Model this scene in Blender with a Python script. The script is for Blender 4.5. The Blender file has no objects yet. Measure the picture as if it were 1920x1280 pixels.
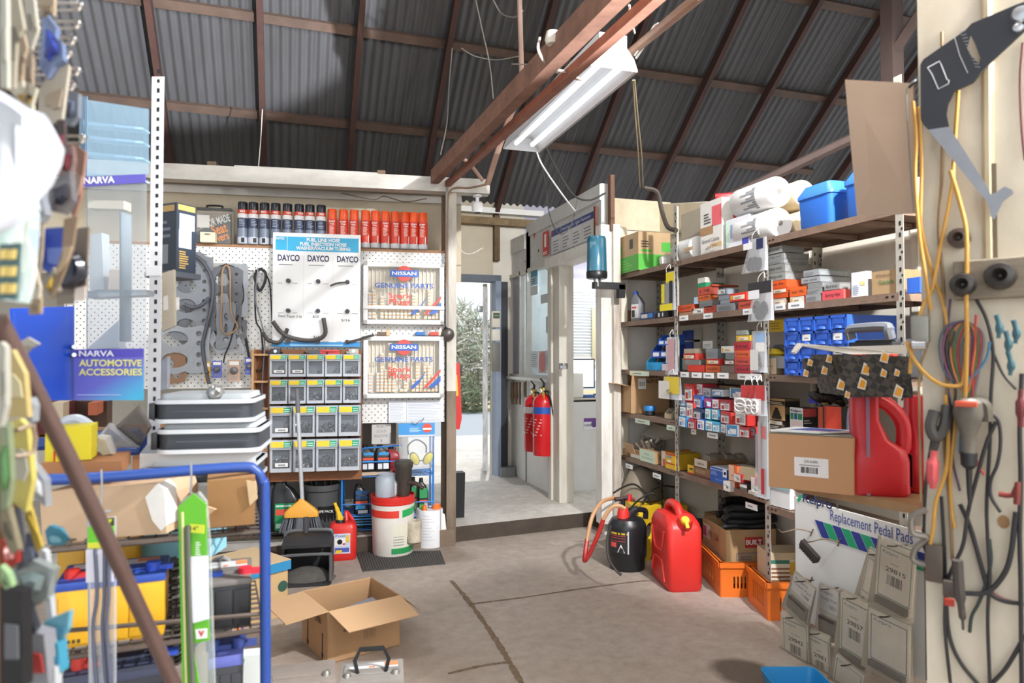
import bpy,bmesh,math,random
from mathutils import Vector,Matrix
RND=random.Random(7)
SC=bpy.context.scene
COL=SC.collection
R=math.radians
F=1280.0
CAMZ=1.4
YAW=R(18.0)
PITCH=R(1.39)
cam_d=bpy.data.cameras.new('camera')
cam=bpy.data.objects.new('camera',cam_d)
COL.objects.link(cam)
cam.location=(0,0,CAMZ)
cam.rotation_euler=(R(90)+PITCH,0,-YAW)
cam_d.sensor_width=36.0
cam_d.lens=36.0*F/1920.0
cam_d.clip_start=0.05
cam_d.clip_end=300
cam_d.dof.use_dof=True
cam_d.dof.focus_distance=4.9
cam_d.dof.aperture_fstop=3.2
SC.camera=cam
CM=Matrix.Translation((0,0,CAMZ))@cam.rotation_euler.to_matrix().to_4x4()
CO=Vector((0,0,CAMZ))
C3=CM.to_3x3()
def ray(x,y):
 return C3@Vector(((x-960)/F,-(y-640)/F,-1.0))
def at(x,y,d):
 return CO+ray(x,y)*d
def onX(x,y,c):
 d=ray(x,y)
 return CO+d*(c/d.x)
def onY(x,y,c):
 d=ray(x,y)
 return CO+d*(c/d.y)
def onZ(x,y,c):
 d=ray(x,y)
 return CO+d*((c-CAMZ)/d.z)
PO=Vector((1.193,5.13,0))
PR=Vector((0.9927,-0.1205,0))
PN=Vector((-0.1205,-0.9927,0))
PRZ=math.atan2(PR.y,PR.x)
def onP(x,y,off=0.0):
 d=ray(x,y)
 t=((PO+PN*off)-CO).dot(PN)/d.dot(PN)
 return CO+d*t
def pl(x,y,off=0.0):
 """partition local (s, z)"""
 p=onP(x,y,off)
 return((p-PO).dot(PR),p.z)
def pw(s,z,off=0.0):
 return PO+PR*s+PN*off+Vector((0,0,z))
def lin(h):
 h=h.lstrip('#')
 out=[]
 for i in(0,2,4):
  c=int(h[i:i+2],16)/255.0
  out.append(c/12.92 if c<=0.04045 else((c+0.055)/1.055)**2.4)
 return(out[0],out[1],out[2],1.0)
MC={}
def newmat(name):
 m=bpy.data.materials.new(name)
 m.use_nodes=True
 nt=m.node_tree
 return m,nt,nt.nodes['Principled BSDF']
def link(nt,a,ao,b,bi):
 nt.links.new(a.outputs[ao],b.inputs[bi])
def mt(h,rough=0.55,metal=0.0,n=0.0,ns=6.0,bump=0.0,n2=None,stretch=None,spec=None):
 """plain material; n = amount of mottled wear towards colour n2"""
 key=(h,rough,metal,n,ns,bump,n2,stretch,spec)
 if key in MC:
  return MC[key]
 m,nt,p=newmat('paint_'+h.strip('#'))
 c=lin(h)
 p.inputs['Base Color'].default_value=c
 p.inputs['Roughness'].default_value=rough
 p.inputs['Metallic'].default_value=metal
 if spec is not None:
  p.inputs['Specular IOR Level'].default_value=spec
 if n>0 or bump>0:
  tc=nt.nodes.new('ShaderNodeTexCoord')
  mp=nt.nodes.new('ShaderNodeMapping')
  if stretch:
   mp.inputs['Scale'].default_value=stretch
  link(nt,tc,'Object',mp,'Vector')
  no=nt.nodes.new('ShaderNodeTexNoise')
  no.inputs['Scale'].default_value=ns
  no.inputs['Detail'].default_value=6
  no.inputs['Roughness'].default_value=0.65
  link(nt,mp,'Vector',no,'Vector')
  if n>0:
   cr=nt.nodes.new('ShaderNodeValToRGB')
   cr.color_ramp.elements[0].position=0.35
   cr.color_ramp.elements[1].position=0.7
   d=lin(n2)if n2 else(c[0]*.45,c[1]*.42,c[2]*.4,1)
   cr.color_ramp.elements[0].color=c
   cr.color_ramp.elements[1].color=tuple(c[i]*(1-n)+d[i]*n for i in range(3))+(1,)
   link(nt,no,'Fac',cr,'Fac')
   link(nt,cr,'Color',p,'Base Color')
  if bump>0:
   b=nt.nodes.new('ShaderNodeBump')
   b.inputs['Strength'].default_value=bump
   b.inputs['Distance'].default_value=0.01
   link(nt,no,'Fac',b,'Height')
   link(nt,b,'Normal',p,'Normal')
 MC[key]=m
 return m
def clear(h='#ffffff',fac=0.25,rough=0.12):
 """thin clear plastic or glass: mostly see-through, with a sheen"""
 key=('clear',h,fac,rough)
 if key in MC:
  return MC[key]
 m,nt,p=newmat('clear_'+h.strip('#'))
 p.inputs['Base Color'].default_value=lin(h)
 p.inputs['Roughness'].default_value=rough
 tr=nt.nodes.new('ShaderNodeBsdfTransparent')
 mx=nt.nodes.new('ShaderNodeMixShader')
 fr=nt.nodes.new('ShaderNodeFresnel')
 fr.inputs['IOR'].default_value=1.35
 ad=nt.nodes.new('ShaderNodeMath')
 ad.operation='ADD'
 ad.use_clamp=True
 ad.inputs[1].default_value=fac
 link(nt,fr,'Fac',ad,0)
 link(nt,ad,'Value',mx,'Fac')
 link(nt,tr,'BSDF',mx,1)
 link(nt,p,'BSDF',mx,2)
 link(nt,mx,'Shader',nt.nodes['Material Output'],'Surface')
 MC[key]=m
 return m
def glow(h,s):
 key=('glow',h,s)
 if key in MC:
  return MC[key]
 m,nt,p=newmat('lit_'+h.strip('#'))
 p.inputs['Base Color'].default_value=lin(h)
 p.inputs['Emission Color'].default_value=lin(h)
 p.inputs['Emission Strength'].default_value=s
 MC[key]=m
 return m
TXT={}
def txt_mesh(s,bold):
 k=(s,bold)
 if k in TXT:
  return TXT[k]
 cu=bpy.data.curves.new('t','FONT')
 cu.body=s
 cu.size=1.0
 cu.align_x='CENTER'
 cu.align_y='CENTER'
 cu.offset=bold
 cu.resolution_u=3
 o=bpy.data.objects.new('t',cu)
 COL.objects.link(o)
 bpy.context.view_layer.update()
 me=bpy.data.meshes.new_from_object(o)
 bpy.data.objects.remove(o)
 xs=[v.co.x for v in me.vertices]or[0,1]
 TXT[k]=(me,max(xs)-min(xs),(max(xs)+min(xs))/2)
 return TXT[k]
def catmull(pts,n=6):
 pts=[Vector(p)for p in pts]
 if len(pts)<3:
  return pts
 P=[pts[0]*2-pts[1]]+pts+[pts[-1]*2-pts[-2]]
 out=[]
 for i in range(1,len(P)-2):
  a,b,c,d=P[i-1],P[i],P[i+1],P[i+2]
  for k in range(n):
   t=k/n
   out.append(0.5*((2*b)+(c-a)*t+(2*a-5*b+4*c-d)*t*t+(3*b-a-3*c+d)*t**3))
 out.append(pts[-1])
 return out
class B:
 def __init__(s):
  s.bm=bmesh.new()
  s.mats=[]
 def mi(s,m):
  if m not in s.mats:
   s.mats.append(m)
  return s.mats.index(m)
 def face(s,vs,m):
  try:
   f=s.bm.faces.new(vs)
   f.material_index=m
   return f
  except ValueError:
   return None
 def box(s,c,d,m,bev=0.0,rot=None,top=1.0):
  """c centre, d full size; top = scale of the upper face"""
  m=s.mi(m)
  M=Matrix.Translation(c)
  if rot is not None:
   M=M@(Matrix.Rotation(rot,4,'Z')if isinstance(rot,float)else rot)
  vs=[]
  for z in(-.5,.5):
   k=top if z>0 else 1.0
   for x,y in((-.5,-.5),(.5,-.5),(.5,.5),(-.5,.5)):
    vs.append(s.bm.verts.new(M@Vector((x*d[0]*k,y*d[1]*k,z*d[2]))))
  fs=[s.face([vs[i]for i in q],m)for q in((3,2,1,0),(4,5,6,7),(0,1,5,4),(1,2,6,5),(2,3,7,6),(3,0,4,7))]
  if bev>0:
   es=list({e for f in fs for e in f.edges})
   r=bmesh.ops.bevel(s.bm,geom=es,offset=bev,segments=2,profile=0.6,affect='EDGES',clamp_overlap=True)
   for f in r['faces']:
    f.material_index=m
  return s
 def corners(s,P,m):
  """hexahedron from 8 points: lower ring of four then upper ring"""
  m=s.mi(m)
  vs=[s.bm.verts.new(p)for p in P]
  for q in((3,2,1,0),(4,5,6,7),(0,1,5,4),(1,2,6,5),(2,3,7,6),(3,0,4,7)):
   s.face([vs[i]for i in q],m)
  return s
 def cyl(s,p0,p1,r0,m,r1=None,seg=14,cap=True):
  p0,p1=Vector(p0),Vector(p1)
  r1=r0 if r1 is None else r1
  m=s.mi(m)
  a=(p1-p0).normalized()
  u=a.orthogonal().normalized()
  w=a.cross(u)
  A,Bv=[],[]
  for i in range(seg):
   t=2*math.pi*i/seg
   o=u*math.cos(t)+w*math.sin(t)
   A.append(s.bm.verts.new(p0+o*r0))
   Bv.append(s.bm.verts.new(p1+o*r1))
  for i in range(seg):
   j=(i+1)%seg
   s.face([A[i],A[j],Bv[j],Bv[i]],m)
  if cap:
   s.face(A[::-1],m)
   s.face(Bv,m)
  return s
 def tube(s,pts,r,m,seg=7,n=6,closed=False):
  pts=catmull(pts,n)if n>1 else[Vector(p)for p in pts]
  m=s.mi(m)
  rings=[]
  u=None
  N=len(pts)
  for i,p in enumerate(pts):
   a=(pts[min(i+1,N-1)]-pts[max(i-1,0)])
   a=a.normalized()if a.length>1e-9 else Vector((0,0,1))
   u=a.orthogonal().normalized()if u is None else(u-a*u.dot(a))
   u=u.normalized()if u.length>1e-6 else a.orthogonal().normalized()
   w=a.cross(u)
   rr=r[min(i*len(r)//N,len(r)-1)]if isinstance(r,(list,tuple))else r
   rings.append([s.bm.verts.new(p+(u*math.cos(2*math.pi*k/seg)+w*math.sin(2*math.pi*k/seg))*rr)for k in range(seg)])
  for A,C in zip(rings,rings[1:]):
   for k in range(seg):
    j=(k+1)%seg
    s.face([A[k],A[j],C[j],C[k]],m)
  s.face(rings[0][::-1],m)
  s.face(rings[-1],m)
  return s
 def lathe(s,prof,m,c=(0,0,0),seg=24,mats=None,sq=None):
  """profile of (r, z); mats = per-band materials; sq = (sx, sy) squash"""
  c=Vector(c)
  rings=[]
  sx,sy=sq or(1,1)
  for r,z in prof:
   rings.append([s.bm.verts.new(c+Vector((r*sx*math.cos(2*math.pi*k/seg),r*sy*math.sin(2*math.pi*k/seg),z)))for k in range(seg)])
  for i,(A,C)in enumerate(zip(rings,rings[1:])):
   mm=s.mi(mats[i]if mats else m)
   for k in range(seg):
    j=(k+1)%seg
    s.face([A[k],A[j],C[j],C[k]],mm)
  s.face(rings[0][::-1],s.mi(mats[0]if mats else m))
  s.face(rings[-1],s.mi(mats[-1]if mats else m))
  return s
 def loft(s,secs,m,seg=None):
  """secs = list of closed rings (lists of points), same count"""
  m=s.mi(m)
  rings=[[s.bm.verts.new(p)for p in q]for q in secs]
  k=len(rings[0])
  for A,C in zip(rings,rings[1:]):
   for i in range(k):
    j=(i+1)%k
    s.face([A[i],A[j],C[j],C[i]],m)
  s.face(rings[0][::-1],m)
  s.face(rings[-1],m)
  return s
 def prism(s,poly,y0,y1,m,f=None):
  """polygon in (x, z) extruded from y0 to y1; f maps Vector->Vector"""
  m=s.mi(m)
  f=f or(lambda v:v)
  A=[s.bm.verts.new(f(Vector((x,y0,z))))for x,z in poly]
  C=[s.bm.verts.new(f(Vector((x,y1,z))))for x,z in poly]
  s.face(A,m)
  s.face(C[::-1],m)
  for i in range(len(poly)):
   j=(i+1)%len(poly)
   s.face([A[j],A[i],C[i],C[j]],m)
  return s
 def plate(s,outer,holes,y0,y1,m):
  """flat plate in the xz plane with holes cut through it"""
  m=s.mi(m)
  tmp=bmesh.new()
  es=[]
  for lp in[outer]+holes:
   vs=[tmp.verts.new((x,y0,z))for x,z in lp]
   es+=[tmp.edges.new((vs[i],vs[(i+1)%len(vs)]))for i in range(len(vs))]
  bmesh.ops.triangle_fill(tmp,edges=es,use_beauty=True,use_dissolve=False)
  mp={}
  for v in tmp.verts:
   mp[v]=(s.bm.verts.new(v.co),s.bm.verts.new((v.co.x,y1,v.co.z)))
  for f in tmp.faces:
   s.face([mp[v][0]for v in f.verts],m)
   s.face([mp[v][1]for v in reversed(f.verts)],m)
  for e in tmp.edges:
   if len(e.link_faces)==1:
    a,b=e.verts
    s.face([mp[a][0],mp[b][0],mp[b][1],mp[a][1]],m)
  tmp.free()
  return s
 def q(s,x0,z0,x1,z1,y,m):
  """upright rectangle facing -y"""
  vs=[s.bm.verts.new(p)for p in((x0,y,z0),(x1,y,z0),(x1,y,z1),(x0,y,z1))]
  s.face(vs,s.mi(m))
  return s
 def qp(s,P,m):
  s.face([s.bm.verts.new(p)for p in P],s.mi(m))
  return s
 def lines(s,x0,z0,x1,z1,y,n,m,k=0.45):
  h=(z1-z0)/n
  for i in range(n):
   e=x1-(x1-x0)*RND.choice((0,.1,.3,.2))
   s.q(x0,z0+h*i,e,z0+h*(i+k),y,m)
  return s
 def code(s,x0,z0,x1,z1,y,m,n=14):
  w=(x1-x0)/n
  for i in range(n):
   s.q(x0+w*i,z0,x0+w*(i+RND.choice((.35,.5,.75))),z1,y,m)
  return s
 def text(s,t,x,z,h,y,m,w=None,bold=0.0,rot=0.0,M=None):
  """flat lettering facing -y centred at (x, z); h cap size; w = forced total width"""
  me,tw,cx=txt_mesh(t,bold)
  sx=(w/tw)if w else h
  b0=len(s.bm.verts)
  f0=len(s.bm.faces)
  s.bm.from_mesh(me)
  s.bm.verts.ensure_lookup_table()
  s.bm.faces.ensure_lookup_table()
  c,n=math.cos(rot),math.sin(rot)
  k=s.mi(m)
  for v in s.bm.verts[b0:]:
   a,b=(v.co.x-cx)*sx,v.co.y*h
   p=Vector((x+a*c-b*n,y,z+a*n+b*c))
   v.co=M@p if M else p
  for f in s.bm.faces[f0:]:
   f.material_index=k
  return s
 def xf(s,M,b0=0):
  s.bm.verts.ensure_lookup_table()
  for v in s.bm.verts[b0:]:
   v.co=M@v.co
  return s
 def nv(s):
  return len(s.bm.verts)
 def obj(s,name,parent=None,loc=None,rz=0.0,rot=None,smooth=True,ang=38,recalc=False,**pr):
  if recalc:
   bmesh.ops.recalc_face_normals(s.bm,faces=s.bm.faces)
  me=bpy.data.meshes.new(name)
  s.bm.to_mesh(me)
  s.bm.free()
  for m in s.mats:
   me.materials.append(m)
  if smooth and len(me.polygons):
   me.polygons.foreach_set('use_smooth',[True]*len(me.polygons))
   me.set_sharp_from_angle(angle=R(ang))
  o=bpy.data.objects.new(name,me)
  COL.objects.link(o)
  if loc is not None:
   o.location=loc
  if rot is not None:
   o.rotation_euler=rot
  elif rz:
   o.rotation_euler=(0,0,rz)
  if parent:
   o.parent=parent
  for k,v in pr.items():
   o[k]=v
  return o
def tag(o,label,cat,group=None):
 o['label']=label
 o['category']=cat
 if group:
  o['group']=group
 return o
def thing(name,label,cat,loc=(0,0,0),rz=0.0,group=None,rot=None):
 o=bpy.data.objects.new(name,None)
 o.empty_display_size=0.05
 COL.objects.link(o)
 o.location=loc
 o.rotation_euler=rot if rot else(0,0,rz)
 return tag(o,label,cat,group)
def struct(b,name,**k):
 return b.obj(name,kind='structure',**k)
def dup(root,loc=None,rz=None,label=None):
 r=root.copy()
 COL.objects.link(r)
 if loc is not None:
  r.location=loc
 if rz is not None:
  r.rotation_euler=(0,0,rz)
 if label:
  r['label']=label
 for ch in list(root.children):
  c=ch.copy()
  COL.objects.link(c)
  c.parent=r
  for g in list(ch.children):
   d=g.copy()
   COL.objects.link(d)
   d.parent=c
 return r
ORD=['first','second','third','fourth','fifth','sixth','seventh','eighth','ninth','tenth','eleventh','twelfth']
def ring(cx,cz,r,n=14,rz=None):
 rz=rz or r
 return[(cx+r*math.cos(2*math.pi*i/n),cz+rz*math.sin(2*math.pi*i/n))for i in range(n)]
def rrect(w,d,r,n=4,z=0.0):
 """rounded rectangle ring of 3d points, centred"""
 out=[]
 for cx,cy,a0 in((w/2-r,d/2-r,0),(-w/2+r,d/2-r,90),(-w/2+r,-d/2+r,180),(w/2-r,-d/2+r,270)):
  for i in range(n+1):
   a=R(a0+90*i/n)
   out.append(Vector((cx+r*math.cos(a),cy+r*math.sin(a),z)))
 return out
WHITE=mt('#e9e8e4',.5)
PAPER=mt('#eceae4',.7)
INK=mt('#2a2a2e',.6)
GREYINK=mt('#8b8d92',.6)
BLACK=mt('#17181a',.45)
BLACKP=mt('#1c1d20',.35)
STEEL=mt('#b9bcc0',.32,.9)
CHROME=mt('#d6d8da',.18,1.0)
CARD=mt('#b08d66',.75,n=.25,ns=5)
CARDL=mt('#c3a17c',.75,n=.2,ns=5)
CARDD=mt('#8f6d4a',.78,n=.3,ns=5)
RED=mt('#c02026',.42)
ORANGE=mt('#e0622a',.45)
YELLOW=mt('#e3bf2c',.45)
BLUE=mt('#2b57b5',.4)
GREEN=mt('#1f8a4d',.45)
SHELF=mt('#8d7666',.55,.2,n=.5,ns=14,n2='#5b4a40')
GALV=mt('#b7b2a8',.5,.35,n=.3,ns=20)
WOOD=mt('#9b6b42',.6,n=.5,ns=3,stretch=(3,3,25),bump=.05)
WOODP=mt('#c39a70',.65,n=.35,ns=3,stretch=(2,12,12))
WX=2.90
OX=2.35
BY=7.25
EZ,EK=3.12,0.84
SLAB=0.115
def roofz(y):
 return EZ+EK*(BY-y)
def onRoof(x,y,off=0.0):
 d=ray(x,y)
 n=Vector((0,EK,1)).normalized()
 p=Vector((0,BY,EZ))-n*off
 return CO+d*((p-CO).dot(n)/d.dot(n))
def concrete(name,base,dark,pale,cracks):
 m,nt,p=newmat(name)
 tc=nt.nodes.new('ShaderNodeTexCoord')
 n1=nt.nodes.new('ShaderNodeTexNoise');n1.inputs['Scale'].default_value=1.1;n1.inputs['Detail'].default_value=8;n1.inputs['Roughness'].default_value=.62
 n2=nt.nodes.new('ShaderNodeTexNoise');n2.inputs['Scale'].default_value=14;n2.inputs['Detail'].default_value=8;n2.inputs['Roughness'].default_value=.7
 n3=nt.nodes.new('ShaderNodeTexNoise');n3.inputs['Scale'].default_value=2.6;n3.inputs['Detail'].default_value=5
 for n in(n1,n2,n3):
  link(nt,tc,'Object',n,'Vector')
 r1=nt.nodes.new('ShaderNodeValToRGB')
 r1.color_ramp.elements[0].position=.36;r1.color_ramp.elements[0].color=lin(base)
 r1.color_ramp.elements[1].position=.72;r1.color_ramp.elements[1].color=lin(dark)
 link(nt,n1,'Fac',r1,'Fac')
 r3=nt.nodes.new('ShaderNodeValToRGB')
 r3.color_ramp.elements[0].position=.60;r3.color_ramp.elements[0].color=(0,0,0,1)
 r3.color_ramp.elements[1].position=.78;r3.color_ramp.elements[1].color=(.55,.55,.55,1)
 link(nt,n3,'Fac',r3,'Fac')
 mx=nt.nodes.new('ShaderNodeMix');mx.data_type='RGBA'
 mx.inputs[7].default_value=lin(pale)
 link(nt,r3,'Color',mx,0);link(nt,r1,'Color',mx,6)
 r2=nt.nodes.new('ShaderNodeValToRGB')
 r2.color_ramp.elements[0].position=.3;r2.color_ramp.elements[0].color=(.8,.79,.78,1)
 r2.color_ramp.elements[1].position=.62;r2.color_ramp.elements[1].color=(1.08,1.08,1.08,1)
 link(nt,n2,'Fac',r2,'Fac')
 m2=nt.nodes.new('ShaderNodeMix');m2.data_type='RGBA';m2.blend_type='MULTIPLY';m2.inputs[0].default_value=1
 link(nt,mx,2,m2,6);link(nt,r2,'Color',m2,7)
 last=m2
 sp=nt.nodes.new('ShaderNodeSeparateXYZ');link(nt,tc,'Object',sp,'Vector')
 for(cx,cy,rad,k,col)in cracks:
  nv=nt.nodes.new('ShaderNodeVectorMath');nv.operation='MULTIPLY_ADD'
  nv.inputs[1].default_value=(.35,.35,0);link(nt,n3,'Color',nv,0);link(nt,tc,'Object',nv,2)
  ds=nt.nodes.new('ShaderNodeVectorMath');ds.operation='DISTANCE'
  ds.inputs[1].default_value=(cx+.175,cy+.175,0)
  link(nt,nv,'Vector',ds,0)
  rr=nt.nodes.new('ShaderNodeMapRange');rr.inputs['From Min'].default_value=rad*.7;rr.inputs['From Max'].default_value=rad*1.15
  rr.inputs['To Min'].default_value=k;rr.inputs['To Max'].default_value=0
  link(nt,ds,'Value',rr,'Value')
  mm=nt.nodes.new('ShaderNodeMix');mm.data_type='RGBA';mm.inputs[7].default_value=lin(col)
  link(nt,rr,'Result',mm,0);link(nt,last,2,mm,6)
  last=mm
 link(nt,last,2,p,'Base Color')
 p.inputs['Roughness'].default_value=.62
 b=nt.nodes.new('ShaderNodeBump');b.inputs['Strength'].default_value=.25;b.inputs['Distance'].default_value=.004
 link(nt,n2,'Fac',b,'Height');link(nt,b,'Normal',p,'Normal')
 return m
def fz(x,y):
 p=onZ(x,y,0)
 return p.x,p.y
sx1,sy1=fz(1400,1262)
sx2,sy2=fz(830,1040)
sx3,sy3=fz(1010,1063)
FLOORM=concrete('old_concrete','#a3978d','#94867a','#bab1a9',[(sx1,sy1,.16,.82,'#43392f'),(sx2,sy2,.22,.5,'#6a5a4c'),(sx3,sy3,.17,.22,'#8a7f75'),(.45,3.2,.5,.25,'#8d7a69')])
b=B()
b.box((0,2.5,-.05),(14,13,.1),FLOORM)
struct(b,'floor',smooth=False)
CRK=mt('#77644f',.9,n=.6,ns=30,n2='#4c3e30',bump=.3)
for i,(pts,w)in enumerate([([(846,1088),(872,1118),(905,1162),(940,1215),(975,1275)],.017),([(880,1132),(990,1118),(1090,1103),(1190,1090),(1225,1088)],.009),([(975,1275),(995,1310)],.016),([(840,1262),(900,1248),(955,1240)],.012)]):
 b=B()
 P=[onZ(x,y,.0015)for x,y in pts]
 P=catmull(P,8)
 for k in range(len(P)-1):
  d=(P[k+1]-P[k]).normalized()
  nrm=Vector((-d.y,d.x,0))
  w0,w1=w*RND.uniform(.5,1.2),w*RND.uniform(.5,1.2)
  b.qp([P[k]-nrm*w0,P[k+1]-nrm*w1,P[k+1]+nrm*w1,P[k]+nrm*w0],CRK)
 struct(b,'trim_%d'%(i+1),smooth=False)
SLABM=concrete('slab_concrete','#cac6bf','#b0aaa0','#dcd9d4',[])
e0=onZ(820,991,SLAB);e1=onZ(1135,957,SLAB)
dv=(e1-e0)
e0=e0-dv*2.2
e1=e1+dv*.08
b=B()
poly=[e0,e1,Vector((2.42,e1.y-.02,SLAB)),Vector((2.42,4.98,SLAB)),Vector((5.6,4.98,SLAB)),Vector((5.6,9.5,SLAB)),Vector((e0.x,9.5,SLAB))]
m0,m1=b.mi(SLABM),b.mi(mt('#4b4138',.85,n=.5,ns=9,n2='#2e2620',bump=.4))
top=[b.bm.verts.new(p)for p in poly]
low=[b.bm.verts.new((p.x,p.y,-.02))for p in poly]
b.face(top,m0)
for i in range(len(poly)):
 j=(i+1)%len(poly)
 b.face([low[i],low[j],top[j],top[i]],m1)
struct(b,'floor_slab',smooth=False)
PAINT=mt('#d9d3c6',.6,n=.3,ns=3.5,n2='#b3a791',stretch=(1,1,.35))
PAINTW=mt('#e2dfd8',.55,n=.35,ns=6,n2='#b9ae9b',stretch=(1,1,.3),bump=.06)
CREAM=mt('#cfc4aa',.65,n=.6,ns=4,n2='#8f7a58',stretch=(1,1,.6),bump=.08)
LILAC=mt('#b9b8c9',.6)
dx0,dx1=1.2,2.135
dz1=onY(880,527,BY).z
b=B()
b.box((-2.5,BY+.06,1.6),(7.4,.12,3.2),PAINT)
b.box(((dx0+dx1)/2,BY+.06,(dz1+3.2)/2),(dx1-dx0,.12,3.2-dz1),mt('#c8bda6',.65,n=.4,ns=3,n2='#a3957a'))
b.box(((dx1+2.5)/2,BY+.06,1.6),(2.5-dx1,.12,3.2),PAINT)
wy0=onY(1064,527,BY);wy1=onY(1128,668,BY)
b.box(((2.5+wy0.x)/2,BY+.06,1.6),(wy0.x-2.5,.12,3.2),LILAC)
b.box(((wy0.x+4.6)/2,BY+.06,(wy0.z+3.2)/2),(4.6-wy0.x,.12,3.2-wy0.z),LILAC)
b.box(((wy0.x+4.6)/2,BY+.06,.45),(4.6-wy0.x,.12,.9),LILAC)
b.box((5.1,BY+.06,1.6),(1.0,.12,3.2),LILAC)
struct(b,'wall_back',smooth=False)
b=B()
b.box((-6.05,3.2,1.6),(.1,8.4,3.2),PAINT)
struct(b,'wall_left',smooth=False)
b=B()
YZ=lambda v:Vector((v.y,v.x,v.z))
b.prism([(2.01,0),(4.95,0),(4.95,2.67),(4.3,2.55),(3.3,2.28),(2.01,2.28)],WX,WX+.1,PAINT,f=YZ)
for yy in(2.55,3.28,4.1):
 b.box((WX-.004,yy,1.14),(.008,.04,2.28),PAINT)
b.prism([(4.94,2.4),(4.94,2.66),(4.3,2.54),(3.3,2.27),(3.3,2.1),(4.3,2.34)],WX-.024,WX,CREAM,f=YZ)
struct(b,'wall_right',smooth=False,recalc=True)
b=B()
b.box((2.68,5.0,1.34),(.6,.1,2.68),PAINTW)
b.box((2.69,4.94,2.56),(.58,.02,.25),CREAM)
b.box((2.69,4.945,2.28),(.58,.012,.28),mt('#e3d7b4',.6,n=.35,ns=4,n2='#a99464',stretch=(1,1,.5)))
struct(b,'wall_end',smooth=False)
def oy(px,py=671.):
 return onX(px,py,OX).y
ya,yb,yc,yd,ye=oy(938),oy(1040),oy(1062),oy(1128),oy(1160)
sill=onX(985,709,OX).z
wtop=onX(1040,486,OX).z
WP=mt('#dcdbd6',.5,n=.25,ns=2.2,n2='#b6b2a8',bump=.03)
b=B()
b.box((OX+.05,(ya+yb)/2,(SLAB+sill)/2),(.1,ya-yb,sill-SLAB),WP)
ys=oy(987)
b.box((OX-.003,ys,(SLAB+sill)/2),(.01,.012,sill-SLAB),mt('#77736c',.7))
b.box((OX-.01,(ya+yb)/2,sill),(.14,ya-yb,.03),WP)
struct(b,'wall_office',smooth=False)
ht=onX(1128,352,OX).z
b=B()
HDR=mt('#c9c7c5',.6,n=.3,ns=5,n2='#a19d98',stretch=(1,1,.3))
b.box((OX+.03,(BY+ys)/2-.06,(wtop+ht)/2-.02),(.06,BY-ys+.12,ht-wtop-.04),HDR)
b.box((OX+.03,(ys+yd)/2,(wtop+ht)/2+.02),(.06,ys-yd,ht-wtop+.04),HDR)
b.box((OX-.006,(BY+ys)/2,ht-.12),(.014,BY-ys-.05,.16),mt('#cfceca',.6,n=.3,ns=4),rot=Matrix.Rotation(R(1.2),4,'X'))
b.box((OX-.006,(ys+yd)/2-.05,ht-.03),(.014,ys-yd-.1,.13),mt('#d2d1cd',.6,n=.3,ns=4))
for px in(998,1033,1076):
 b.box((OX-.002,oy(px),(wtop+ht)/2-.1),(.006,.008,ht-wtop-.2),mt('#8f8b85',.7))
for px,py,r_ in((978,448,.02),(992,440,.014),(1010,470,.015),(1031,422,.016),(985,490,.008),(1016,431,.008)):
 p=onX(px,py,OX)
 b.cyl((OX-.004,p.y,p.z),(OX-.001,p.y,p.z),r_,mt('#6b4436',.8),seg=8)
struct(b,'wall_header',smooth=False)
b=B()
TRIMW=mt('#d5d1c6',.55,n=.5,ns=9,n2='#a2947c',stretch=(1,1,.15),bump=.1)
b.box((OX+.0,(yb+yc)/2,(SLAB+wtop)/2),(.14,yb-yc,wtop-SLAB),TRIMW)
b.box((OX-.04,(yb+yc)/2+.03,(SLAB+wtop)/2),(.1,.05,wtop-SLAB),TRIMW)
struct(b,'trim_5',smooth=False)
b=B()
b.box((OX-.02,(yb+yd)/2,wtop-.05),(.16,yb-yd,.1),mt('#e4e1da',.5,n=.3,ns=8))
struct(b,'trim_6',smooth=False)
b=B()
PEEL=mt('#dcd7cc',.65,n=.8,ns=11,n2='#7d6450',stretch=(1,1,.12),bump=.2)
b.box((OX+.0,yd-.05,1.28),(.1,.1,2.33),mt('#e6e4df',.6,n=.5,ns=14,n2='#9a8c7a',stretch=(1,1,.2),bump=.15))
b.box((OX+.07,(yd+4.9)/2-.06,1.28),(.06,.12,2.33),PEEL)
b.box((OX+.14,4.9,1.28),(.12,.05,2.33),mt('#ddd6c4',.6,n=.35,ns=5,n2='#ab9c80',stretch=(1,1,.2)))
struct(b,'trim_7',smooth=False)
b=B()
b.box((OX+.04,yd-.1,ht-.14),(.035,.05,.44),mt('#6f5140',.8,n=.5,ns=10))
b.box((OX-.03,yd+.04,ht-.27),(.02,.03,.26),mt('#6b3f2e',.8,n=.5,ns=10))
struct(b,'trim_8',smooth=False)
GLASS=clear('#e8f2f4',.10,.02)
b=B()
wn=thing('window_1','','window');del wn['label'];del wn['category'];wn['kind']='structure'
FR=mt('#c9c6bd',.5,n=.3,ns=7)
for px,w in((941,.09),(951,.05),(978,.03),(991.5,.035),(1038.5,.04)):
 b.box((OX+.01,oy(px),(sill+wtop)/2),(.07,w,wtop-sill),FR)
b.box((OX+.01,(ya+yb)/2,wtop-.02),(.07,ya-yb,.04),FR)
b.box((OX+.01,(ya+yb)/2,sill+.02),(.08,ya-yb,.04),FR)
b.obj('window_frame',parent=wn,smooth=False)
for p0,p1 in((979,990),(993,1037)):
 b=B()
 b.box((OX+.02,(oy(p0)+oy(p1))/2,(sill+wtop)/2),(.006,oy(p0)-oy(p1),wtop-sill-.06),GLASS)
 b.obj('pane',parent=wn,smooth=False)
b=B()
b.box((OX+.03,(oy(953)+oy(977))/2,(sill+wtop)/2),(.02,oy(953)-oy(977),wtop-sill-.05),LILAC)
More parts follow.
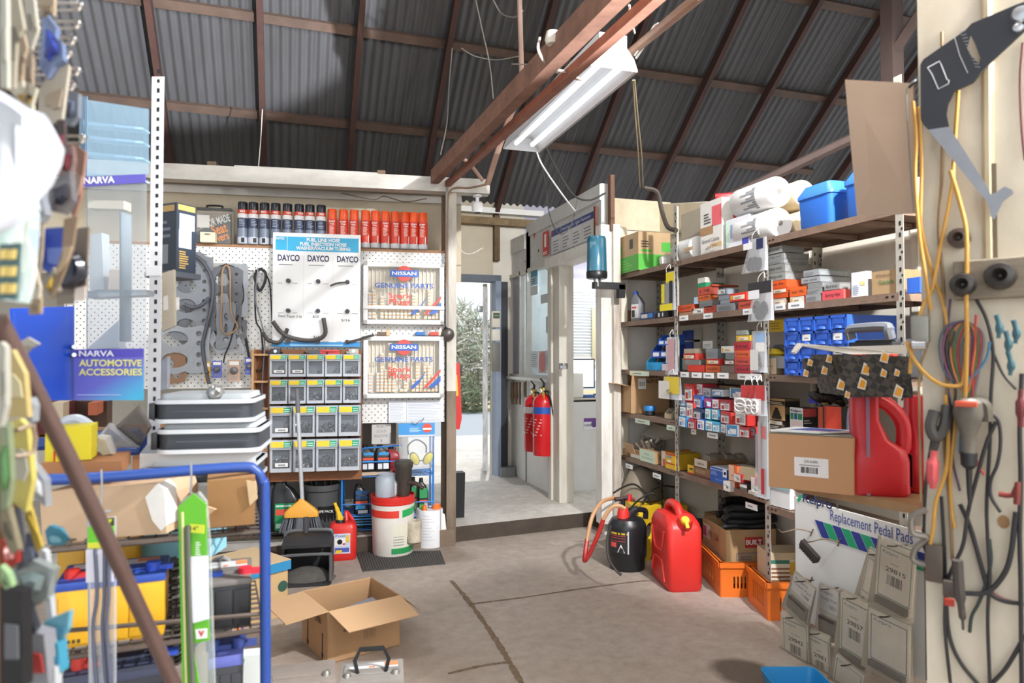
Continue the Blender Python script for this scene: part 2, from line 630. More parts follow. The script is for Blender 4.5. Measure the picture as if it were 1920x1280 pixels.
b.obj('lilac_panel',parent=wn,smooth=False)
DF=mt('#4a5462',.5,n=.3,ns=8)
dr=thing('door_1','','door');del dr['label'];del dr['category'];dr['kind']='structure'
b=B()
b.box((dx1+.03,BY-.03,(SLAB+dz1)/2),(.06,.16,dz1-SLAB),mt('#8b98ab',.5,n=.3,ns=5,n2='#5b6675'))
b.box((dx1+.105,BY-.01,(SLAB+dz1)/2),(.09,.12,dz1-SLAB),mt('#2c3036',.6,n=.3,ns=5))
b.box((1.7,BY-.03,dz1+.03),(1.0,.14,.07),DF)
b.obj('door_frame',parent=dr,smooth=False)
lp0=onY(909,600,BY+.1)
b=B()
b.box((lp0.x+.12,BY+.5,(SLAB+dz1)/2+.01),(.05,.8,dz1-SLAB-.04),mt('#e4e4e2',.6,n=.75,ns=16,n2='#6f6a64',stretch=(1,1,.3),bump=.3),rot=R(-16.5))
lf=b.obj('door_leaf',parent=dr,smooth=False)
lk=onY(898,579,BY+.12)
b=B()
b.box((lp0.x-.05,BY+.13,lk.z),(.06,.04,.07),mt('#8d8f90',.35,.8),bev=.006)
b.cyl((lp0.x-.09,BY+.13,lk.z),(lp0.x-.05,BY+.13,lk.z),.016,STEEL)
b.obj('lock',parent=lf)
b=B()
b.box((dx1+.12,BY-.13,SLAB+.05),(.16,.1,.1),mt('#8d8f92',.8,n=.4,ns=12))
tag(b.obj('brick',smooth=False),'grey brick on the slab at the foot of the door jamb','brick')
IRON=mt('#525152',.55,.2,n=.5,ns=2.2,n2='#3b3735',stretch=(3,.5,.5),bump=.08)
b=B()
mi=b.mi(IRON)
x0,x1,pit,amp=-6.2,9.5,.078,.011
seg=6
ny=[BY+.35,3.4]
cols=int((x1-x0)/pit*seg)
nrm=Vector((0,EK,1)).normalized()
rows=[]
for y in ny:
 row=[]
 for i in range(cols+1):
  x=x0+i*pit/seg
  h=amp*math.cos(2*math.pi*i/seg)
  row.append(b.bm.verts.new(Vector((x,y,roofz(y)))+nrm*h))
 rows.append(row)
for i in range(cols):
 b.face([rows[0][i],rows[0][i+1],rows[1][i+1],rows[1][i]],mi)
zr=roofz(3.4)
b.qp([(x0,3.4,zr),(x1,3.4,zr),(x1,-1.2,zr-2.6),(x0,-1.2,zr-2.6)],IRON)
struct(b,'ceiling',ang=80)
RAFT=mt('#452a22',.8,n=.5,ns=6,n2='#241714',bump=.1)
PURL=mt('#5a463a',.8,n=.55,ns=5,n2='#2b211c',bump=.1)
for px in(300,491,667,828,995,1162,1321,1447,1575,1690):
 X=onRoof(px,160,.1).x
 b=B()
 y0,y1=BY+.1,3.4
 for(ya_,yb_)in((y0,y1),):
  c=[]
  for yy in(ya_,yb_):
   z=roofz(yy)
   for dx,o in((-.025,.155),(.025,.155),(.025,.065),(-.025,.065)):
    c.append(Vector((X+dx,yy,z))-nrm*o)
  b.corners([c[0],c[1],c[2],c[3],c[4],c[5],c[6],c[7]],RAFT)
 struct(b,'rafter',smooth=False,recalc=True)
for px,py in((491,43),(491,224),(1457,0)):
 Y=onRoof(px,py,.05).y
 b=B()
 b.box((Vector((-.1,Y,roofz(Y)))-nrm*.04),(12,.075,.045),PURL,rot=Matrix.Rotation(-math.atan(EK),4,'X'))
 struct(b,'purlin',smooth=False)
b=B()
b.box((1.9,BY-.05,3.02),(1.6,.1,.06),mt('#eceae4',.6))
b.box((1.9,BY-.06,2.9),(1.6,.1,.08),mt('#8b7657',.85,n=.6,ns=8,n2='#3a2c1c'))
b.box((2.16,BY-.04,2.72),(.06,.08,.5),mt('#6e5b41',.85,n=.6,ns=8,n2='#32261a'))
struct(b,'trim_9',smooth=False)
b=B()
RF2=mt('#4d3e3a',.8,n=.4,ns=5)
X=onY(1672,60,3.3)
b.box((X.x,3.3,4.0),(.09,.09,3.2),RF2)
b.cyl((X.x,3.3,3.3),(X.x+.1,2.4,4.2),.035,RF2,seg=6)
b.cyl((X.x,3.3,2.9),(X.x-.7,4.2,2.5),.035,RF2,seg=6)
struct(b,'king_post',smooth=False)
b=B()
b.box((3,24,-.06),(40,30,.08),mt('#9aa0a6',.85,n=.2,ns=40,n2='#7d8288'))
struct(b,'road',smooth=False)
b=B()
b.box((4,22,.0),(40,9,.12),mt('#c3b489',.9,n=.5,ns=4,n2='#8b7f58'))
struct(b,'ground',smooth=False)
b=B()
b.box((1.8,9.6,-.02),(4,4.2,.12),mt('#c9c4bb',.85,n=.3,ns=8))
struct(b,'doorstep',smooth=False)
def bush(cx,cy,rx,rz,n,h,cols_,ln,name,label):
 b=B()
 ms=[mt(c,.8)for c in cols_]
 for i in range(n):
  a,r_=RND.uniform(0,6.28),RND.random()**.5
  p=Vector((cx+rx*r_*math.cos(a),cy+rx*r_*math.sin(a),h+rz*RND.uniform(-.05,1)*(1-.5*r_*r_)))
  d=Vector((RND.gauss(0,.7),RND.gauss(0,.7),RND.uniform(-.1,1))).normalized()
  s_=d.orthogonal().normalized()*ln*.09
  L=ln*RND.uniform(.5,1.3)
  b.qp([p-s_,p+s_,p+d*L],RND.choice(ms))
 o=b.obj(name,smooth=False)
 o['kind']='stuff'
 return o
bush(5.0,23.0,2.6,3.5,5200,0,['#b3b3a3','#a3a794','#8f9a80','#c4c0b2','#8a857a'],.5,'shrubbery','')
bush(4.4,17.4,.5,1.0,500,0,['#6c7758','#58624a','#88876a'],.3,'undergrowth','')
bush(4.2,31.0,2.5,4.8,1500,0,['#9fae80','#b3bb94','#88986a'],.7,'foliage','')
b=B()
for k in range(9):
 x=3.2+k*.5
 b.cyl((x,19.2,0),(x,19.2,1.1),.03,mt('#5c544a',.9),seg=6)
for z in(.4,.75,1.05):
 b.cyl((3.2,19.2,z),(7.2,19.2,z),.008,mt('#77736c',.8),seg=4)
tag(b.obj('wire_fence'),'thin wire fence in front of the scrub beyond the road','fence')
def prect(x0,y0,x1,y1,off=0.0):
 """pixel box -> (s0, z0, s1, z1) on a plane parallel to the partition"""
 a=pl(x0,(y0+y1)/2,off)[0]
 c=pl(x1,(y0+y1)/2,off)[0]
 zt=pl((x0+x1)/2,y0,off)[1]
 zb=pl((x0+x1)/2,y1,off)[1]
 return a,zb,c,zt
def pthing(name,label,cat,x,y,off,group=None):
 s,z=pl(x,y,off)
 return thing(name,label,cat,pw(s,z,off),PRZ,group)
PKW={'rz':PRZ}
BEAM=mt('#d9d6cf',.6,n=.45,ns=7,n2='#8f8577',stretch=(.4,1,1),bump=.06)
POST=mt('#d8d4ca',.65,n=.6,ns=7,n2='#6b5646',stretch=(1,1,.2),bump=.1)
POSTD=mt('#7b6653',.8,n=.7,ns=9,n2='#3c2f27',stretch=(1,1,.25),bump=.15)
b=B()
s0,z0,s1,z1=prect(120,320,917,352,.04)
zt,zb=pl(600,325,.04)[1],pl(600,350,.04)[1]
b.box(((s0+s1)/2,-.02,(zt+zb)/2+.005),(s1-s0,.11,zt-zb+.01),BEAM)
struct(b,'trim_10',loc=PO,rz=PRZ,smooth=False)
b=B()
s0,z0,s1,z1=prect(440,312,718,332,-.06)
b.box(((s0+s1)/2,.12,zt+.02),(s1-s0,.12,.03),BEAM)
b.box(((s0+s1)/2,.12,zt+.05),(s1-s0+.02,.05,.03),BEAM)
struct(b,'trim_11',loc=PO,rz=PRZ,smooth=False)
b=B()
s0=pl(838,600)[0];s1=pl(853,600)[0]
b.box(((s0+s1)/2,0,(zb+1.15)/2),(s1-s0+.01,.1,zb-1.15),POST)
b.box(((s0+s1)/2,0,.575),(s1-s0+.01,.1,1.15),mt('#8a7a6a',.75,n=.75,ns=8,n2='#40332a',stretch=(1,1,.2),bump=.15))
b.box((s0-.01,.07,(zb+.05)/2),(.05,.05,zb-.05),POSTD)
struct(b,'trim_12',loc=PO,rz=PRZ,smooth=False)
b=B()
b.box((-2.0,.36,2.45),(4.2,.02,.85),mt('#cfc3ac',.65,n=.4,ns=3,n2='#a59674'))
b.box((-2.0,.33,2.69),(4.2,.03,.06),mt('#d7d4cd',.6,n=.3,ns=6))
struct(b,'wall_cavity',loc=PO,rz=PRZ,smooth=False)
b=B()
for s in(-3.0,-1.75,-.55):
 b.box((s,.17,2.79),(.06,.4,.05),POSTD)
b.box((-1.7,.28,2.76),(3.4,.05,.05),mt('#5b4a3e',.8,n=.5,ns=6))
struct(b,'trim_13',loc=PO,rz=PRZ,smooth=False)
m,nt,p=newmat('pegboard')
tc=nt.nodes.new('ShaderNodeTexCoord')
mp=nt.nodes.new('ShaderNodeMapping');mp.inputs['Scale'].default_value=(1/.032,1/.032,1/.032);mp.inputs['Rotation'].default_value=(0,R(45),0)
link(nt,tc,'Object',mp,'Vector')
fr=nt.nodes.new('ShaderNodeVectorMath');fr.operation='FRACTION';link(nt,mp,'Vector',fr,0)
mk=nt.nodes.new('ShaderNodeVectorMath');mk.operation='MULTIPLY';mk.inputs[1].default_value=(1,0,1);link(nt,fr,'Vector',mk,0)
dd=nt.nodes.new('ShaderNodeVectorMath');dd.operation='DISTANCE';dd.inputs[1].default_value=(.5,0,.5);link(nt,mk,'Vector',dd,0)
lt=nt.nodes.new('ShaderNodeMath');lt.operation='LESS_THAN';lt.inputs[1].default_value=.13;link(nt,dd,'Value',lt,0)
mx=nt.nodes.new('ShaderNodeMix');mx.data_type='RGBA';mx.inputs[6].default_value=lin('#e6e5e2');mx.inputs[7].default_value=lin('#26262a')
link(nt,lt,'Value',mx,0);link(nt,mx,2,p,'Base Color');p.inputs['Roughness'].default_value=.5
PEG=m
shz=pl(640,461,.06)[1]
b=B()
a0=pl(120,600)[0];a1=pl(678,600)[0];a2=pl(834,600)[0]
zl=pl(380,728)[1];zr_=pl(750,792)[1]
b.box(((a0+a1)/2,.004,(shz-.024+zl)/2),(a1-a0,.008,shz-.024-zl),PEG)
b.box(((a1+a2)/2,.004,(shz-.024+zr_)/2),(a2-a1,.008,shz-.024-zr_),PEG)
pg=b.obj('pegboard',loc=PO,rz=PRZ,smooth=False)
tag(pg,'white pegboard wall panel under the shelf of spray cans','pegboard')
b=B()
b.box(((a0+a2)/2,.175,shz-.012),(a2-a0,.33,.022),mt('#a9805f',.65,n=.3,ns=6))
tag(b.obj('display_shelf',loc=PO,rz=PRZ,smooth=False),'long plank shelf holding the spray cans above the pegboard','shelf')
def spray_can(h,r,kind):
 t=thing('spray_can','','spray can')
 if kind=='dark':
  b=B()
  b.lathe([(r*.9,0),(r,.006),(r,h*.17),(r,h*.38),(r,h*.62),(r,h*.72),(r,h*.8),(r*.97,h*.815)],None,seg=20,mats=[STEEL,mt('#c9cfda',.35),mt('#7a8598',.35),mt('#3a4560',.35),mt('#e6e4e4',.35),mt('#d04a32',.35),mt('#d04a32',.35)])
  for k in range(5):
   b.lines(-r*.5,h*(.43+.035*k),r*.6,h*(.445+.035*k),-r-.0012,1,mt('#aab4c4',.5),.8)
  b.q(-r*.1,h*.04,r*.55,h*.15,-r-.001,INK)
  b.text('MO',r*.15,h*.765,h*.07,-r-.0015,WHITE,w=r*.9,bold=.03)
  b.obj('can_body',parent=t)
  b=B()
  b.lathe([(r*.95,h*.815),(r*.95,h*.985),(r*.88,h)],mt('#20222b',.3),seg=20)
  b.obj('cap',parent=t)
 else:
  OR,OW=mt('#d9402b',.33),mt('#ece9e6',.33)
  b=B()
  b.lathe([(r*.9,0),(r,.006),(r,h*.14),(r,h*.3),(r,h*.6),(r,h*.72),(r*.98,h*.735)],None,seg=20,mats=[STEEL,mt('#c7c9cc',.35),OR,OR,OR,OR])
  b.qp([(-r*.1,-r-.0012,h*.14),(r*.72,-r*.78,h*.14),(r*.72,-r*.78,h*.36)],OW)
  b.text('START',0,h*.66,h*.055,-r-.0016,OW,w=r*1.2,bold=.04)
  b.text('YA',0,h*.595,h*.055,-r-.0016,OW,w=r*1.0,bold=.04)
  b.lines(-r*.5,h*.33,r*.5,h*.56,-r-.0014,9,mt('#f2c9bd',.5),.5)
  b.obj('can_body',parent=t)
  b=B()
  b.lathe([(r*.93,h*.735),(r*.93,h*.985),(r*.86,h)],mt('#ee5a26',.3),seg=20)
  b.obj('cap',parent=t)
 return t
OFFC=-.02
dark=[455,475,496,517,539,561,581,602]
orng=[623,644,664,685.5,704,722.5,741,759,775.5,793]
hd=pl(520,382,OFFC)[1]-shz
ho=pl(700,396,OFFC)[1]-shz
hd=max(hd,.28)
proto={}
for kind,xs,h in(('dark',dark,hd),('orange',orng,ho)):
 for i,px in enumerate(xs):
  s=pl(px,420,OFFC)[0]
  lab='%s %s spray can from the left on the plank shelf'%(ORD[i],'black-capped blue' if kind=='dark' else 'orange-capped red')
  loc=pw(s,shz,OFFC)
  g='blue spray cans on the plank shelf' if kind=='dark' else 'red spray cans on the plank shelf'
  if kind not in proto:
   proto[kind]=spray_can(h,.036,kind)
   o=proto[kind]
   o.location=loc;o.rotation_euler=(0,0,PRZ)
  else:
   o=dup(proto[kind],loc,PRZ+RND.uniform(-.25,.25))
  tag(o,lab,'spray can',g)
t=thing('seat_cover_bag','clear carry bag with black handle and a folded grey seat cover on the shelf','bag',pw(pl(402,457,-.05)[0],shz,-.05),PRZ)
s0,z0,s1,z1=prect(366,384,438,457,-.05)
w,h=s1-s0,z1-z0
b=B()
b.corners([(-w/2+.01,-.03,0),(w/2-.02,-.03,0),(w/2-.02,.05,0),(-w/2+.01,.05,0),(-w/2-.01,-.02,h*.8),(w/2-.02,-.02,h*.8),(w/2-.02,.03,h*.8),(-w/2-.01,.03,h*.8)],mt('#93897c',.7,n=.3,ns=20))
b.obj('seat_cover',parent=t)
b=B()
b.prism([(-w*.5,.0),(w*.42,0),(w*.42,h*.78),(-w*.5,h*.25)],-.036,-.034,mt('#51565a',.6))
for k,(tx,zz,col,hh)in enumerate((('TAILOR MADE',.55,'#d8d8d2',.075),('Seat',.37,'#e08a2e',.1),('covers',.15,'#e08a2e',.08))):
 b.text(tx,w*(.02+.14*min(k,1)),h*zz,hh,-.039,mt(col,.6),w=w*(.85,.4,.5)[k],bold=.02,rot=.32)
b.q(-w*.42,h*.4,-w*.1,h*.72,-.038,mt('#d9d6d0',.6))
b.obj('printed_card',parent=t)
b=B()
b.box((0,.0,h*.45),(w,.1,h*.9),clear('#f4f4f2',.06,.15),bev=.01)
b.obj('clear_sleeve',parent=t)
b=B()
b.box((0,0,h*.9),(w*.9,.05,.014),BLACK)
b.tube([(-.05,0,h*.92),(-.048,0,h*.99),(.048,0,h*.99),(.05,0,h*.92)],.007,BLACK,n=4)
b.obj('handle',parent=t)
t=thing('carton','small cream carton in front of the seat cover bag','carton',pw(pl(391,457,.03)[0],shz,.03),PRZ)
b=B();b.box((0,0,.035),(.1,.06,.07),mt('#e8dfc2',.6));b.lathe([(.022,.0),(.022,.0004)],INK,c=(0,-.031,.055),seg=8)
b.obj('carton_body',parent=t,smooth=False)
s0,z0,s1,z1=prect(511,438,676,650,.05)
w,h=s1-s0,z1-z0
t=thing('display_board','tall white display board for fuel hose with hose samples on pegs','display board',pw((s0+s1)/2,z0,.05),PRZ)
b=B()
b.box((0,0,h/2),(w,.02,h),mt('#f2f2f2',.35),bev=.006)
b.obj('board',parent=t)
CY=mt('#2ba3cf',.4)
b=B()
b.q(-w*.42-.03,h*.845,-w*.34,h*.965,-.0115,CY)
b.q(-w*.335,h*.84,w*.475,h*.965,-.0115,CY)
b.q(-w*.5,.0,w*.5,.035,-.0115,mt('#2f8fd0',.4))
b.lines(-w*.3,.008,w*.3,.026,-.013,1,mt('#a8d3ee',.5))
b.obj('header_print',parent=t,smooth=False)
NAVY=mt('#2a2a55',.5)
b=B()
b.text('DAYCO',-w*.42,h*.945,.022,-.013,WHITE,w=w*.1,bold=.03)
for k,(tx,ww)in enumerate((('FUEL LINE HOSE',.38),('FUEL INJECTION HOSE',.53),('WASHER/VACUUM TUBING',.62))):
 b.text(tx,w*.07,h*(.94-.037*k),.034,-.013,WHITE,w=w*ww,bold=.035)
for k in range(3):
 xx=-w*.32+k*w*.335
 b.text('DAYCO',xx,h*.775,.062,-.013,NAVY,w=w*.245,bold=.025)
 b.lines(xx-w*.11,h*.715,xx+w*.11,h*.73,-.013,1,GREYINK,.4)
 for zz in(.56,.30,.05):
  b.lines(xx-w*.12,h*zz-.005,xx-w*.05,h*zz+.005,-.013,1,GREYINK,.3)
  b.lines(xx+w*.05,h*zz-.005,xx+w*.12,h*zz+.005,-.013,1,GREYINK,.3)
 b.q(xx+w*.165,.05,xx+w*.168,h*.8,-.0118,mt('#dcdcdc',.5))
b.text("Don't Touch 3/16",-w*.3,h*.265,.026,-.013,INK,w=w*.26,rot=-.03)
b.text('$20',-w*.01,h*.265,.026,-.013,INK,w=w*.07)
b.text('5/16',w*.33,h*.235,.024,-.013,INK,w=w*.1)
b.text('$10',w*.0,h*.085,.024,-.013,INK,w=w*.07)
b.obj('lettering',parent=t,smooth=False)
for zz in(.56,.30,.03):
 for k in range(3):
  b=B()
  xx=-w*.32+k*w*.335
  b.cyl((xx,-.035,h*zz+.012),(xx,-.01,h*zz+.012),.016,mt('#3b3c44',.5),seg=12)
  b.obj('peg',parent=t)
HOSE=mt('#4b4745',.55)
for nm,pts,r in(('hose_sample',[(-.3,-.07,.18),(-.24,-.05,.1),(-.16,-.04,.06),(-.03,-.03,.045),(.06,-.04,.09),(.05,-.05,.21)],.016),('hose_sample',[(-.37,-.07,.1),(-.33,-.05,.045),(-.26,-.04,.03),(-.22,-.04,.08),(-.2,-.05,.13)],.014),('hose_sample',[(.22,-.04,.035),(.29,-.05,.05),(.35,-.08,.07),(.41,-.11,.085)],.009),('hose_sample',[(.23,-.04,h*.57),(.16,-.07,h*.56),(.1,-.08,h*.53),(.14,-.06,h*.555),(.23,-.04,h*.575)],.006)):
 b=B();b.tube(pts,r,HOSE,n=5);b.obj(nm,parent=t)
def plug_cabinet(px,label,seedcols,faded):
 s0,z0,s1,z1=prect(*px,.104)
 w,h=s1-s0,z1-z0
 t=thing('plug_cabinet',label,'display case',pw((s0+s1)/2,z0,.104),PRZ,'glazed spark plug cases on the pegboard')
 FRM=mt('#e3e2df',.4,n=.2,ns=6)
 b=B()
 fw=.035
 for c,d in(((0,.05,fw/2),(w,.1,fw)),((0,.05,h-fw/2),(w,.1,fw)),((-w/2+fw/2,.05,h/2),(fw,.1,h)),((w/2-fw/2,.05,h/2),(fw,.1,h))):
  b.box(c,d,FRM,bev=.006)
 b.obj('case_frame',parent=t)
 b=B()
 BK=mt('#d9d0c0',.6);BK2=mt('#e6dfd2',.6)
 n=18
 for i in range(n):
  x=-w/2+fw+(w-2*fw)*i/n
  b.box((x+(w-2*fw)/n/2,.095,h/2),((w-2*fw)/n,.006,h-2*fw),BK)
  b.box((x,.085,h/2),(.006,.02,h-2*fw),BK2)
 b.obj('divider',parent=t,smooth=False)
 cols=[mt('#e9e2d0',.6),mt('#eaa74a',.6),mt('#d9d9dc',.6),mt('#e0b9a0',.6),mt('#f0d9a0',.6)]
 gs=[]
 for i,k in enumerate(seedcols):
  for j in range(k):
   b=B()
   x=-w/2+fw+(w-2*fw)*(i+.5)/n
   z=fw+.008+j*.0245
   cc=cols[0 if i not in(0,2)else 2]
   b.box((x,.05,z+.0115),((w-2*fw)/n*.8,.028,.022),cc)
   b.q(x-.012,z+.003,x+.012,z+.009,.0352,cols[1 if(i+j)%3 else 3])
   gs.append(b.obj('plug_box',parent=t,smooth=False))
 b=B()
 RD,BL=mt('#d5453c',.45),mt('#2f5bb0',.45)
 y=-.004
 cx,cz=0,h*.82
 b.prism(ring(cx,cz,.058,24),y,y+.001,RD)
 b.q(cx-.105,cz-.026,cx+.105,cz+.026,y-.001,BL)
 b.text('NISSAN',cx,cz,.036,y-.002,mt('#dfe6f2',.5),w=.18,bold=.03)
 b.text('GENUINE PARTS',0,h*.62,.05,y,BL,w=w*.72,bold=.02)
 b.text('Spark',-.03,h*.46,.055,y,RD,w=.17,bold=.015)
 b.text('Plugs',-.03,h*.36,.055,y,RD,w=.16,bold=.015)
 b.prism([(w*.24,h*.16),(w*.28,h*.16),(w*.46,h*.42),(w*.46,h*.47)],y,y+.001,RD)
 b.prism([(w*.30,h*.17),(w*.38,h*.17),(w*.46,h*.27),(w*.46,h*.36)],y,y+.001,BL)
 for q in([(.08,.17),(.115,.15),(.2,.25),(.17,.29)],[(.17,.27),(.2,.245),(.215,.3),(.2,.31)],[(.2,.3),(.215,.29),(.27,.42),(.265,.43)]):
  b.prism([(a*w,c*h)for a,c in q],y,y+.001,BL)
 b.obj('lettering',parent=t,smooth=False)
 b=B()
 b.box((0,.002,h/2),(w-2*fw+.01,.004,h-2*fw+.01),clear('#d9d9d6',.03,.05))
 b.obj('glass',parent=t,smooth=False)
 if faded:
  b=B();b.box((0,-.008,h*.27),(w,.016,.028),FRM,bev=.004);b.obj('rail',parent=t)
 return t
plug_cabinet((681,492,833,608),'upper glazed spark plug case with a mid rail and few plug boxes',[8,9,0,7,3,5,4,6,12,6,4,8,2,0,3,9,3,3],True)
plug_cabinet((681,630,832,746),'lower glazed spark plug case filled with taller stacks of plug boxes',[6,0,6,12,7,15,13,0,1,3,0,4,10,4,9,8,5,5],False)
for i,(px,py,c1,c2,lab)in enumerate(((716,622,'#6b5a4a','#d9b48a','brown worn ignition part left on top of the lower spark plug case'),(788,622,'#2f6bb0','#8f9499','blue plastic fitting on top of the lower spark plug case'),(814,624,'#c44b3f','#e8d7bd','red and cream plug box on top of the lower spark plug case'))):
 s,z=pl(px,629,.06)
 b=B()
 b.box((0,0,.014),(.07,.04,.028),mt(c1,.6),bev=.006);b.box((.045,0,.022),(.03,.035,.044),mt(c2,.6),bev=.004)
 tag(b.obj('spare_part',loc=pw(s,z,.05),rz=PRZ),lab,'spare part')
a0=pl(477,800,.06)[0];a1=pl(679,800,.06)[0]
zt_,zb_=pl(560,655,.06)[1],pl(560,901,.06)[1]
WB=mt('#8a5733',.55,n=.45,ns=2.5,n2='#5c341d',stretch=(3,3,18))
t=thing('bin_backboard','brown wooden wall cabinet carrying the grey tilt bins','cabinet',PO+PN*.018,PRZ)
sx=pl(505,800,.06)[0]
b=B()
b.box(((sx+a1)/2,-.05,(zt_+zb_)/2),(a1-sx,.02,zt_-zb_),WB)
b.obj('back_panel',parent=t,smooth=False)
EDGE=mt('#c69a6c',.6,n=.2,ns=5)
b=B()
b.box(((a0+sx)/2,.005,(zt_+zb_)/2),(sx-a0,.01,zt_-zb_),mt('#7d4b2a',.6))
b.box((a0-.004,-.05,(zt_+zb_)/2),(.016,.12,zt_-zb_),EDGE)
b.box((sx,-.03,(zt_+zb_)/2),(.016,.09,zt_-zb_),WB)
for py in(665,715,765,842,899):
 zz=pl(490,py,.06)[1]
 b.box(((a0+sx)/2,-.05,zz),(sx-a0,.1,.014),EDGE)
b.obj('side_pigeonholes',parent=t,smooth=False)
BIN=mt('#a9aeb6',.4,n=.1,ns=8)
BINF=mt('#b7bcc4',.38)
SMOKE=clear('#8a9098',.22,.15)
METL=mt('#c9c7c2',.3,.9)
METD=mt('#77726c',.4,.8)
fill=[[1,1,1,1,8],[26,24,14,7,18],[3,26,22,16],[18,18,16,24]]
for r_,(y0,y1,n)in enumerate(((664,706,5),(711,756,5),(760,818,4),(823,883,4))):
 s0,z0,s1,z1=prect(506,y0,676,y1,.17)
 w,h=s1-s0,z1-z0
 t=thing('tilt_bin_rack','%s row of grey tilt bins with %s compartments on the wooden cabinet'%(('topmost','second','third','lowest')[r_],('five','five','four','four')[r_]),'storage bins',pw((s0+s1)/2,z0,.17),PRZ,'tilt bin rows on the wooden cabinet')
 b=B()
 b.box((0,.06,h/2),(w,.02,h),BIN)
 b.box((0,.03,.006),(w,.07,.012),BIN)
 b.box((0,.03,h-.006),(w,.07,.012),BIN)
 for i in range(n+1):
  b.box((-w/2+w*i/n,.03,h/2),(.006,.07,h),BIN)
 b.obj('rack_body',parent=t,smooth=False)
 cw=w/n
 for i in range(n):
  x=-w/2+cw*(i+.5)
  b=B()
  b.corners([(x-cw*.46,-.045,h*.76),(x+cw*.46,-.045,h*.76),(x+cw*.46,.0,h*.8),(x-cw*.46,.0,h*.8),(x-cw*.48,-.02,h*.98),(x+cw*.48,-.02,h*.98),(x+cw*.48,.01,h*.98),(x-cw*.48,.01,h*.98)],BINF)
  for dx in(-.42,.42):
   b.box((x+cw*dx,-.02,h*.4),(cw*.09,.012,h*.76),BINF)
  b.box((x,-.02,h*.07),(cw*.9,.014,h*.12),BINF)
  b.box((x,-.024,h*.73),(cw*.93,.02,h*.05),BINF)
  f=b.obj('bin_front',parent=t)
  b=B()
  b.qp([(x-cw*.42,-.047,h*.79),(x+cw*.12,-.047,h*.79),(x+cw*.12,-.025,h*.955),(x-cw*.44,-.025,h*.955)],mt('#e3c233',.5))
  b.qp([(x+cw*.12,-.047,h*.79),(x+cw*.42,-.047,h*.79),(x+cw*.44,-.025,h*.955),(x+cw*.12,-.025,h*.955)],mt('#2f9a72',.5))
  for k in range(2):
   b.qp([(x+cw*.15,-.0455+.008*k,h*(.82+.06*k)),(x+cw*.39,-.0455+.008*k,h*(.82+.06*k)),(x+cw*.39,-.042+.008*k,h*(.84+.06*k)),(x+cw*.15,-.042+.008*k,h*(.84+.06*k))],mt('#cfeadd',.5))
  if fill[r_][i]in(1,)and i<2 or(r_>1 and i==0):
   b.q(x-cw*.25,h*.18,x+cw*.3,h*.3,-.028,WHITE);b.q(x-cw*.12,h*.21,x+cw*.2,h*.26,-.0285,GREYINK)
  b.obj('sticker',parent=f,smooth=False)
  b=B()
  b.box((x,-.016,h*.42),(cw*.78,.004,h*.6),SMOKE)
  b.obj('window',parent=f,smooth=False)
  b=B()
  for k in range(fill[r_][i]):
   c=Vector((x+RND.uniform(-.3,.3)*cw,RND.uniform(.0,.035),h*(.14+RND.random()**1.6*.3)))
   rr=RND.uniform(.008,.02)
   ax=Vector((RND.gauss(0,1),RND.gauss(0,1),RND.gauss(0,1))).normalized()
   u=ax.orthogonal().normalized();v=ax.cross(u)
   b.tube([c+(u*math.cos(a)+v*math.sin(a))*rr for a in[j*2*math.pi/9 for j in range(10)]],.004,METL if k%3 else METD,seg=4,n=1)
  b.obj('hose_clamps',parent=t,kind='stuff')
 b=B()
 for i in range(4):
  b.cyl((-w/2+w*(.12+.25*i),.0,h-.004),(-w/2+w*(.12+.25*i),.05,h+.012),.006,BLACK,seg=6)
 b.obj('hanger_clip',parent=t)
s0,z0=pl(572,663,.12);s1=pl(636,663,.12)[0]
t=thing('pliers','pliers with red grips lying on the topmost tilt bins','pliers',pw((s0+s1)/2,z0+.012,.12),PRZ)
b=B();w=s1-s0
b.prism([(-w/2,0),(-w*.3,-.012),(-w*.05,-.014),(-w*.05,.014),(-w*.3,.016),(-w/2,.006)],-.01,.006,mt('#5a5a5c',.4,.7));b.obj('jaw',parent=t)
for dz in(-.008,.008):
 b=B();b.tube([(-w*.06,-.004,dz*.6),(w*.15,-.004,dz*1.3),(w*.5,-.004,dz)],.008,mt('#d34a4e',.4),n=4);b.obj('grip',parent=t)
for px,c,lab in((517,'#33343a','black plastic part at the left end of the top tilt bins'),(663,'#a7a69f','grey plastic cap at the right end of the top tilt bins')):
 s,z=pl(px,664,.13)
 b=B();b.box((0,0,.02),(.07,.05,.04),mt(c,.5),bev=.006);b.cyl((-.05,-.01,.012),(-.02,-.01,.012),.01,mt(c,.5));b.cyl((0,-.028,.022),(0,-.02,.022),.012,STEEL)
 tag(b.obj('plastic_part',loc=pw(s,z,.13),rz=PRZ),lab,'plastic part')
GK=[mt('#7d8187',.55,.2,n=.2,ns=20),mt('#9a9ea4',.5,.3,n=.2,ns=20),mt('#62656b',.6,n=.2,ns=20),mt('#8a6a52',.7)]
def gasket(px,py,w,h,holes,off,mat,label,outline=None,rot=0.0):
 s,z=pl(px,py,off)
 b=B()
 if outline is None:
  outline=[]
  n=26
  for i in range(n):
   a=2*math.pi*i/n
   k=1+RND.uniform(0,.16)
   cx,cz=math.cos(a),math.sin(a)
   q=max(abs(cx),abs(cz))**.97
   outline.append((cx/q*w/2*k,cz/q*h/2*k))
 b.plate(outline,holes,-.002,.002,mat)
 tag(b.obj('gasket',loc=pw(s,z,off),rot=(0,rot,PRZ),smooth=False),label,'gasket','engine gaskets hung on the pegboard')
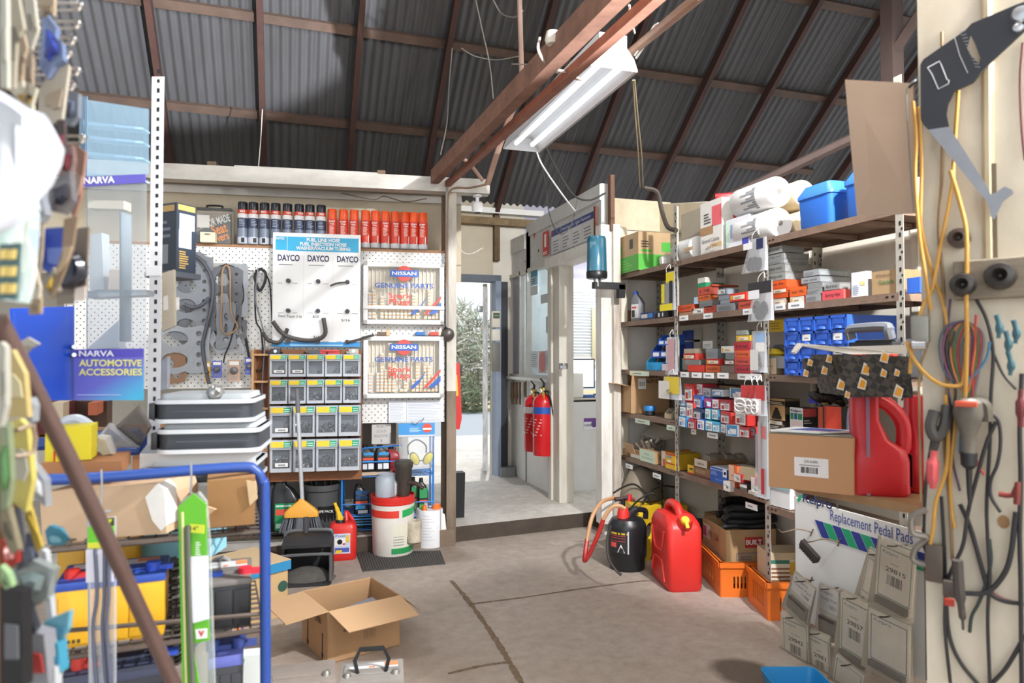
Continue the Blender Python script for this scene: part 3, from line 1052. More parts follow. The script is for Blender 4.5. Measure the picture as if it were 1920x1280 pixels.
def headholes(w,h,n):
 out=[]
 for i in range(n):
  z=-h/2+h*(i+.5)/n
  out.append(ring(-w*.12,z,w*.25,16,min(w*.25,h/n*.36)))
  out.append(ring(w*.34,z+h/n*.25,w*.06,6))
  out.append(ring(w*.34,z-h/n*.2,w*.05,6))
 return out
gasket(358,555,.26,.56,headholes(.26,.56,4),.06,GK[0],'long grey head gasket with round bores at the top left of the pegboard')
gasket(335,545,.14,.5,headholes(.14,.5,4),.045,GK[2],'narrow dark gasket hanging behind the long head gasket')
gasket(340,655,.34,.30,headholes(.34,.3,2),.075,GK[1],'wide pale gasket with paired bores low on the left pegboard')
gasket(322,690,.17,.2,[ring(-.02,.03,.035),ring(.03,-.05,.025)],.065,GK[3],'small brown paper gasket low at the left edge of the pegboard')
gasket(385,632,.15,.24,[ring(0,0,.042,14,.055)],.05,GK[1],'diamond shaped flange gasket right of the wide pale gasket',[(0,.12),(.05,.06),(.075,.0),(.04,-.07),(0,-.12),(-.04,-.07),(-.075,0),(-.05,.06)])
gasket(424,560,.2,.42,headholes(.2,.42,3),.07,GK[2],'dark gasket set on the brown cords in the middle of the pegboard')
gasket(440,545,.16,.36,[ring(0,.1,.05),ring(.0,-.03,.045,12,.06),ring(.02,-.13,.025)],.055,GK[1],'pale gasket behind the brown cords')
gasket(424,610,.12,.3,[ring(0,.06,.016,8,.03),ring(0,-.02,.012,8,.035),ring(0,-.1,.02)],.085,GK[0],'slim grey gasket hanging lowest on the brown cords')
gasket(405,618,.13,.15,[ring(0,0,.045)],.06,GK[1],'round pale gasket left of the slim grey gasket')
gasket(447,618,.11,.13,[ring(0,0,.035)],.06,GK[2],'round dark gasket right of the slim grey gasket')
gasket(424,647,.26,.14,[ring(-.05,.0,.035),ring(.06,-.01,.03)],.07,GK[1],'winged exhaust gasket below the slim grey gasket',[(-.13,.05),(-.05,.03),(.0,.05),(.05,.03),(.09,.06),(.13,-.04),(.12,-.06),(.04,-.05),(-.06,-.06)])
gasket(355,600,.12,.3,[ring(0,.07,.03),ring(.01,-.03,.03),ring(0,-.1,.02)],.05,GK[2],'dark manifold gasket behind the wide pale gasket')
def plead(name,label,cat,pts,r,mat,off=.05,group=None,n=6):
 b=B()
 P=[]
 for i,q in enumerate(pts):
  o=off if len(q)<3 else q[2]
  s,z=pl(q[0],q[1],o)
  P.append(pw(s,z,o))
 b.tube(P,r,mat,n=n)
 return tag(b.obj(name),label,cat,group)
RUB=mt('#4d4f57',.5)
plead('fan_belt','thick grey rubber belt looped beside the long head gasket','belt',[(352,472),(380,490),(398,525),(398,565),(388,610),(380,650),(388,700),(392,720)],.013,RUB,.09)
plead('fan_belt','short curved rubber hose end under the belt on the pegboard','hose',[(345,570),(360,576),(378,572),(392,558)],.013,RUB,.1)
plead('ignition_lead','black ignition lead hanging in a long loop left of the hose board','lead',[(480,505),(478,545),(480,600),(489,620),(493,660),(492,690),(480,694),(470,680),(463,640),(455,600),(452,560),(447,520)],.006,BLACK,.05)
plead('ignition_lead','grey ignition lead falling from the peg to the pigeonholes','lead',[(484,502),(479,560),(489,600),(496,640),(493,700),(492,740),(500,790),(505,830)],.006,mt('#7d8088',.5),.065)
plead('ignition_lead','dark belt loop on the peg just left of the hose board','lead',[(488,503),(478,515),(480,530),(487,545),(496,530),(498,512),(488,503)],.01,BLACK,.06)
plead('ignition_lead','thin black lead slanting from the peg behind the hose board','lead',[(495,505),(505,530),(508,560),(510,600)],.005,BLACK,.03)
BRN=mt('#a5815f',.7)
plead('cord','brown cord looped over the middle peg on the left side','cord',[(424,496),(417,510),(416,560),(414,600),(417,620),(426,628)],.006,BRN,.1)
plead('cord','brown cord looped over the middle peg on the right side','cord',[(426,496),(431,510),(432,560),(435,590),(445,610),(440,620),(428,628)],.006,BRN,.1)
plead('seal_ring','long dark valve cover seal draped round the middle gaskets','seal',[(424,495),(405,505),(400,540),(404,570),(408,600),(403,620),(412,632)],.005,BLACK,.055)
plead('seal_ring','thin dark seal draped on the right of the middle gaskets','seal',[(424,495),(445,505),(455,535),(457,560),(450,580),(453,610),(460,640),(468,680),(475,720)],.005,BLACK,.055)
plead('seal_ring','thin dark seal crossing below the middle gaskets','seal',[(447,590),(440,610),(432,640),(422,665),(419,680)],.005,BLACK,.09)
plead('peg_hook','long steel peg wire across the upper pegboard','hook',[(352,474),(370,475),(388,478)],.003,mt('#4a4a4e',.4,.6),.05,n=1)
plead('peg_hook','steel peg rail holding gaskets across the pegboard','hook',[(355,496),(395,499),(420,497),(450,503),(470,508),(476,507)],.004,mt('#5a4636',.6),.05,n=2)
b=B();s0,z0,s1,z1=prect(400,494,450,503,.04)
b.box(((s0+s1)/2,0,(z0+z1)/2),(s1-s0,.03,z1-z0),mt('#a39f98',.6));tag(b.obj('hanger_strip',loc=PO+PN*.04,rz=PRZ),'grey hanger strip on the pegboard above the middle gaskets','hanger')
for i,(x0,y0,x1,y1,c,lab)in enumerate(((398,676,416,708,'#5a62b5','blue carded part hanging under the middle gaskets'),(460,670,476,702,'#4a55b0','blue carded part hanging by the pigeonholes'),(428,674,450,715,'#b89b86','brown carded part hanging between the two blue cards'),(384,678,394,716,'#c79a35','narrow amber carded part left of the blue card'),(476,796,502,850,'#d9dadf','white carded pack hanging at the lower pigeonholes'),(462,745,478,800,'#c9d3e2','round blue and white carded pack at the pigeonholes'))):
 s0,z0,s1,z1=prect(x0,y0,x1,y1,.09)
 w,h=s1-s0,z1-z0
 t=thing('carded_part',lab,'carded part',pw((s0+s1)/2,z0,.09),PRZ,'carded parts on the pegboard')
 b=B();b.box((0,0,h/2),(w,.004,h),mt(c,.5));b.q(-w*.4,h*.75,w*.4,h*.92,-.003,WHITE if i!=4 else mt('#cc4444',.5));b.lines(-w*.35,h*.1,w*.35,h*.25,-.003,3,GREYINK);b.obj('card',parent=t,smooth=False)
 b=B();b.lathe([(w*.35,0),(w*.33,.02),(w*.15,.03)],mt('#5f6268',.3),seg=10);b.xf(Matrix.Translation((0,-.003,h*.5))@Matrix.Rotation(R(90),4,'X'));b.obj('blister',parent=t)
for i,(x0,y0,x1,y1,lab)in enumerate(((729,751,763,792,'printed price list pinned on the pegboard under the lower case'),(762,750,830,791,'wide printed price list pinned beside the post'),(697,795,733,832,'grey notice sheet hanging above the blue wire rack'))):
 off=.025 if i<2 else-.03
 s0,z0,s1,z1=prect(x0,y0,x1,y1,off)
 w,h=s1-s0,z1-z0
 b=B();b.box((0,0,h/2),(w,.002,h),mt('#e3e6ea' if i<2 else '#c4c1bd',.7))
 if i<2:
  b.lines(-w*.45,h*.05,w*.45,h*.95,-.0015,13,mt('#aab4c4',.6),.3)
 else:
  for k,tx in enumerate(('PROJECT','LOC & ID','REGISTER','1')):
   b.text(tx,0,h*(.88-.24*k),.03,-.0015,mt('#77747a',.6),w=w*(.5,.5,.7,.05)[k])
 tag(b.obj('notice_sheet',loc=pw((s0+s1)/2,z0,off),rz=PRZ,smooth=False),lab,'paper sheet')
s0,z0,s1,z1=prect(747,792,815,878,.12)
w,h=s1-s0,z1-z0
t=thing('ear_muff_pack','clear bag with blue header holding yellow ear muffs, hung by the post','ear muffs',pw((s0+s1)/2,z0,.12),PRZ)
b=B();b.box((0,0,h*.86),(w,.006,h*.26),mt('#3d8fd0',.45));b.q(-w*.5,h*.7,w*.5,h*.735,-.004,mt('#dfe2e6',.5))
b.prism(ring(w*.29,h*.88,w*.13,18),-.0045,-.004,mt('#d9503f',.5));b.q(w*.17,h*.84,w*.41,h*.88,-.005,WHITE);b.lines(-w*.2,h*.8,w*.12,h*.9,-.0045,4,mt('#bcdcf2',.5));b.obj('header_card',parent=t,smooth=False)
b=B();b.tube([(-w*.22,.02,h*.3),(-w*.23,.02,h*.5),(0,.02,h*.62),(w*.25,.02,h*.5),(w*.27,.02,h*.33)],.006,mt('#55575c',.4));b.obj('headband',parent=t)
for x,a in((-.015,-.5),(.085,.6)):
 b=B();b.lathe([(.05,-.02),(.052,.0),(.05,.004)],BLACK,seg=14,sq=(.62,1));b.lathe([(.048,.004),(.044,.02),(.02,.028)],mt('#d9cc2a',.4),seg=14,sq=(.62,1))
 b.xf(Matrix.Translation((x,-.01,h*.22))@Matrix.Rotation(a,4,'Y')@Matrix.Rotation(R(90),4,'X'));b.obj('ear_cup',parent=t)
b=B();b.corners([(-w*.46,-.06,0),(w*.42,-.06,.01),(w*.42,.04,.01),(-w*.46,.04,0),(-w*.5,-.004,h*.74),(w*.5,-.004,h*.74),(w*.5,.004,h*.74),(-w*.5,.004,h*.74)],clear('#c4c8d0',.22,.1));b.obj('clear_bag',parent=t,smooth=False)
b=B();b.tube([(-.04,-.03,h*1.03),(-.01,-.02,h*.98),(.03,-.05,h*1.07),(.05,-.03,h*1.1),(.03,-.01,h*1.0)],.003,STEEL,n=5);b.obj('wire_hook',parent=t)
b=B()
s,z=pl(839,627,.06)
b.lathe([(.05,0),(.052,.02),(.042,.045),(.02,.055)],mt('#3d3531',.35),seg=20);b.xf(Matrix.Rotation(R(90),4,'X'))
tag(b.obj('bakelite_switch',loc=pw(s,z,.05),rz=PRZ),'round brown bakelite switch on the partition post','switch')
b=B()
P=[pw(*pl(838,y,.07),.07)for y in(345,420,500,560,612)]
b.tube(P,.012,mt('#9a9690',.5,.3),n=1)
P=[pw(*pl(x,y,.08),.08)for x,y in((915,345),(880,352),(855,352),(842,362),(839,400),(838,500),(836,540))]
b.tube(P,.007,mt('#8a6f58',.6))
tag(b.obj('conduit'),'thin electric conduit and cable running down the white post','conduit')
t=thing('security_camera','small white security camera hanging under the beam end','camera',pw(*pl(895,366,.04),.04),PRZ)
b=B();b.lathe([(.035,0),(.035,-.012),(.014,-.016),(.014,-.055)],mt('#e9e9ea',.4),seg=14);b.obj('mount',parent=t)
b=B();b.lathe([(.03,-.055),(.042,-.065),(.044,-.11),(.034,-.135)],mt('#ececec',.35),seg=16);b.lathe([(.034,-.135),(.02,-.14)],BLACK,seg=12);b.obj('camera_body',parent=t)
WIRE=mt('#b9b4aa',.6)
for i,(pts,c,lab)in enumerate((([(492,205),(489,260),(484,320)],'#b9b4aa','pale wire dangling above the partition near the left rafter'),([(605,335),(640,345),(700,352),(760,350),(800,345)],'#5a4b40','dark cable strung under the partition beam'),([(640,362),(700,374),(720,368),(760,378),(800,372)],'#6b5a4a','brown cable sagging behind the orange cans'),([(843,380),(860,460),(880,476),(905,465)],'#cfcbc2','white wire sagging from the post to the office header'))):
 b=B();b.tube([pw(*pl(x,y,-.1),-.1)for x,y in pts],.004,mt(c,.6))
 tag(b.obj('hanging_wire'),lab,'wire')
b=B()
s0,z0,s1,z1=prect(853,680,866,805,-.45)
b.prism([(s0-.1,z0+.02),(s1-.02,z0),(s1,z0+.09),(s1-.02,z1),(s0-.1,z1)],.45,.455,mt('#d42f27',.5));b.prism([(s0,z0+.28),(s1-.03,z0+.28),(s1-.04,z1-.1),(s0,z1-.1)],.447,.449,YELLOW)
tag(b.obj('hanging_banner',loc=PO,rz=PRZ,smooth=False),'red and yellow plastic banner showing past the post in the doorway','banner')
SX=2.49
LEV=[2.06,1.685,1.312,.978,.64]
UPX=(1163,1268,1437,1690)
UY=[onX(px,671,SX).y for px in UPX]
sh=thing('steel_shelving','three-bay shelving of slotted steel angle with brown trays along the right wall','shelving',(SX,UY[1],0),-math.pi/2)
SXF=Matrix.Rotation(-math.pi/2,4,'Z')
def sy(y):
 """world y -> local x of the shelving"""
 return UY[1]-y
for k,y in enumerate(UY):
 topz=(2.05,2.44,2.04,2.62)[k]
 for xx,fl in((0.0,1),(.37,-1)):
  b=B()
  x=sy(y)
  b.box((x,xx,topz/2),(.04,.003,topz),GALV)
  b.box((x-.0185,xx+fl*.018,topz/2),(.003,.036,topz),GALV)
  n=int(topz/.05)
  for i in range(n):
   z=.03+i*.05
   b.box((x+.004,xx-.0008*1,z),(.009,.0042,.018),BLACK)
   if i%2==0:
    b.box((x+.013,xx-.0008,z+.025),(.007,.0042,.009),BLACK)
   b.box((x-.0185,xx+fl*.02,z+.01),(.0042,.008,.018),BLACK)
  b.obj('upright',parent=sh,smooth=False)
for bay in range(3):
 xa,xb=sy(UY[bay])+.022,sy(UY[bay+1])-.022
 for lv,z in enumerate(LEV):
  if bay==2 and lv==4:
   z=.6
  b=B()
  b.box(((xa+xb)/2,.185,z-.006),(xb-xa,.37,.006),SHELF)
  b.box(((xa+xb)/2,.0,z-.02),(xb-xa+.03,.004,.036),SHELF)
  b.box(((xa+xb)/2,.37,z-.02),(xb-xa,.004,.036),SHELF)
  for x in(xa,xb):
   b.box((x,.185,z-.02),(.004,.37,.034),SHELF)
   for dx in(.015,.045):
    b.box((x+(dx if x==xa else-dx),-.001,z-.018),(.014,.004,.008),BLACK)
  for f in(.3,.7):
   b.box((xa+(xb-xa)*f,.185,z-.022),(.03,.35,.02),SHELF)
  b.obj('shelf',parent=sh,smooth=False)
for px0,px1,py,c in((1274,1290,596,'#e6e6e6'),(1319,1336,592,'#e6e6e6'),(1393,1410,584,'#e6e6e6'),(1452,1472,575,'#e9e9ea'),(1478,1507,572,'#e9e9ea'),(1181,1217,700,'#cfe0cb'),(1276,1291,702,'#ececec'),(1297,1315,703,'#ececec'),(1319,1338,704,'#ececec'),(1345,1366,704,'#ececec'),(1383,1406,706,'#ececec'),(1407,1427,706,'#ececec'),(1191,1218,790,'#cfe0cb'),(1250,1266,802,'#cfe0cb'),(1326,1346,816,'#ececec'),(1296,1305,809,'#e4dccc'),(1173,1186,874,'#ececec'),(1224,1239,892,'#ececec'),(1398,1420,949,'#ececec'),(1281,1299,467,'#c9a777'),(1331,1353,458,'#c9a777')):
 a,c_=onX(px0,py,SX-.004),onX(px1,py,SX-.004)
 hh=.034 if c!='#c9a777' else .026
 b=B()
 b.box(((sy(a.y)+sy(c_.y))/2,-.004,(a.z+c_.z)/2),(a.y-c_.y,.0015,hh),mt(c,.7))
 x0,x1=sy(a.y),sy(c_.y)
 b.lines(x0+(x1-x0)*.2,(a.z+c_.z)/2-.005,x1-(x1-x0)*.2,(a.z+c_.z)/2+.007,-.0056,1,GREYINK,.7)
 b.obj('ticket',parent=sh,smooth=False)
def D_label(c='#ecebe6',x0=.1,x1=.9,z0=.2,z1=.8,code=True):
 def f(b,w,h):
  a,e,l,u=-w/2+w*x0,-w/2+w*x1,h*z0,h*z1
  b.q(a,l,e,u,-.0012,mt(c,.6))
  if code:
   b.code(a+(e-a)*.45,l+(u-l)*.15,a+(e-a)*.9,l+(u-l)*.6,-.0018,INK,9)
   b.lines(a+(e-a)*.08,l+(u-l)*.55,a+(e-a)*.8,l+(u-l)*.9,-.0018,3,GREYINK)
 return f
def D_hand(t,c='#2b2b30',k=.7,z=.5,hh=.5):
 return lambda b,w,h:b.text(t,0,h*z,min(h*hh,.05),-.0014,mt(c,.6),w=w*k,rot=.02)
def D_rect(c,x0,x1,z0,z1):
 return lambda b,w,h:b.q(-w/2+w*x0,h*z0,-w/2+w*x1,h*z1,-.0011,mt(c,.5))
def D_text(t,c,x,z,k,hh=.2,bold=.02):
 return lambda b,w,h:b.text(t,-w/2+w*x,h*z,h*hh,-.0022,mt(c,.5),w=w*k,bold=bold)
def D_lines(c,x0,x1,z0,z1,n):
 return lambda b,w,h:b.lines(-w/2+w*x0,h*z0,-w/2+w*x1,h*z1,-.002,n,mt(c,.5))
def boxat(name,label,cat,group,pL,pC,pR,yT,yB,face,side=None,decor=(),X=SX+.012,base=None,top=None,dflt=.2,sd=(),rough=.55,bev=0.0,tilt=0.0,kind='solid',lid=None):
 ym=(yT+yB)/2
 YL,YC=onX(pL,ym,X).y,onX(pC,ym,X).y
 zt=onX(pC,yT,X).z
 zb=onX(pC,yB,X).z if base is None else base
 d=dflt
 if pR:
  d=onY(pR,ym,YC).x-X
 d=max(.03,min(d,2.86-X))
 w,h=YL-YC-.003,max(.012,zt-zb-.001)
 side=side or face
 top=top or side
 b=B()
 fm=clear(face,.5,.2)if kind=='clear' else mt(face,rough,n=.12,ns=25)
 sm=clear(side,.42,.2)if kind=='clear' else mt(side,rough,n=.12,ns=25)
 tm=clear(top,.42,.2)if kind=='clear' else mt(top,rough,n=.12,ns=25)
 if bev:
  b.box((0,d/2,h/2),(w,d,h),fm,bev=bev)
 else:
  P=[(-w/2,0,0),(w/2,0,0),(w/2,d,0),(-w/2,d,0),(-w/2,0,h),(w/2,0,h),(w/2,d,h),(-w/2,d,h)]
  vs=[b.bm.verts.new(p)for p in P]
  i0,i1,i2=b.mi(fm),b.mi(sm),b.mi(tm)
  for qd,i in(((3,2,1,0),i2),((4,5,6,7),i2),((0,1,5,4),i0),((1,2,6,5),i1),((2,3,7,6),i1),((3,0,4,7),i1)):
   b.face([vs[k]for k in qd],i)
 o=b.obj(name,loc=(X,(YL+YC)/2,zb),rot=(0,tilt,-math.pi/2),smooth=bool(bev))
 tag(o,label,cat,group)
 if lid:
  b=B()
  b.box((0,d/2,h+.004),(w+.006,d+.006,.008),mt(lid,.5))
  b.box((0,.001,h-.004),(w+.006,.004,.012),mt(lid,.5))
  b.obj('lid',parent=o,smooth=False)
 if decor:
  b=B()
  for f in decor:
   f(b,w,h)
  b.obj('front_print',parent=o,smooth=False)
 if sd:
  b=B()
  for f in sd:
   f(b,d,h)
  b.xf(Matrix.Translation((w/2,d/2,0))@Matrix.Rotation(math.pi/2,4,'Z'))
  b.obj('side_print',parent=o,smooth=False)
 if kind=='clear':
  b=B()
  b.box((0,d/2,h*.42),(w*.88,d*.9,h*.7),mt('#8f9192',.6,n=.7,ns=60,n2='#4a4a4a'))
  b.obj('contents',parent=o,kind='stuff',smooth=False)
 return o
OG='#d0562e'
RG='#b93a2c'
G2='parts boxes on the second shelf of the middle bay'
boxat('carton','brown and green leaf-printed carton at the far end of the top shelf','carton',None,1138,1197,1257,433,490,'#b1946f','#b1946f',base=LEV[0],X=SX-.02,decor=(D_rect('#4da33c',0,1,0,.42),D_rect('#4da33c',.3,.5,.5,.75),D_rect('#4da33c',.05,.3,.82,.9),D_lines('#6fbf5c',.1,.9,.08,.36,4),D_rect('#2b2b2b',.74,.84,.6,.85)),sd=(D_rect('#4da33c',0,1,0,.42),D_lines('#3a352c',.08,.36,.6,.8,3),D_rect('#4da33c',.08,.42,.48,.54),D_rect('#4da33c',.72,1,.5,.75)))
b=B();b.lathe([(.02,0),(.045,.01),(.05,.05),(.03,.07)],mt('#dedcd6',.5,n=.3,ns=40,bump=.5),seg=9)
tag(b.obj('plastic_wrap',loc=(SX+.06,onX(1249,475,SX+.06).y,LEV[0])),'crumpled white plastic beside the green carton on the top shelf','plastic')
y0,y1=onX(1277,450,SX+.1).y,onX(1312,445,SX+.1).y
t=thing('plastic_tub','white plastic tub lying on its side on the top shelf by the slotted post','tub',(SX+.09,(y0+y1)/2,LEV[0]+.075),0)
b=B();b.lathe([(.055,-(y0-y1)/2),(.075,-(y0-y1)/2+.005),(.075,(y0-y1)/2)],clear('#eef0f0',.5,.2),seg=20);b.xf(Matrix.Rotation(R(-90),4,'X'));b.obj('tub_body',parent=t)
b=B();b.lathe([(.078,-.006),(.078,.008),(.06,.01)],mt('#e3e3e1',.4),seg=20);b.xf(Matrix.Translation((0,-(y0-y1)/2,0))@Matrix.Rotation(R(90),4,'X'));b.obj('lid',parent=t)
boxat('tray','dusty grey tray standing behind the tub on the top shelf','tray',None,1277,1316,None,388,430,'#a99f8f','#8f8678',X=SX+.24,base=LEV[0],dflt=.1)
boxat('carton','white carton patched with brown tape on the top shelf','carton',None,1313,1354,1401,368,442,'#dad7d1','#cfccc6',base=LEV[0],decor=(D_rect('#d8636a',.55,.98,.5,.88),D_rect('#a5805f',.0,.6,.36,.52),D_lines('#555555',.18,.5,.58,.8,4),D_text('Strand Cables','#333338',.48,.24,.8,.1,0),D_text('x20','#333338',.35,.1,.2,.08,0)),sd=(D_rect('#b8434f',.44,.58,0,1),D_rect('#1f7a4f',.72,.86,0,1)))
b=B();b.box((0,0,.02),(.09,.06,.04),RED,bev=.008);b.cyl((-.05,0,.03),(.05,0,.03),.022,RED,seg=10);b.cyl((-.051,0,.03),(-.046,0,.03),.01,BLACK,seg=8)
p=onX(1357,366,SX+.1)
tag(b.obj('red_tool',loc=(p.x,p.y,onX(1354,368,SX+.012).z),rz=-.6),'small red tool on top of the taped white carton','tool')
boxat('carton','white packet with a violet corner leaning beside the taped white carton','packet',None,1361,1404,None,400,436,'#dcdde2','#c9c9d2',base=LEV[0],dflt=.1,decor=(D_rect('#4a49a8',.72,1,0,.6),D_rect('#bfe8cf',0,.12,.1,.95),D_rect('#9aa6c4',.2,.3,.3,.8)))
ROLLW=mt('#e8e8e6',.4,n=.1,ns=12);ROLLT=mt('#d9c7a4',.5,n=.2,ns=12)
za=onX(1462,391,SX+.09)
YN=onX(1487,340,SX+.17).y
for i,(xx,zz,r_,m_,lab,L)in enumerate(((2.57,LEV[0]+.088,.086,ROLLW,'lower white roll of film at the front of the top shelf',.32),(2.565,LEV[0]+.262,.086,ROLLW,'upper white roll of film stacked at the front of the top shelf',.34),(2.735,LEV[0]+.262,.08,ROLLT,'tan roll behind the upper white film roll',.3),(2.74,LEV[0]+.088,.08,ROLLT,'tan roll behind the lower white film roll',.3),(2.885,LEV[0]+.25,.068,ROLLT,'smaller tan roll nearest the wall on the top shelf',.3))):
 t=thing('film_roll',lab,'roll',(xx,YN,zz),0,'rolls stacked on the top shelf')
 b=B();b.lathe([(r_*.93,0),(r_,.012),(r_,L-.01),(r_*.93,L)],m_,seg=26);b.xf(Matrix.Rotation(R(-90),4,'X'));b.obj('roll_body',parent=t)
 b=B();b.lathe([(.016,-.002),(.016,.0)],mt('#7f7a72',.6),seg=9);b.xf(Matrix.Rotation(R(-90),4,'X'));b.obj('core',parent=t)
 if i<2:
  b=B()
  for k in range(10):
   a=R(150+k*9)
   a2=R(150+k*9+7)
   rr=r_+.001
   b.qp([(rr*math.cos(a),.1,rr*math.sin(a)),(rr*math.cos(a2),.1,rr*math.sin(a2)),(rr*math.cos(a2),.13+.05*(k%3),rr*math.sin(a2)),(rr*math.cos(a),.13+.05*(k%3),rr*math.sin(a))],GREYINK)
  b.obj('label_print',parent=t,smooth=False)
def tub(name,label,pL,pC,pR,yT,yB,lidz):
 X=SX+.01
 YL,YC=onX(pL,yB,X).y,onX(pC,yB,X).y
 z1=onX(pC,yT,X).z
 d=.2
 w,h=YL-YC,z1-LEV[0]
 t=thing(name,label,'tub',(X,(YL+YC)/2,LEV[0]),-math.pi/2,'blue lidded tubs on the top shelf')
 TB=mt('#2f6fd0',.35,n=.1,ns=8)
 b=B()
 b.loft([[v+Vector((0,d/2,z))for v in rrect(w*k,d*k,.025)]for k,z in((.9,0),(.94,.01),(1.0,h*.72))],TB);b.obj('tub_body',parent=t)
 b=B()
 b.loft([[v+Vector((0,d/2,z))for v in rrect(w*k,d*k,.025)]for k,z in((1.05,h*.7),(1.05,h*.78),(.8,h),(.78,h))],mt('#3f7ddb',.35,n=.1,ns=8));b.obj('lid',parent=t)
tub('lidded_tub','blue lidded plastic tub fully in view on the top shelf',1494,1557,1582,334,399,0)
tub('lidded_tub','blue lidded plastic tub half hidden by the hanging cardboard',1582,1655,1690,300,382,0)
b=B();b.box((0,0,.05),(.1,.08,.1),mt('#a9794e',.65,n=.4,ns=5,stretch=(2,2,14)))
p=onX(1172,600,SX+.1);tag(b.obj('wood_block',loc=(p.x,p.y,LEV[1]),rz=-1.57,smooth=False),'small wooden block at the far end of the second shelf','wood')
def oil_bottle(name,label,p,h,w,d,body,cap,lab,rz,group=None,stripes=()):
 t=thing(name,label,'bottle',p,rz,group)
 b=B()
 secs=[]
 for k,kd,z,cx in((.94,.92,0,0),(1,1,.012,0),(1,1,h*.52,0),(.98,.95,h*.62,0),(.72,.7,h*.78,-w*.1),(.42,.5,h*.86,-w*.18),(.4,.48,h*.9,-w*.18)):
  secs.append([v+Vector((cx,0,z))for v in rrect(w*k,d*kd,min(w*k,d*kd)*.3)])
 b.loft(secs,mt(body,.3))
 b.obj('bottle_body',parent=t)
 b=B();b.lathe([(w*.19,h*.89),(w*.19,h*.985),(w*.16,h)],mt(cap,.4),c=(-w*.18,0,0),seg=14);b.obj('cap',parent=t)
 b=B();b.q(-w*.34,h*.1,w*.38,h*.56,-d/2-.001,mt(lab,.5))
 for(c,z0,z1,x0,x1)in stripes:
  b.q(-w*.38+w*.76*x0,h*z0,-w*.38+w*.76*x1,h*z1,-d/2-.0016,mt(c,.5))
 b.obj('bottle_label',parent=t,smooth=False)
 return t
p=onX(1196,600,SX+.06)
oil_bottle('oil_bottle','grey oil bottle with a blue cap on the second shelf',(p.x,p.y,LEV[1]),onX(1196,546,SX+.06).z-LEV[1],.1,.07,'#6b6c70','#2d55b5','#c9c6c6',-1.2,stripes=(('#c24a40',.42,.48,.15,.7),('#333333',.12,.36,.1,.5)))
boxat('parts_box','blue and black parts box lying by the grey oil bottle','carton',None,1201,1228,None,583,597,'#2f3a66','#22252f',base=LEV[1],decor=(D_rect('#d9dbe2',.05,.5,.2,.75),D_rect('#3f86c9',.55,.85,.2,.8)))
boxat('parts_box','black parts box at the post end of the second shelf','carton',None,1231,1252,None,582,596,'#17181d','#17181d',base=LEV[1],decor=(D_rect('#d9dbe2',.15,.3,.2,.8),D_rect('#d9dbe2',.5,.62,.2,.8)))
def hang_pack(name,label,x0,y0,x1,y1,X,parts,group=None,cat='hanging pack',shape=None,rz=-math.pi/2,sl=0.0):
 """a flat pack hung facing the aisle; parts = list of (u0, v0, u1, v1, colour) in 0..1 from lower left"""
 ym=(y0+y1)/2
 A,C=onX(x0,ym,X),onX(x1,ym,X)
 zt,zb=onX((x0+x1)/2,y0,X).z,onX((x0+x1)/2,y1,X).z
 w,h=A.y-C.y,zt-zb
 t=thing(name,label,cat,(X,(A.y+C.y)/2,zb),rz,group)
 b=B()
 b.corners([(-w/2,-.012,0),(w/2,-.012,0),(w/2,.012,0),(-w/2,.012,0),(-w/2+sl*w,-.002,h),(w/2,-.002,h),(w/2,.002,h),(-w/2+sl*w,.002,h)],clear('#e9ebee',.2,.12))
 b.obj('clear_bag',parent=t,smooth=False)
 b=B()
 for(u0,v0,u1,v1,c)in parts:
  b.q(-w/2+w*u0,h*v0,-w/2+w*u1,h*v1,-.0135+.012*v0,mt(c,.5))
 b.obj('card',parent=t,smooth=False)
 b=B();b.tube([(-w*.1,0,h),(0,-.01,h+.025),(w*.15,0,h+.05),(w*.2,.0,h+.02)],.002,WHITE,n=4);b.obj('tie',parent=t)
 return t,w,h
def lump(t,w,h,c,v=.2,k=.3):
 b=B()
 for i in range(4):
  n0=b.nv()
  b.lathe([(.3,-1),(.9,-.6),(1,.1),(.6,.8),(.2,1)],mt(c,.3,n=.4,ns=60),seg=7)
  b.xf(Matrix.Translation((RND.uniform(-.2,.2)*w,0,h*(v+RND.uniform(-.12,.12))))@Matrix.Rotation(RND.uniform(-.8,.8),4,'Y')@Matrix.Diagonal((w*.16,.009,h*k*.3,1)),n0)
 b.obj('packed_part',parent=t)
t,w,h=hang_pack('hanging_pack','yellow and black pack with a yellow base hung on the slotted post',1240,510,1265,582,SX-.05,((.0,.0,.95,.17,'#e8d52a'),(.1,.2,.35,.7,'#e0cf35'),(.38,.17,.7,.7,'#8b8d91'),(.7,.17,.95,.75,'#2a2a2c'),(.4,.72,1,.98,'#e2cf2b')),sl=.5)
lump(t,w,h,'#55585c',.35,.4)
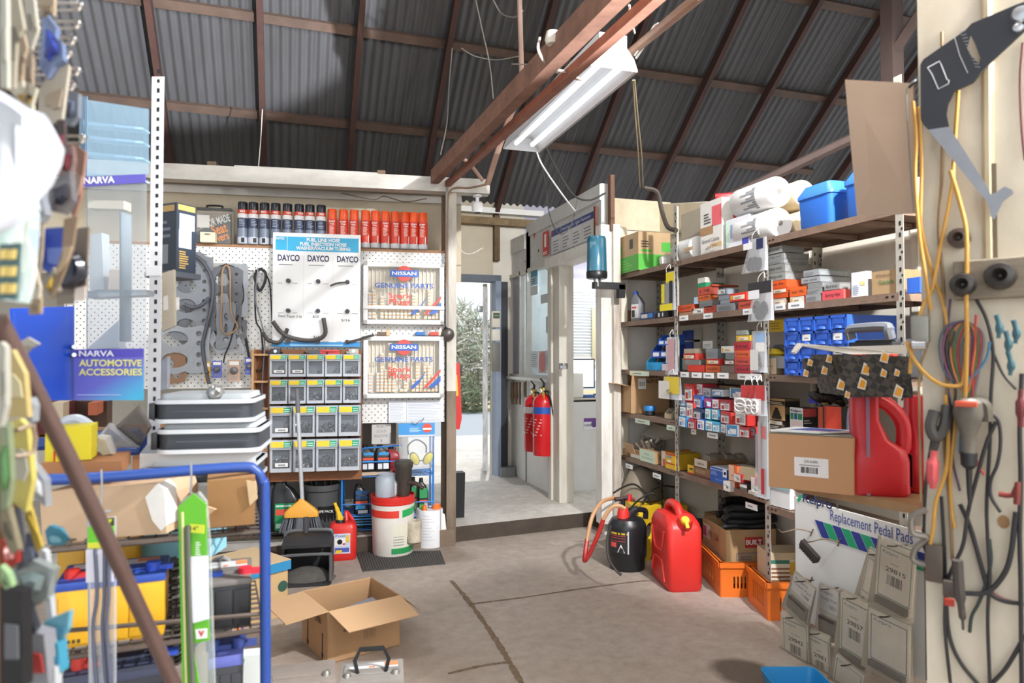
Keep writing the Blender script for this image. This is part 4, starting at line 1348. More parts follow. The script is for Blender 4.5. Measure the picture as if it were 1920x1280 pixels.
MB=[('parts_box','brown low box under the small orange box, left end of the middle bay',1273,1298,None,582,None,'#a4785a','#8b6247',None),('parts_box','pale striped flat box beside the brown low box in the middle bay',1298,1320,None,576,None,'#b9b3ac','#9a958f','L'),('parts_box','small orange drawer box at the left end of the middle bay second shelf',1271,1301,None,569,583,OG,'#b74a25','HPCV 770'),('parts_box','small blue clear case behind the orange drawer box',1301,1309,None,556,569,'#a9c2da','#8aa2b8',None),('parts_box','red low parts box at the lip of the middle bay second shelf',1320,1342,None,572,None,'#b8452f','#9a3a2a','H79-119'),('organiser_box','long clear case beside the red low parts box',1343,1377,1386,567,None,'#b6bcc4','#aab0b8','C'),('parts_box','red parts box at the right of the long clear case',1384,1411,None,563,None,'#bd4a33','#9c3a28','H6x90'),('organiser_box','grey flat case at the foot of the orange stack',1311,1336,1350,561,575,'#a3a5a2','#8f918e','C'),('parts_box','orange box third from the top of the middle bay stack',1308,1332,1346,550,562,'#c5602f','#a5512a','H10-70'),('parts_box','red-brown box with a long lid below the green case',1309,1334,1348,535,551,'#bb4f3a','#9a4232','H1.78'),('parts_box','green slim case near the top of the middle bay stack',1308,1323,1358,529,537,'#1f8a5a','#1b744c',None),('parts_box','white dusty case topping the middle bay stack',1308,1322,1361,519,529,'#c8c5bd','#aba79f',None),('organiser_box','lowest of the three bluish clear cases in the middle bay',1350,1369,1376,560,568,'#b5c2cf','#a3b0bd',None),('organiser_box','middle one of the three bluish clear cases in the middle bay',1347,1368,1380,551,560,'#b3c0cc','#a3b0bd',None),('organiser_box','uppermost of the three bluish clear cases in the middle bay',1345,1361,1385,540,551,'#b9c6d4','#a9b4c2','L'),('parts_box','bright red box with a striped label at the right of the middle bay second shelf',1368,1400,1408,546,562,'#dd3526','#e23a2a','R'),]
def decor_for(k):
 if not k:
  return()
 if k[0]=='H':
  return(D_hand(k[1:]),)
 if k=='L':
  return(D_label(),)
 if k=='R':
  return(D_label('#e9ddc9',.2,.9,.2,.7,False),D_rect('#e0a23a',.05,.18,.2,.75),D_lines('#7d7468',.3,.7,.3,.6,2))
 if k=='C':
  return(D_lines('#6d7074',.1,.8,.25,.75,2),)
 return()
def run(rows,group,base,X=SX+.012):
 for r in rows:
  nm,lab,pL,pC,pR,yT,yB,fc,sc,k=r
  zz=base if yB is None else None
  boxat(nm,lab,'box' if nm!='carton' else 'carton',group,pL,pC,pR,yT,yB if yB is not None else yT+14,fc,sc,decor_for(k)if not callable(k)and not isinstance(k,tuple)else k,base=zz,X=X,kind='clear' if nm=='organiser_box' else 'solid')
run(MB,G2,LEV[1])
boxat('parts_box','thin red lid jutting over the red-brown box in the middle bay','box',G2,1331,1336,1385,534,536,'#a03a28','#a03a28')
G3='nut and clip boxes on the second shelf of the near bay'
NB=[('parts_box','white label box at the foot of the left orange stack, near bay',1446,1474,None,558,None,'#cbbfae','#7a5a48','R'),('parts_box','orange box directly on the label box, left orange stack',1445,1477,1490,549,557,'#cf5224','#b2431c',None),('parts_box','orange box with a torn label in the middle of the left orange stack',1444,1478,1490,536,549,'#d3541f','#b2431c','R'),('parts_box','orange box marked by hand at the top of the left orange stack',1440,1475,1505,523,537,'#e05a22','#c64d1c','HBolt 45s'),('parts_box','white-fronted box under the right orange box, near bay',1481,1508,None,554,None,'#cfc6ba','#c0503a','R'),('parts_box','orange box second from the left on the near bay second shelf',1480,1512,None,535,553,'#dd6224','#be5420','Hnut 16s'),('organiser_box','clear nut case resting on the orange boxes, lowest of the tall clear stack',1436,1473,1508,508,523,'#bdbeb8','#b0b1ac','HWing nuts'),('organiser_box','clear case second from the bottom of the tall clear stack',1436,1472,1524,492,508,'#b2b3ac','#a5a6a0','HSteel nuts'),('organiser_box','clear case in the middle of the tall clear stack',1439,1470,1516,483,492,'#b9bbba','#a9abab','C'),('organiser_box','clear case second from the top of the tall clear stack',1439,1470,1516,473,483,'#b9bbba','#a9abab','HClip nuts'),('organiser_box','clear case at the top of the tall clear stack',1436,1466,1508,459,472,'#c3c4c1','#b3b4b2','HSelf lock nuts'),('organiser_box','grey clear case on the shelf at the foot of the second clear stack',1510,1539,None,549,None,'#c0c2c5','#adb0b3','C'),('organiser_box','grey clear case second from the bottom of the second clear stack',1513,1541,None,538,549,'#babcbe','#a6a9ab','C'),('organiser_box','grey clear case in the middle of the second clear stack',1514,1542,None,527,538,'#aeb0b1','#9b9d9e',None),('organiser_box','wide clear case second from the top of the second clear stack',1502,1538,1594,516,527,'#c9cdd2','#a9adb0','Hflat wash'),('organiser_box','wide clear case at the top of the second clear stack',1506,1536,1596,503,515,'#c6cacf','#aab0b3','C'),('parts_box','pinkish red box marked by hand at the right of the second clear stack',1541,1582,1595,541,None,'#d4525a','#dc5a55','HSpring clips'),('organiser_box','clear case resting on the pinkish red box',1545,1575,1595,528,541,'#bcbdba','#a4a5a2','Hbits'),]
run(NB,G3,LEV[1])
boxat('carton','upright white carton with small print on the near bay second shelf','carton',None,1596,1625,1633,507,550,'#e4e5e8','#cfcfd0',base=LEV[1],decor=(D_lines('#7c8aa8',.1,.6,.1,.5,5),D_rect('#e6cf8a',.6,.9,.45,.6)))
boxat('carton','brown cardboard carton hand-lettered for seals behind the near post','carton',None,1634,1682,None,503,547,'#a68a66','#8f7452',base=LEV[1],decor=(D_text('Medium','#4a4136',.5,.8,.6,.14,0),D_text('Seals','#4f7a4a',.6,.5,.6,.24,.01)))
boxat('storage_bin','small blue bin at the end of the second shelf past the near post','bin',None,1700,1725,1732,518,541,'#2f63c4','#2a57ad',base=LEV[1]-.01,X=SX+.02,dflt=.14)
t,w,h=hang_pack('hanging_pack','clear bag of black parts hung highest on the middle post',1393,448,1437,510,SX-.06,((.05,.72,.45,.92,'#e6e6e6'),(.62,.66,.9,.98,'#2a2f55'),(.72,.74,.84,.88,'#e08a3a')),'clear bags hung on the middle post',sl=.35)
lump(t,w,h,'#2b2d33',.28,.7)
t,w,h=hang_pack('hanging_pack','clear bag with a black header and oval label below the highest bag',1404,528,1448,602,SX-.06,((.0,.7,1,1,'#2d2b2e'),(.02,.58,.5,.8,'#dfe0e3'),(.8,.82,.95,.94,'#d9883f')),'clear bags hung on the middle post',sl=.3)
lump(t,w,h,'#26272e',.24,.6)
def open_bin(name,label,px,py,z,w,d,h,c,rz,decor=True,group=None):
 p=onX(px,py,SX+.02)
 t=thing(name,label,'bin',(p.x,p.y,z),rz,group)
 m_=mt(c,.4)
 b=B()
 th=.006
 b.box((0,d/2,th/2),(w,d,th),m_)
 b.box((0,d,h/2),(w,th,h),m_)
 for s_ in(-1,1):
  b.prism([(0,0),(d,0),(d,h),(d*.35,h),(0,h*.5)],0,th,m_,f=lambda v,s_=s_:Vector((s_*(w/2)-s_*v.y,v.x,v.z)))
 b.box((0,0,h*.25),(w,th,h*.5),m_)
 b.obj('bin_body',parent=t,smooth=False)
 if decor:
  b=B();b.q(-w*.4,h*.12,-w*.05,h*.4,-.004,mt('#dfe2e6',.5));b.q(w*.08,h*.12,w*.42,h*.4,-.004,mt('#dfe2e6',.5));b.obj('bin_label',parent=t,smooth=False)
 b=B()
 for k in range(10):
  b.cyl((RND.uniform(-.3,.3)*w,d*RND.uniform(.3,.8),h*.3),(RND.uniform(-.3,.3)*w,d*RND.uniform(.2,.8),h*RND.uniform(.6,1.1)),.007,mt(RND.choice(('#3c3a38','#6a655d','#8a857b')),.5),seg=5)
 b.obj('contents',parent=t,kind='stuff')
 return t
BGRP='blue bins in the far bay'
open_bin('storage_bin','upper dark blue bin hung at the back of the far bay',1246,640,1.49,.14,.12,.075,'#2a5fbd',-1.45,group=BGRP)
open_bin('storage_bin','lower dark blue bin with two white labels in the far bay',1238,665,1.40,.2,.14,.1,'#2547a0',-1.45,group=BGRP)
open_bin('storage_bin','turquoise ribbed bin standing on the third shelf of the far bay',1229,697,LEV[2],.2,.16,.115,'#2b8fc4',-1.4,group=BGRP,decor=False)
boxat('parts_box','small pinkish card box in front of the turquoise bin','box',None,1241,1254,None,682,697,'#d9c7cf','#c9b5bd',base=LEV[2],dflt=.06)
t,w,h=hang_pack('hanging_pack','pink and clear long pack hung on the post between far and middle bays',1250,632,1268,702,SX-.04,((.3,.1,.95,.95,'#c99aa0'),(.05,.3,.35,.8,'#b7b9c4'),(.1,.85,.6,1,'#d7d7dc')),sl=.3)
lump(t,w,h,'#8f7f88',.4,.5)
for y0,y1,lab in((620,637,'upper blue louvred panel on the wall behind the middle bay'),(641,654,'lower blue louvred panel on the wall behind the middle bay')):
 A=onX(1285,y0,WX-.01);C=onX(1303,y1,WX-.01);D2=onX(1315,y1,WX-.01)
 b=B();b.box((-.015,0,(A.z+C.z)/2),(.03,A.y-C.y,A.z-C.z),mt('#2348a0',.5),bev=.003);b.box((-.008,-(A.y-C.y)/2-(C.y-D2.y)/2,(A.z+C.z)/2),(.016,C.y-D2.y,A.z-C.z+.03),mt('#c9c0b2',.6))
 tag(b.obj('wall_panel',loc=(WX-.005,(A.y+C.y)/2,0)),lab,'panel')
G4='kit boxes on the third shelf of the middle bay'
MC3=[('parts_box','bright red low box at the left of the middle bay third shelf',1289,1320,None,684,None,'#c9382a','#a92e24',None),('organiser_box','dusty clear case on the bright red low box',1284,1312,1322,674,684,'#a3a09c','#77736f',None),('parts_box','red box with a white label stripe, left stack of the third shelf',1281,1304,1323,662,674,'#b5322a','#a83026','R'),('parts_box','dusty tan lid box topping the left stack of the third shelf',1282,1303,1322,653,662,'#a39685','#7c6f60',None),('parts_box','orange box in the middle of the third shelf with handwriting',1323,1350,None,685,None,'#cb5c2c','#a94c24','H10.200'),('parts_box','red box with a cream label on the orange middle box',1324,1350,1358,672,684,'#bb2c26','#c02a26','R'),('organiser_box','tall clear case on the red box with a cream label',1324,1346,1360,653,672,'#aeb4ba','#8f959a','C'),('parts_box','dark wooden box right of the orange middle box',1351,1378,None,685,None,'#6f625a','#5a4d45',None),('parts_box','brown box with a paper label on the dark wooden box',1358,1378,None,674,684,'#6f4a3a','#5d3c2e','L'),('organiser_box','grey clear case on the brown paper-label box',1360,1378,None,661,673,'#9aa0a6','#7d8388',None),('parts_box','blue-topped white box with an orange stripe above the grey clear case',1352,1377,None,648,661,'#dcdcd8','#2f6cb0','R'),('parts_box','dark red box at the foot of the tall red stack',1377,1409,1414,685,None,'#a32d35','#8f242c','HUm2'),('parts_box','salmon red box second in the tall red stack',1377,1408,1412,670,684,'#c54a40','#ab3d35','HUmg'),('parts_box','orange box third in the tall red stack',1377,1408,1412,656,670,'#da5f35','#bd502c','HUmg'),('parts_box','crimson box fourth in the tall red stack',1376,1406,1414,640,656,'#b02a35','#a2222c','HUmg'),('parts_box','yellow box topping the tall red stack',1380,1406,1415,628,639,'#dcb52c','#c49d20','R'),('organiser_box','clear green-tinged case lying on the yellow box',1380,1400,1414,618,627,'#b5bdb5','#98a598',None),]
run(MC3,G4,LEV[2])
b=B();b.box((0,0,.02),(.11,.003,.05),mt('#dcdad4',.6));b.lines(-.04,.01,.04,.03,-.002,2,GREYINK)
p=onX(1327,652,SX+.12);tag(b.obj('name_card',loc=(p.x,p.y,p.z),rz=-1.57,smooth=False),'small white card standing on the tall clear case','card')
t,w,h=hang_pack('hanging_pack','clear pack with a white card hung on the middle post at the third shelf',1410,620,1436,698,SX-.05,((.35,.72,1,.95,'#8fb0d4'),(.35,.5,1,.72,'#e3e0de'),(0,.05,.6,.55,'#cfcdca'),(.3,.68,1,.72,'#c8436a')),'clear bags hung on the middle post')
lump(t,w,h,'#8b8a88',.3,.3)
b=B();X=SX+.03
p=onX(1454,690,X)
open_bin('storage_bin','grey plastic bin on the near bay third shelf left of the blue drawers',1455,656,1.345,.17,.2,.13,'#8b8e94',-1.5,decor=False)
b=B();b.box((0,0,.03),(.13,.012,.07),mt('#d9b733',.5));b.lines(-.045,.01,.03,.055,-.007,3,mt('#a5861c',.5));p=onX(1459,620,SX+.08);tag(b.obj('index_card',loc=(p.x,p.y,p.z+.001),rot=(.3,0,-1.5),smooth=False),'yellow card pack standing in the grey plastic bin','card')
boxat('carton','cut-down cardboard carton on the near bay third shelf below the grey bin','carton',None,1434,1456,1470,671,700,'#d3bda0','#8f8068',base=LEV[2],decor=(D_hand('4 wrq',k=.4,hh=.2),))
b=B();b.lathe([(.005,-1),(.7,-.7),(1,0),(.6,.8),(.1,1)],mt('#dcbb2e',.4),seg=8);b.xf(Matrix.Translation((0,0,.02))@Matrix.Diagonal((.07,.05,.03,1)))
p=onX(1452,668,SX+.07);tag(b.obj('yellow_pouch',loc=(p.x,p.y,p.z-.005),rz=-1.4),'yellow pouch lying in the cut-down carton','pouch')
pa,pb_=onX(1473,650,SX-.02),onX(1588,650,SX-.02)
zt=onX(1588,589,SX-.02).z
w,h=pa.y-pb_.y,zt-LEV[2]
d=.3
t=thing('drawer_cabinet','blue steel cabinet of small drawers on the near bay third shelf','drawer cabinet',(SX-.02,(pa.y+pb_.y)/2,LEV[2]),-math.pi/2)
BLC=mt('#2c5cc0',.42,n=.1,ns=6)
b=B()
b.box((0,d/2+.01,h/2),(w,d-.02,h),BLC)
for i in range(5):
 b.box((-w/2+w*i/4,.012,h/2),(.012,.03,h),BLC)
 b.box((0,.012,.006+(h-.012)*i/4),(w,.03,.014),BLC)
b.obj('cabinet_body',parent=t,smooth=False)
for r_ in range(4):
 for c in range(4):
  x,z=-w/2+w*(c+.5)/4,h*(r_+.5)/4
  b=B();b.box((x,.008,z),(w/4-.016,.012,h/4-.018),mt('#3267cc',.42));b.box((x,.0,z+.01),(w/4-.04,.004,h/4-.045),mt('#2b59b8',.4))
  dr_=b.obj('drawer',parent=t,smooth=False)
  b=B();b.lathe([(.022,-.004),(.02,.006),(.004,.012)],mt('#2650a8',.4),seg=10,sq=(1,.8));b.xf(Matrix.Translation((x,-.002,z-h/4*.3)));b.obj('handle',parent=dr_)
  if(r_,c)in((2,1),(2,3),(1,3)):
   b=B();b.q(x-.028,z-.008,x+.028,z+.024,-.0035,WHITE);b.lines(x-.015,z+.002,x+.015,z+.014,-.0038,1,GREYINK);b.obj('drawer_label',parent=dr_,smooth=False)
pa,pb_=onX(1600,630,SX-.03),onX(1680,630,SX-.03)
w=pa.y-pb_.y
z0=LEV[2]+.0;z1=onX(1645,606,SX-.03).z
h=z1-z0
t=thing('tool_case','black plastic tool case with a grey handle and red latches beside the blue drawers','tool case',(SX-.03,(pa.y+pb_.y)/2,z0),-math.pi/2)
DK=mt('#35373b',.45)
b=B();b.box((0,.12,h*.36),(w,.24,h*.7),DK,bev=.015);b.box((0,.0,h*.62),(w*1.03,.05,h*.08),mt('#2b2c30',.5),bev=.004);b.obj('case_body',parent=t)
b=B();b.tube([(-w*.46,-.02,h*.72),(-w*.46,-.03,h*.88),(-w*.3,-.03,h*.92),(w*.4,-.03,h*.92),(w*.46,-.03,h*.85),(w*.46,-.02,h*.72)],.022,mt('#6a6d73',.4),seg=9,n=4);b.obj('handle',parent=t)
for x in(-w*.33,w*.38):
 b=B();b.corners([(x-.03,-.03,h*.28),(x+.03,-.03,h*.28),(x+.03,.0,h*.28),(x-.03,.0,h*.28),(x-.02,-.02,h*.58),(x+.04,-.02,h*.58),(x+.04,.0,h*.58),(x-.02,.0,h*.58)],mt('#d23a2e',.4));b.obj('latch',parent=t,smooth=False)
pa,pc=onX(1153,770,SX-.02),onX(1183,780,SX-.02)
w=pa.y-pc.y;zt=onX(1183,724,SX-.02).z
h=zt-LEV[3];d=.33
t=thing('open_carton','brown cardboard carton with raised flaps on the fourth shelf of the far bay','carton',(SX-.02,(pa.y+pc.y)/2,LEV[3]),-math.pi/2)
b=B()
for c,s in(((0,.002,h/2),(w,.004,h)),((0,d,h/2),(w,.004,h)),((-w/2,d/2,h/2),(.004,d,h)),((w/2,d/2,h/2),(.004,d,h)),((0,d/2,.002),(w,d,.004))):
 b.box(c,s,CARD)
b.obj('carton_body',parent=t,smooth=False)
b=B();b.corners([(w/2,.0,h),(w/2+.004,.0,h),(w/2+.004,d,h),(w/2,d,h),(w/2+.02,.0,h+.1),(w/2+.024,.0,h+.1),(w/2+.024,d,h+.1),(w/2+.02,d,h+.1)],CARD)
f1=b.obj('flap',parent=t,smooth=False)
b=B();b.text('HEAVY',d*.55,h+.075,.035,0,INK,w=.13,bold=.02);b.text('OUT CARE',d*.6,h+.035,.035,0,INK,w=.2,bold=.02);b.q(d*.15,h-.02,d*.35,h+.06,-.001,PAPER);b.code(d*.17,h,d*.33,h+.035,-.002,INK,8)
b.xf(Matrix.Translation((w/2+.026,0,0))@Matrix.Rotation(math.pi/2,4,'Z'));b.obj('lettering',parent=t,smooth=False)
b=B();b.corners([(-w/2,0,h),(w/2,0,h),(w/2,.004,h),(-w/2,.004,h),(-w/2-.02,-.11,h+.02),(w/2-.01,-.11,h+.02),(w/2-.01,-.106,h+.024),(-w/2-.02,-.106,h+.024)],CARDL);b.obj('flap',parent=t,smooth=False)
b=B();b.corners([(-w/2,0,h),(-w/2+.004,0,h),(-w/2+.004,d,h),(-w/2,d,h),(-w/2-.01,0,h+.11),(-w/2-.006,0,h+.11),(-w/2-.006,d,h+.11),(-w/2-.01,d,h+.11)],CARDD);b.obj('flap',parent=t,smooth=False)
p=onX(1207,786,SX-.0)
t=thing('oil_filter','blue and black oil filter on the fourth shelf in front of the open carton','oil filter',(p.x+.05,p.y,LEV[3]),0)
b=B();b.lathe([(.036,0),(.04,.004),(.04,.032)],BLACKP,seg=18);b.obj('base',parent=t)
b=B();b.lathe([(.042,.032),(.043,.06),(.038,.068),(.0,.07)],mt('#2a7fc4',.35),seg=18);b.obj('canister',parent=t)
open_bin('card_tray','small cardboard tray of papers at the post end of the fourth shelf',1253,790,LEV[3],.08,.1,.07,'#b8a68c',-1.5,decor=False)
t,w,h=hang_pack('hanging_tag','white and yellow tag card tied to the post beside the open carton',1238,706,1276,748,SX-.07,((.0,.0,.55,.8,'#dcdad2'),(.3,.25,1,1,'#e0c63c')),sl=.2)
b=B();b.tube([(w*.05+.03*math.cos(a),-.016,h*.35+.012*math.sin(a))for a in[k*.7 for k in range(10)]],.003,mt('#9a8428',.5),n=2,seg=5);b.obj('ring',parent=t)
G5='small bulb and part boxes heaped on the fourth shelf'
XF=SX-.02
HP=[(1284,1300,719,752,'#e6e0dc','#c33a35',.10,'tall white and red box at the upper left of the heap'),(1305,1319,719,741,'#e3e2e2','#c23340',.10,'white and red box in the top row of the heap'),(1317,1334,727,744,'#c9c8c6','#8d8f96',.08,'grey label box in the top row of the heap'),(1335,1356,730,743,'#4fa6d4','#dce5ea',.08,'blue and white slim box in the top row of the heap'),(1369,1406,728,748,'#2f7fb8','#d6cdb8',.09,'wide blue box at the upper right of the heap'),(1272,1286,739,761,'#dfe6ea','#4a7aa0',.09,'white box at the left edge of the heap, upper one'),(1300,1316,741,764,'#dfe3ea','#3560b0',.08,'white and blue tilted box under the top row'),(1320,1336,746,765,'#b5286a','#2c3a90',.08,'magenta and blue box in the middle of the heap'),(1336,1349,748,766,'#e2e0df','#c23a45',.08,'white box right of the magenta box'),(1350,1371,750,770,'#dcdad8','#a03038',.08,'white and dark red box in the middle right of the heap'),(1275,1287,762,780,'#dfe3e4','#58707c',.08,'white box at the left edge of the heap, middle one'),(1287,1300,754,784,'#ddd5d2','#b93a34',.08,'narrow red and white box left of the blue-sided box'),(1300,1315,766,786,'#d5d2cc','#2d3a58',.08,'blue-sided box with a brown print'),(1322,1333,766,786,'#dfe8e8','#3a8f9c',.08,'white box with a teal print, left of a pair'),(1334,1348,767,787,'#dfe6ea','#4a90b4',.08,'white box with a blue print, right of a pair'),(1350,1370,772,794,'#e0dedb','#bb3a34',.09,'white box with red flank below the dark red one'),(1377,1402,772,797,'#e0dfdc','#b5312c',.09,'white-labelled red box at the lower right of the heap'),(1272,1287,781,800,'#e2e8ec','#2d86c0',.07,'blue-edged box at the lower left corner of the heap'),(1289,1304,786,803,'#e0dbd8','#b03440',.07,'red-edged box in the lowest row of the heap'),(1307,1322,786,806,'#dfe0e6','#2a56a0',.07,'dark blue edged box in the lowest row of the heap'),(1323,1337,789,808,'#dce8ea','#2f9ab0',.07,'teal-edged box in the lowest row of the heap'),(1337,1350,791,810,'#dfe8ec','#4aa6d0',.07,'pale cyan edged box in the lowest row of the heap'),(1351,1361,795,811,'#e2e1e4','#b8a8b4',.07,'narrow white box in the lowest row of the heap'),(1362,1386,796,818,'#2f96d2','#e2e8ec',.07,'bright blue box with a white label in the lowest row'),(1387,1406,800,820,'#e0dcda','#b8323a',.07,'white and red box near the right end of the lowest row'),(1408,1418,800,820,'#2f2c30','#c02c34',.07,'dark narrow box at the right end of the lowest row'),]
for i,(a,c,yT,yB,fc,tc_,lay,lab)in enumerate(HP):
 X=XF+(.06 if yB<752 else .03 if yB<768 else .01 if yB<790 else-.012)
 ym=(yT+yB)/2
 A,C=onX(a,ym,X),onX(c,ym,X)
 z1,z0=onX((a+c)/2,yT,X).z,onX((a+c)/2,yB,X).z
 w,h=A.y-C.y,z1-z0
 d=.1 if yB<790 else .08
 b=B()
 b.box((0,d/2,h/2),(w-.003,d,h-.002),mt(tc_,.5))
 o=tag(b.obj('bulb_box',loc=(X,(A.y+C.y)/2,z0),rot=(0,RND.uniform(-.05,.05),-math.pi/2+RND.uniform(-.08,.08)),smooth=False),lab,'box',G5)
 b=B()
 lm=mt(fc,.55)
 b.q(-w*.44,h*.06,w*.36,h*.94,-.001,lm)
 if i%3==0:
  b.q(-w*.44,h*.7,w*.36,h*.94,-.0015,mt(tc_,.5))
 if i not in(7,23,4,3):
  b.code(-w*.05,h*.2,w*.3,h*.6,-.002,GREYINK,6)
 else:
  b.q(-w*.2,h*.2,w*.3,h*.65,-.002,mt('#e2e6ec',.5))
 b.q(-w*.34,h*.15,-w*.1,h*.5,-.002,mt(tc_,.5))
 b.lines(-w*.38,h*.66,w*.3,h*.86,-.002,2,GREYINK)
 b.obj('front_print',parent=o,smooth=False)
boxat('carton','brown open carton behind the heap of small boxes','carton',None,1345,1380,None,724,745,'#9a7f62','#7c664e',X=SX+.14,base=LEV[3],dflt=.15)
boxat('carton','long red-brown carton supporting the back of the heap','carton',None,1290,1344,None,722,745,'#8f4a3c','#7c3a30',X=SX+.12,base=LEV[3],dflt=.18)
for i,(x0,y0,x1,y1,sl)in enumerate(((1378,722,1424,774,.9),(1400,722,1428,778,.8),(1412,722,1436,778,.6))):
 t,w,h=hang_pack('blister_pack',('leftmost','middle','nearest')[i]+' of three slanting red blister packs hung on the middle post',x0,y0,x1,y1,SX-.07-.02*i,((.05,.0,.8,.55,'#d9d2d2'),(.1,.05,.75,.2,'#c23a3c'),(.3,.5,1,1,'#c0393b')),'red blister packs on the middle post',sl=sl*.5)
 b=B()
 for k in range(2):
  b.tube([(-w*.15+w*.22*math.cos(a),-.02,h*(.18+.17*k)+.022*math.sin(a))for a in[j*.7 for j in range(10)]],.006,mt('#e6e2e0',.4),n=2,seg=6)
 b.obj('bulb_shape',parent=t)
G6='brake part cartons on the fourth shelf of the near bay'
boxat('carton','tan and black carton with a fir tree print on the near bay fourth shelf','carton',G6,1441,1472,1500,748,789,'#bd9a6a','#6b5a3e',X=SX+.03,decor=(D_rect('#1f1c18',0,1,.7,.9),D_rect('#2a241c',.2,.8,.05,.2),D_rect('#2a241c',.26,.74,.2,.32),D_rect('#2a241c',.32,.68,.32,.44),D_rect('#2a241c',.4,.6,.44,.58),D_lines('#d9c9a4',.08,.9,.74,.88,2)),sd=(D_rect('#1c1916',0,1,.0,.3),D_rect('#1c1916',0,1,.62,.9)))
boxat('carton','second black and cream carton under the fir tree carton','carton',G6,1441,1467,1495,790,815,'#cfc6b8','#4a4038',X=SX+.03,base=LEV[3],decor=(D_rect('#26221e',0,1,.45,.75),D_rect('#26221e',0,1,.05,.25),D_lines('#d9d2c4',.1,.8,.5,.7,2)))
boxat('carton','white carton with green and blue stripes beside the fir tree carton','carton',G6,1481,1506,1534,765,815,'#dfe0de','#38363a',X=SX+.04,base=LEV[3],decor=(D_text('Kelpro','#3a4a6a',.5,.9,.8,.12),D_rect('#1f8a5a',.05,.3,.62,.82),D_rect('#2a4a90',.35,.55,.62,.82),D_rect('#1f8a5a',.6,.95,.62,.82),D_rect('#d8c6c4',.1,.9,.4,.58),D_rect('#1f8a5a',.05,.3,.1,.3),D_rect('#2a4a90',.4,.6,.1,.3)),sd=(D_rect('#d25a58',0,.9,.72,.98),D_lines('#c9c4bd',.05,.6,.5,.66,2)))
boxat('carton','dark carton with a red front panel on the near bay fourth shelf','carton',G6,1546,1578,1592,763,815,'#d2452f','#2a2826',X=SX+.02,base=LEV[3],decor=(D_rect('#b23a28',.0,.1,0,1),))
boxat('carton','narrow orange carton between the striped and the red-fronted cartons','carton',G6,1534,1543,None,763,815,'#c05034','#6a4a3a',X=SX+.05,base=LEV[3])
boxat('carton','blue and yellow flat packet lying across the cartons','packet',G6,1516,1541,1584,748,757,'#2a3ab0','#c9b52a',X=SX+.06)
b=B()
for k in range(5):
 b.lathe([(.2,-1),(.9,-.4),(1,.3),(.4,1)],mt('#19191b',.25),seg=7)
 b.xf(Matrix.Translation((RND.uniform(-.06,.06),RND.uniform(-.04,.04),.02+RND.uniform(0,.03)))@Matrix.Rotation(RND.random(),4,'Y')@Matrix.Diagonal((.06,.05,.025,1)),b.nv()-28)
p=onX(1560,750,SX+.1);tag(b.obj('plastic_bag',loc=(p.x,p.y,p.z-.01)),'crumpled black plastic bag on top of the near bay cartons','bag')
p=onX(1612,815,SX+.02)
oil_bottle('oil_bottle','slate blue oil bottle behind the red oil bottles',(p.x,p.y,LEV[3]),.24,.1,.09,'#56607a','#333a4a','#56607a',-1.2)
G7='cartons on the fifth shelf of the far bay'
boxat('carton','small brown carton at the far end of the fifth shelf','carton',G7,1164,1175,1183,842,866,'#c3a27c','#8f7050',base=LEV[4],decor=(D_lines('#8a6a4a',.2,.7,.4,.7,1),))
boxat('carton','white carton with a torn brown flap on the fifth shelf','carton',G7,1182,1199,None,846,874,'#dcd6cc','#b59878',base=LEV[4],decor=(D_rect('#b08a64',.5,1,.5,1),))
b=B();b.corners([(-.09,0,0),(.07,0,0),(.07,.004,0),(-.09,.004,0),(-.03,-.05,.085),(.1,-.05,.085),(.1,-.046,.085),(-.03,-.046,.085)],CARDL)
p=onX(1184,850,SX);tag(b.obj('loose_flap',loc=(p.x,p.y,p.z),rz=-1.57,smooth=False),'folded cardboard flap resting on the far cartons','cardboard')
boxat('carton','cardboard box with a pale green hand-written label on the fifth shelf','carton',G7,1199,1228,1240,847,883,'#c9dcc4','#b08c62',base=LEV[4],X=SX-.005,decor=(D_text('Misc','#3a4a3c',.5,.66,.3,.13,0),D_text('Spring Clamps','#3a4a3c',.5,.34,.66,.13,0)),sd=(D_rect('#3a332a',.72,.86,.35,.7),))
b=B()
for k in range(34):
 b.cyl((RND.uniform(-.12,.12),RND.uniform(-.05,.06),0),(RND.uniform(-.14,.14),RND.uniform(-.06,.08),RND.uniform(.05,.13)),RND.uniform(.006,.014),mt(RND.choice(('#9a958c','#77736b','#b5a48c','#8b7a66')),.5,.3),seg=6)
p=onX(1217,848,SX+.08);tag(b.obj('spring_clamps',loc=(p.x,p.y,p.z-.005),rz=-1.57),'loose metal clamps piled in the green-labelled box','clamps');bpy.data.objects['spring_clamps']['kind']='stuff'
b=B();b.corners([(-.16,-.05,0),(.15,-.05,0),(.15,.08,0),(-.16,.08,0),(-.05,0,.1),(.13,0,.09),(.13,.05,.09),(-.05,.05,.1)],clear('#cfcabb',.3,.3))
p=onX(1232,838,SX+.16);tag(b.obj('plastic_bag',loc=(p.x,p.y,LEV[4]+.16),rz=-1.57),'cloudy plastic bag slumped behind the green-labelled box','bag')
boxat('carton','narrow white and orange carton beside the green-labelled box','carton',G7,1240,1248,None,846,888,'#d9cfc4','#c06a34',base=LEV[4],decor=(D_rect('#d8733a',.35,.95,0,.5),))
boxat('carton','yellow and red globe carton at the post end of the fifth shelf','carton',G7,1248,1267,None,852,896,'#dfb52c','#c29a22',base=LEV[4],X=SX-.005,decor=(D_rect('#c23228',0,1,.88,1),D_rect('#8a8f98',.12,.6,.68,.86),D_rect('#e6dfd2',.2,.55,.42,.56),D_rect('#c23228',.05,.95,.3,.38)))
G8='cartons on the fifth shelf of the middle bay'
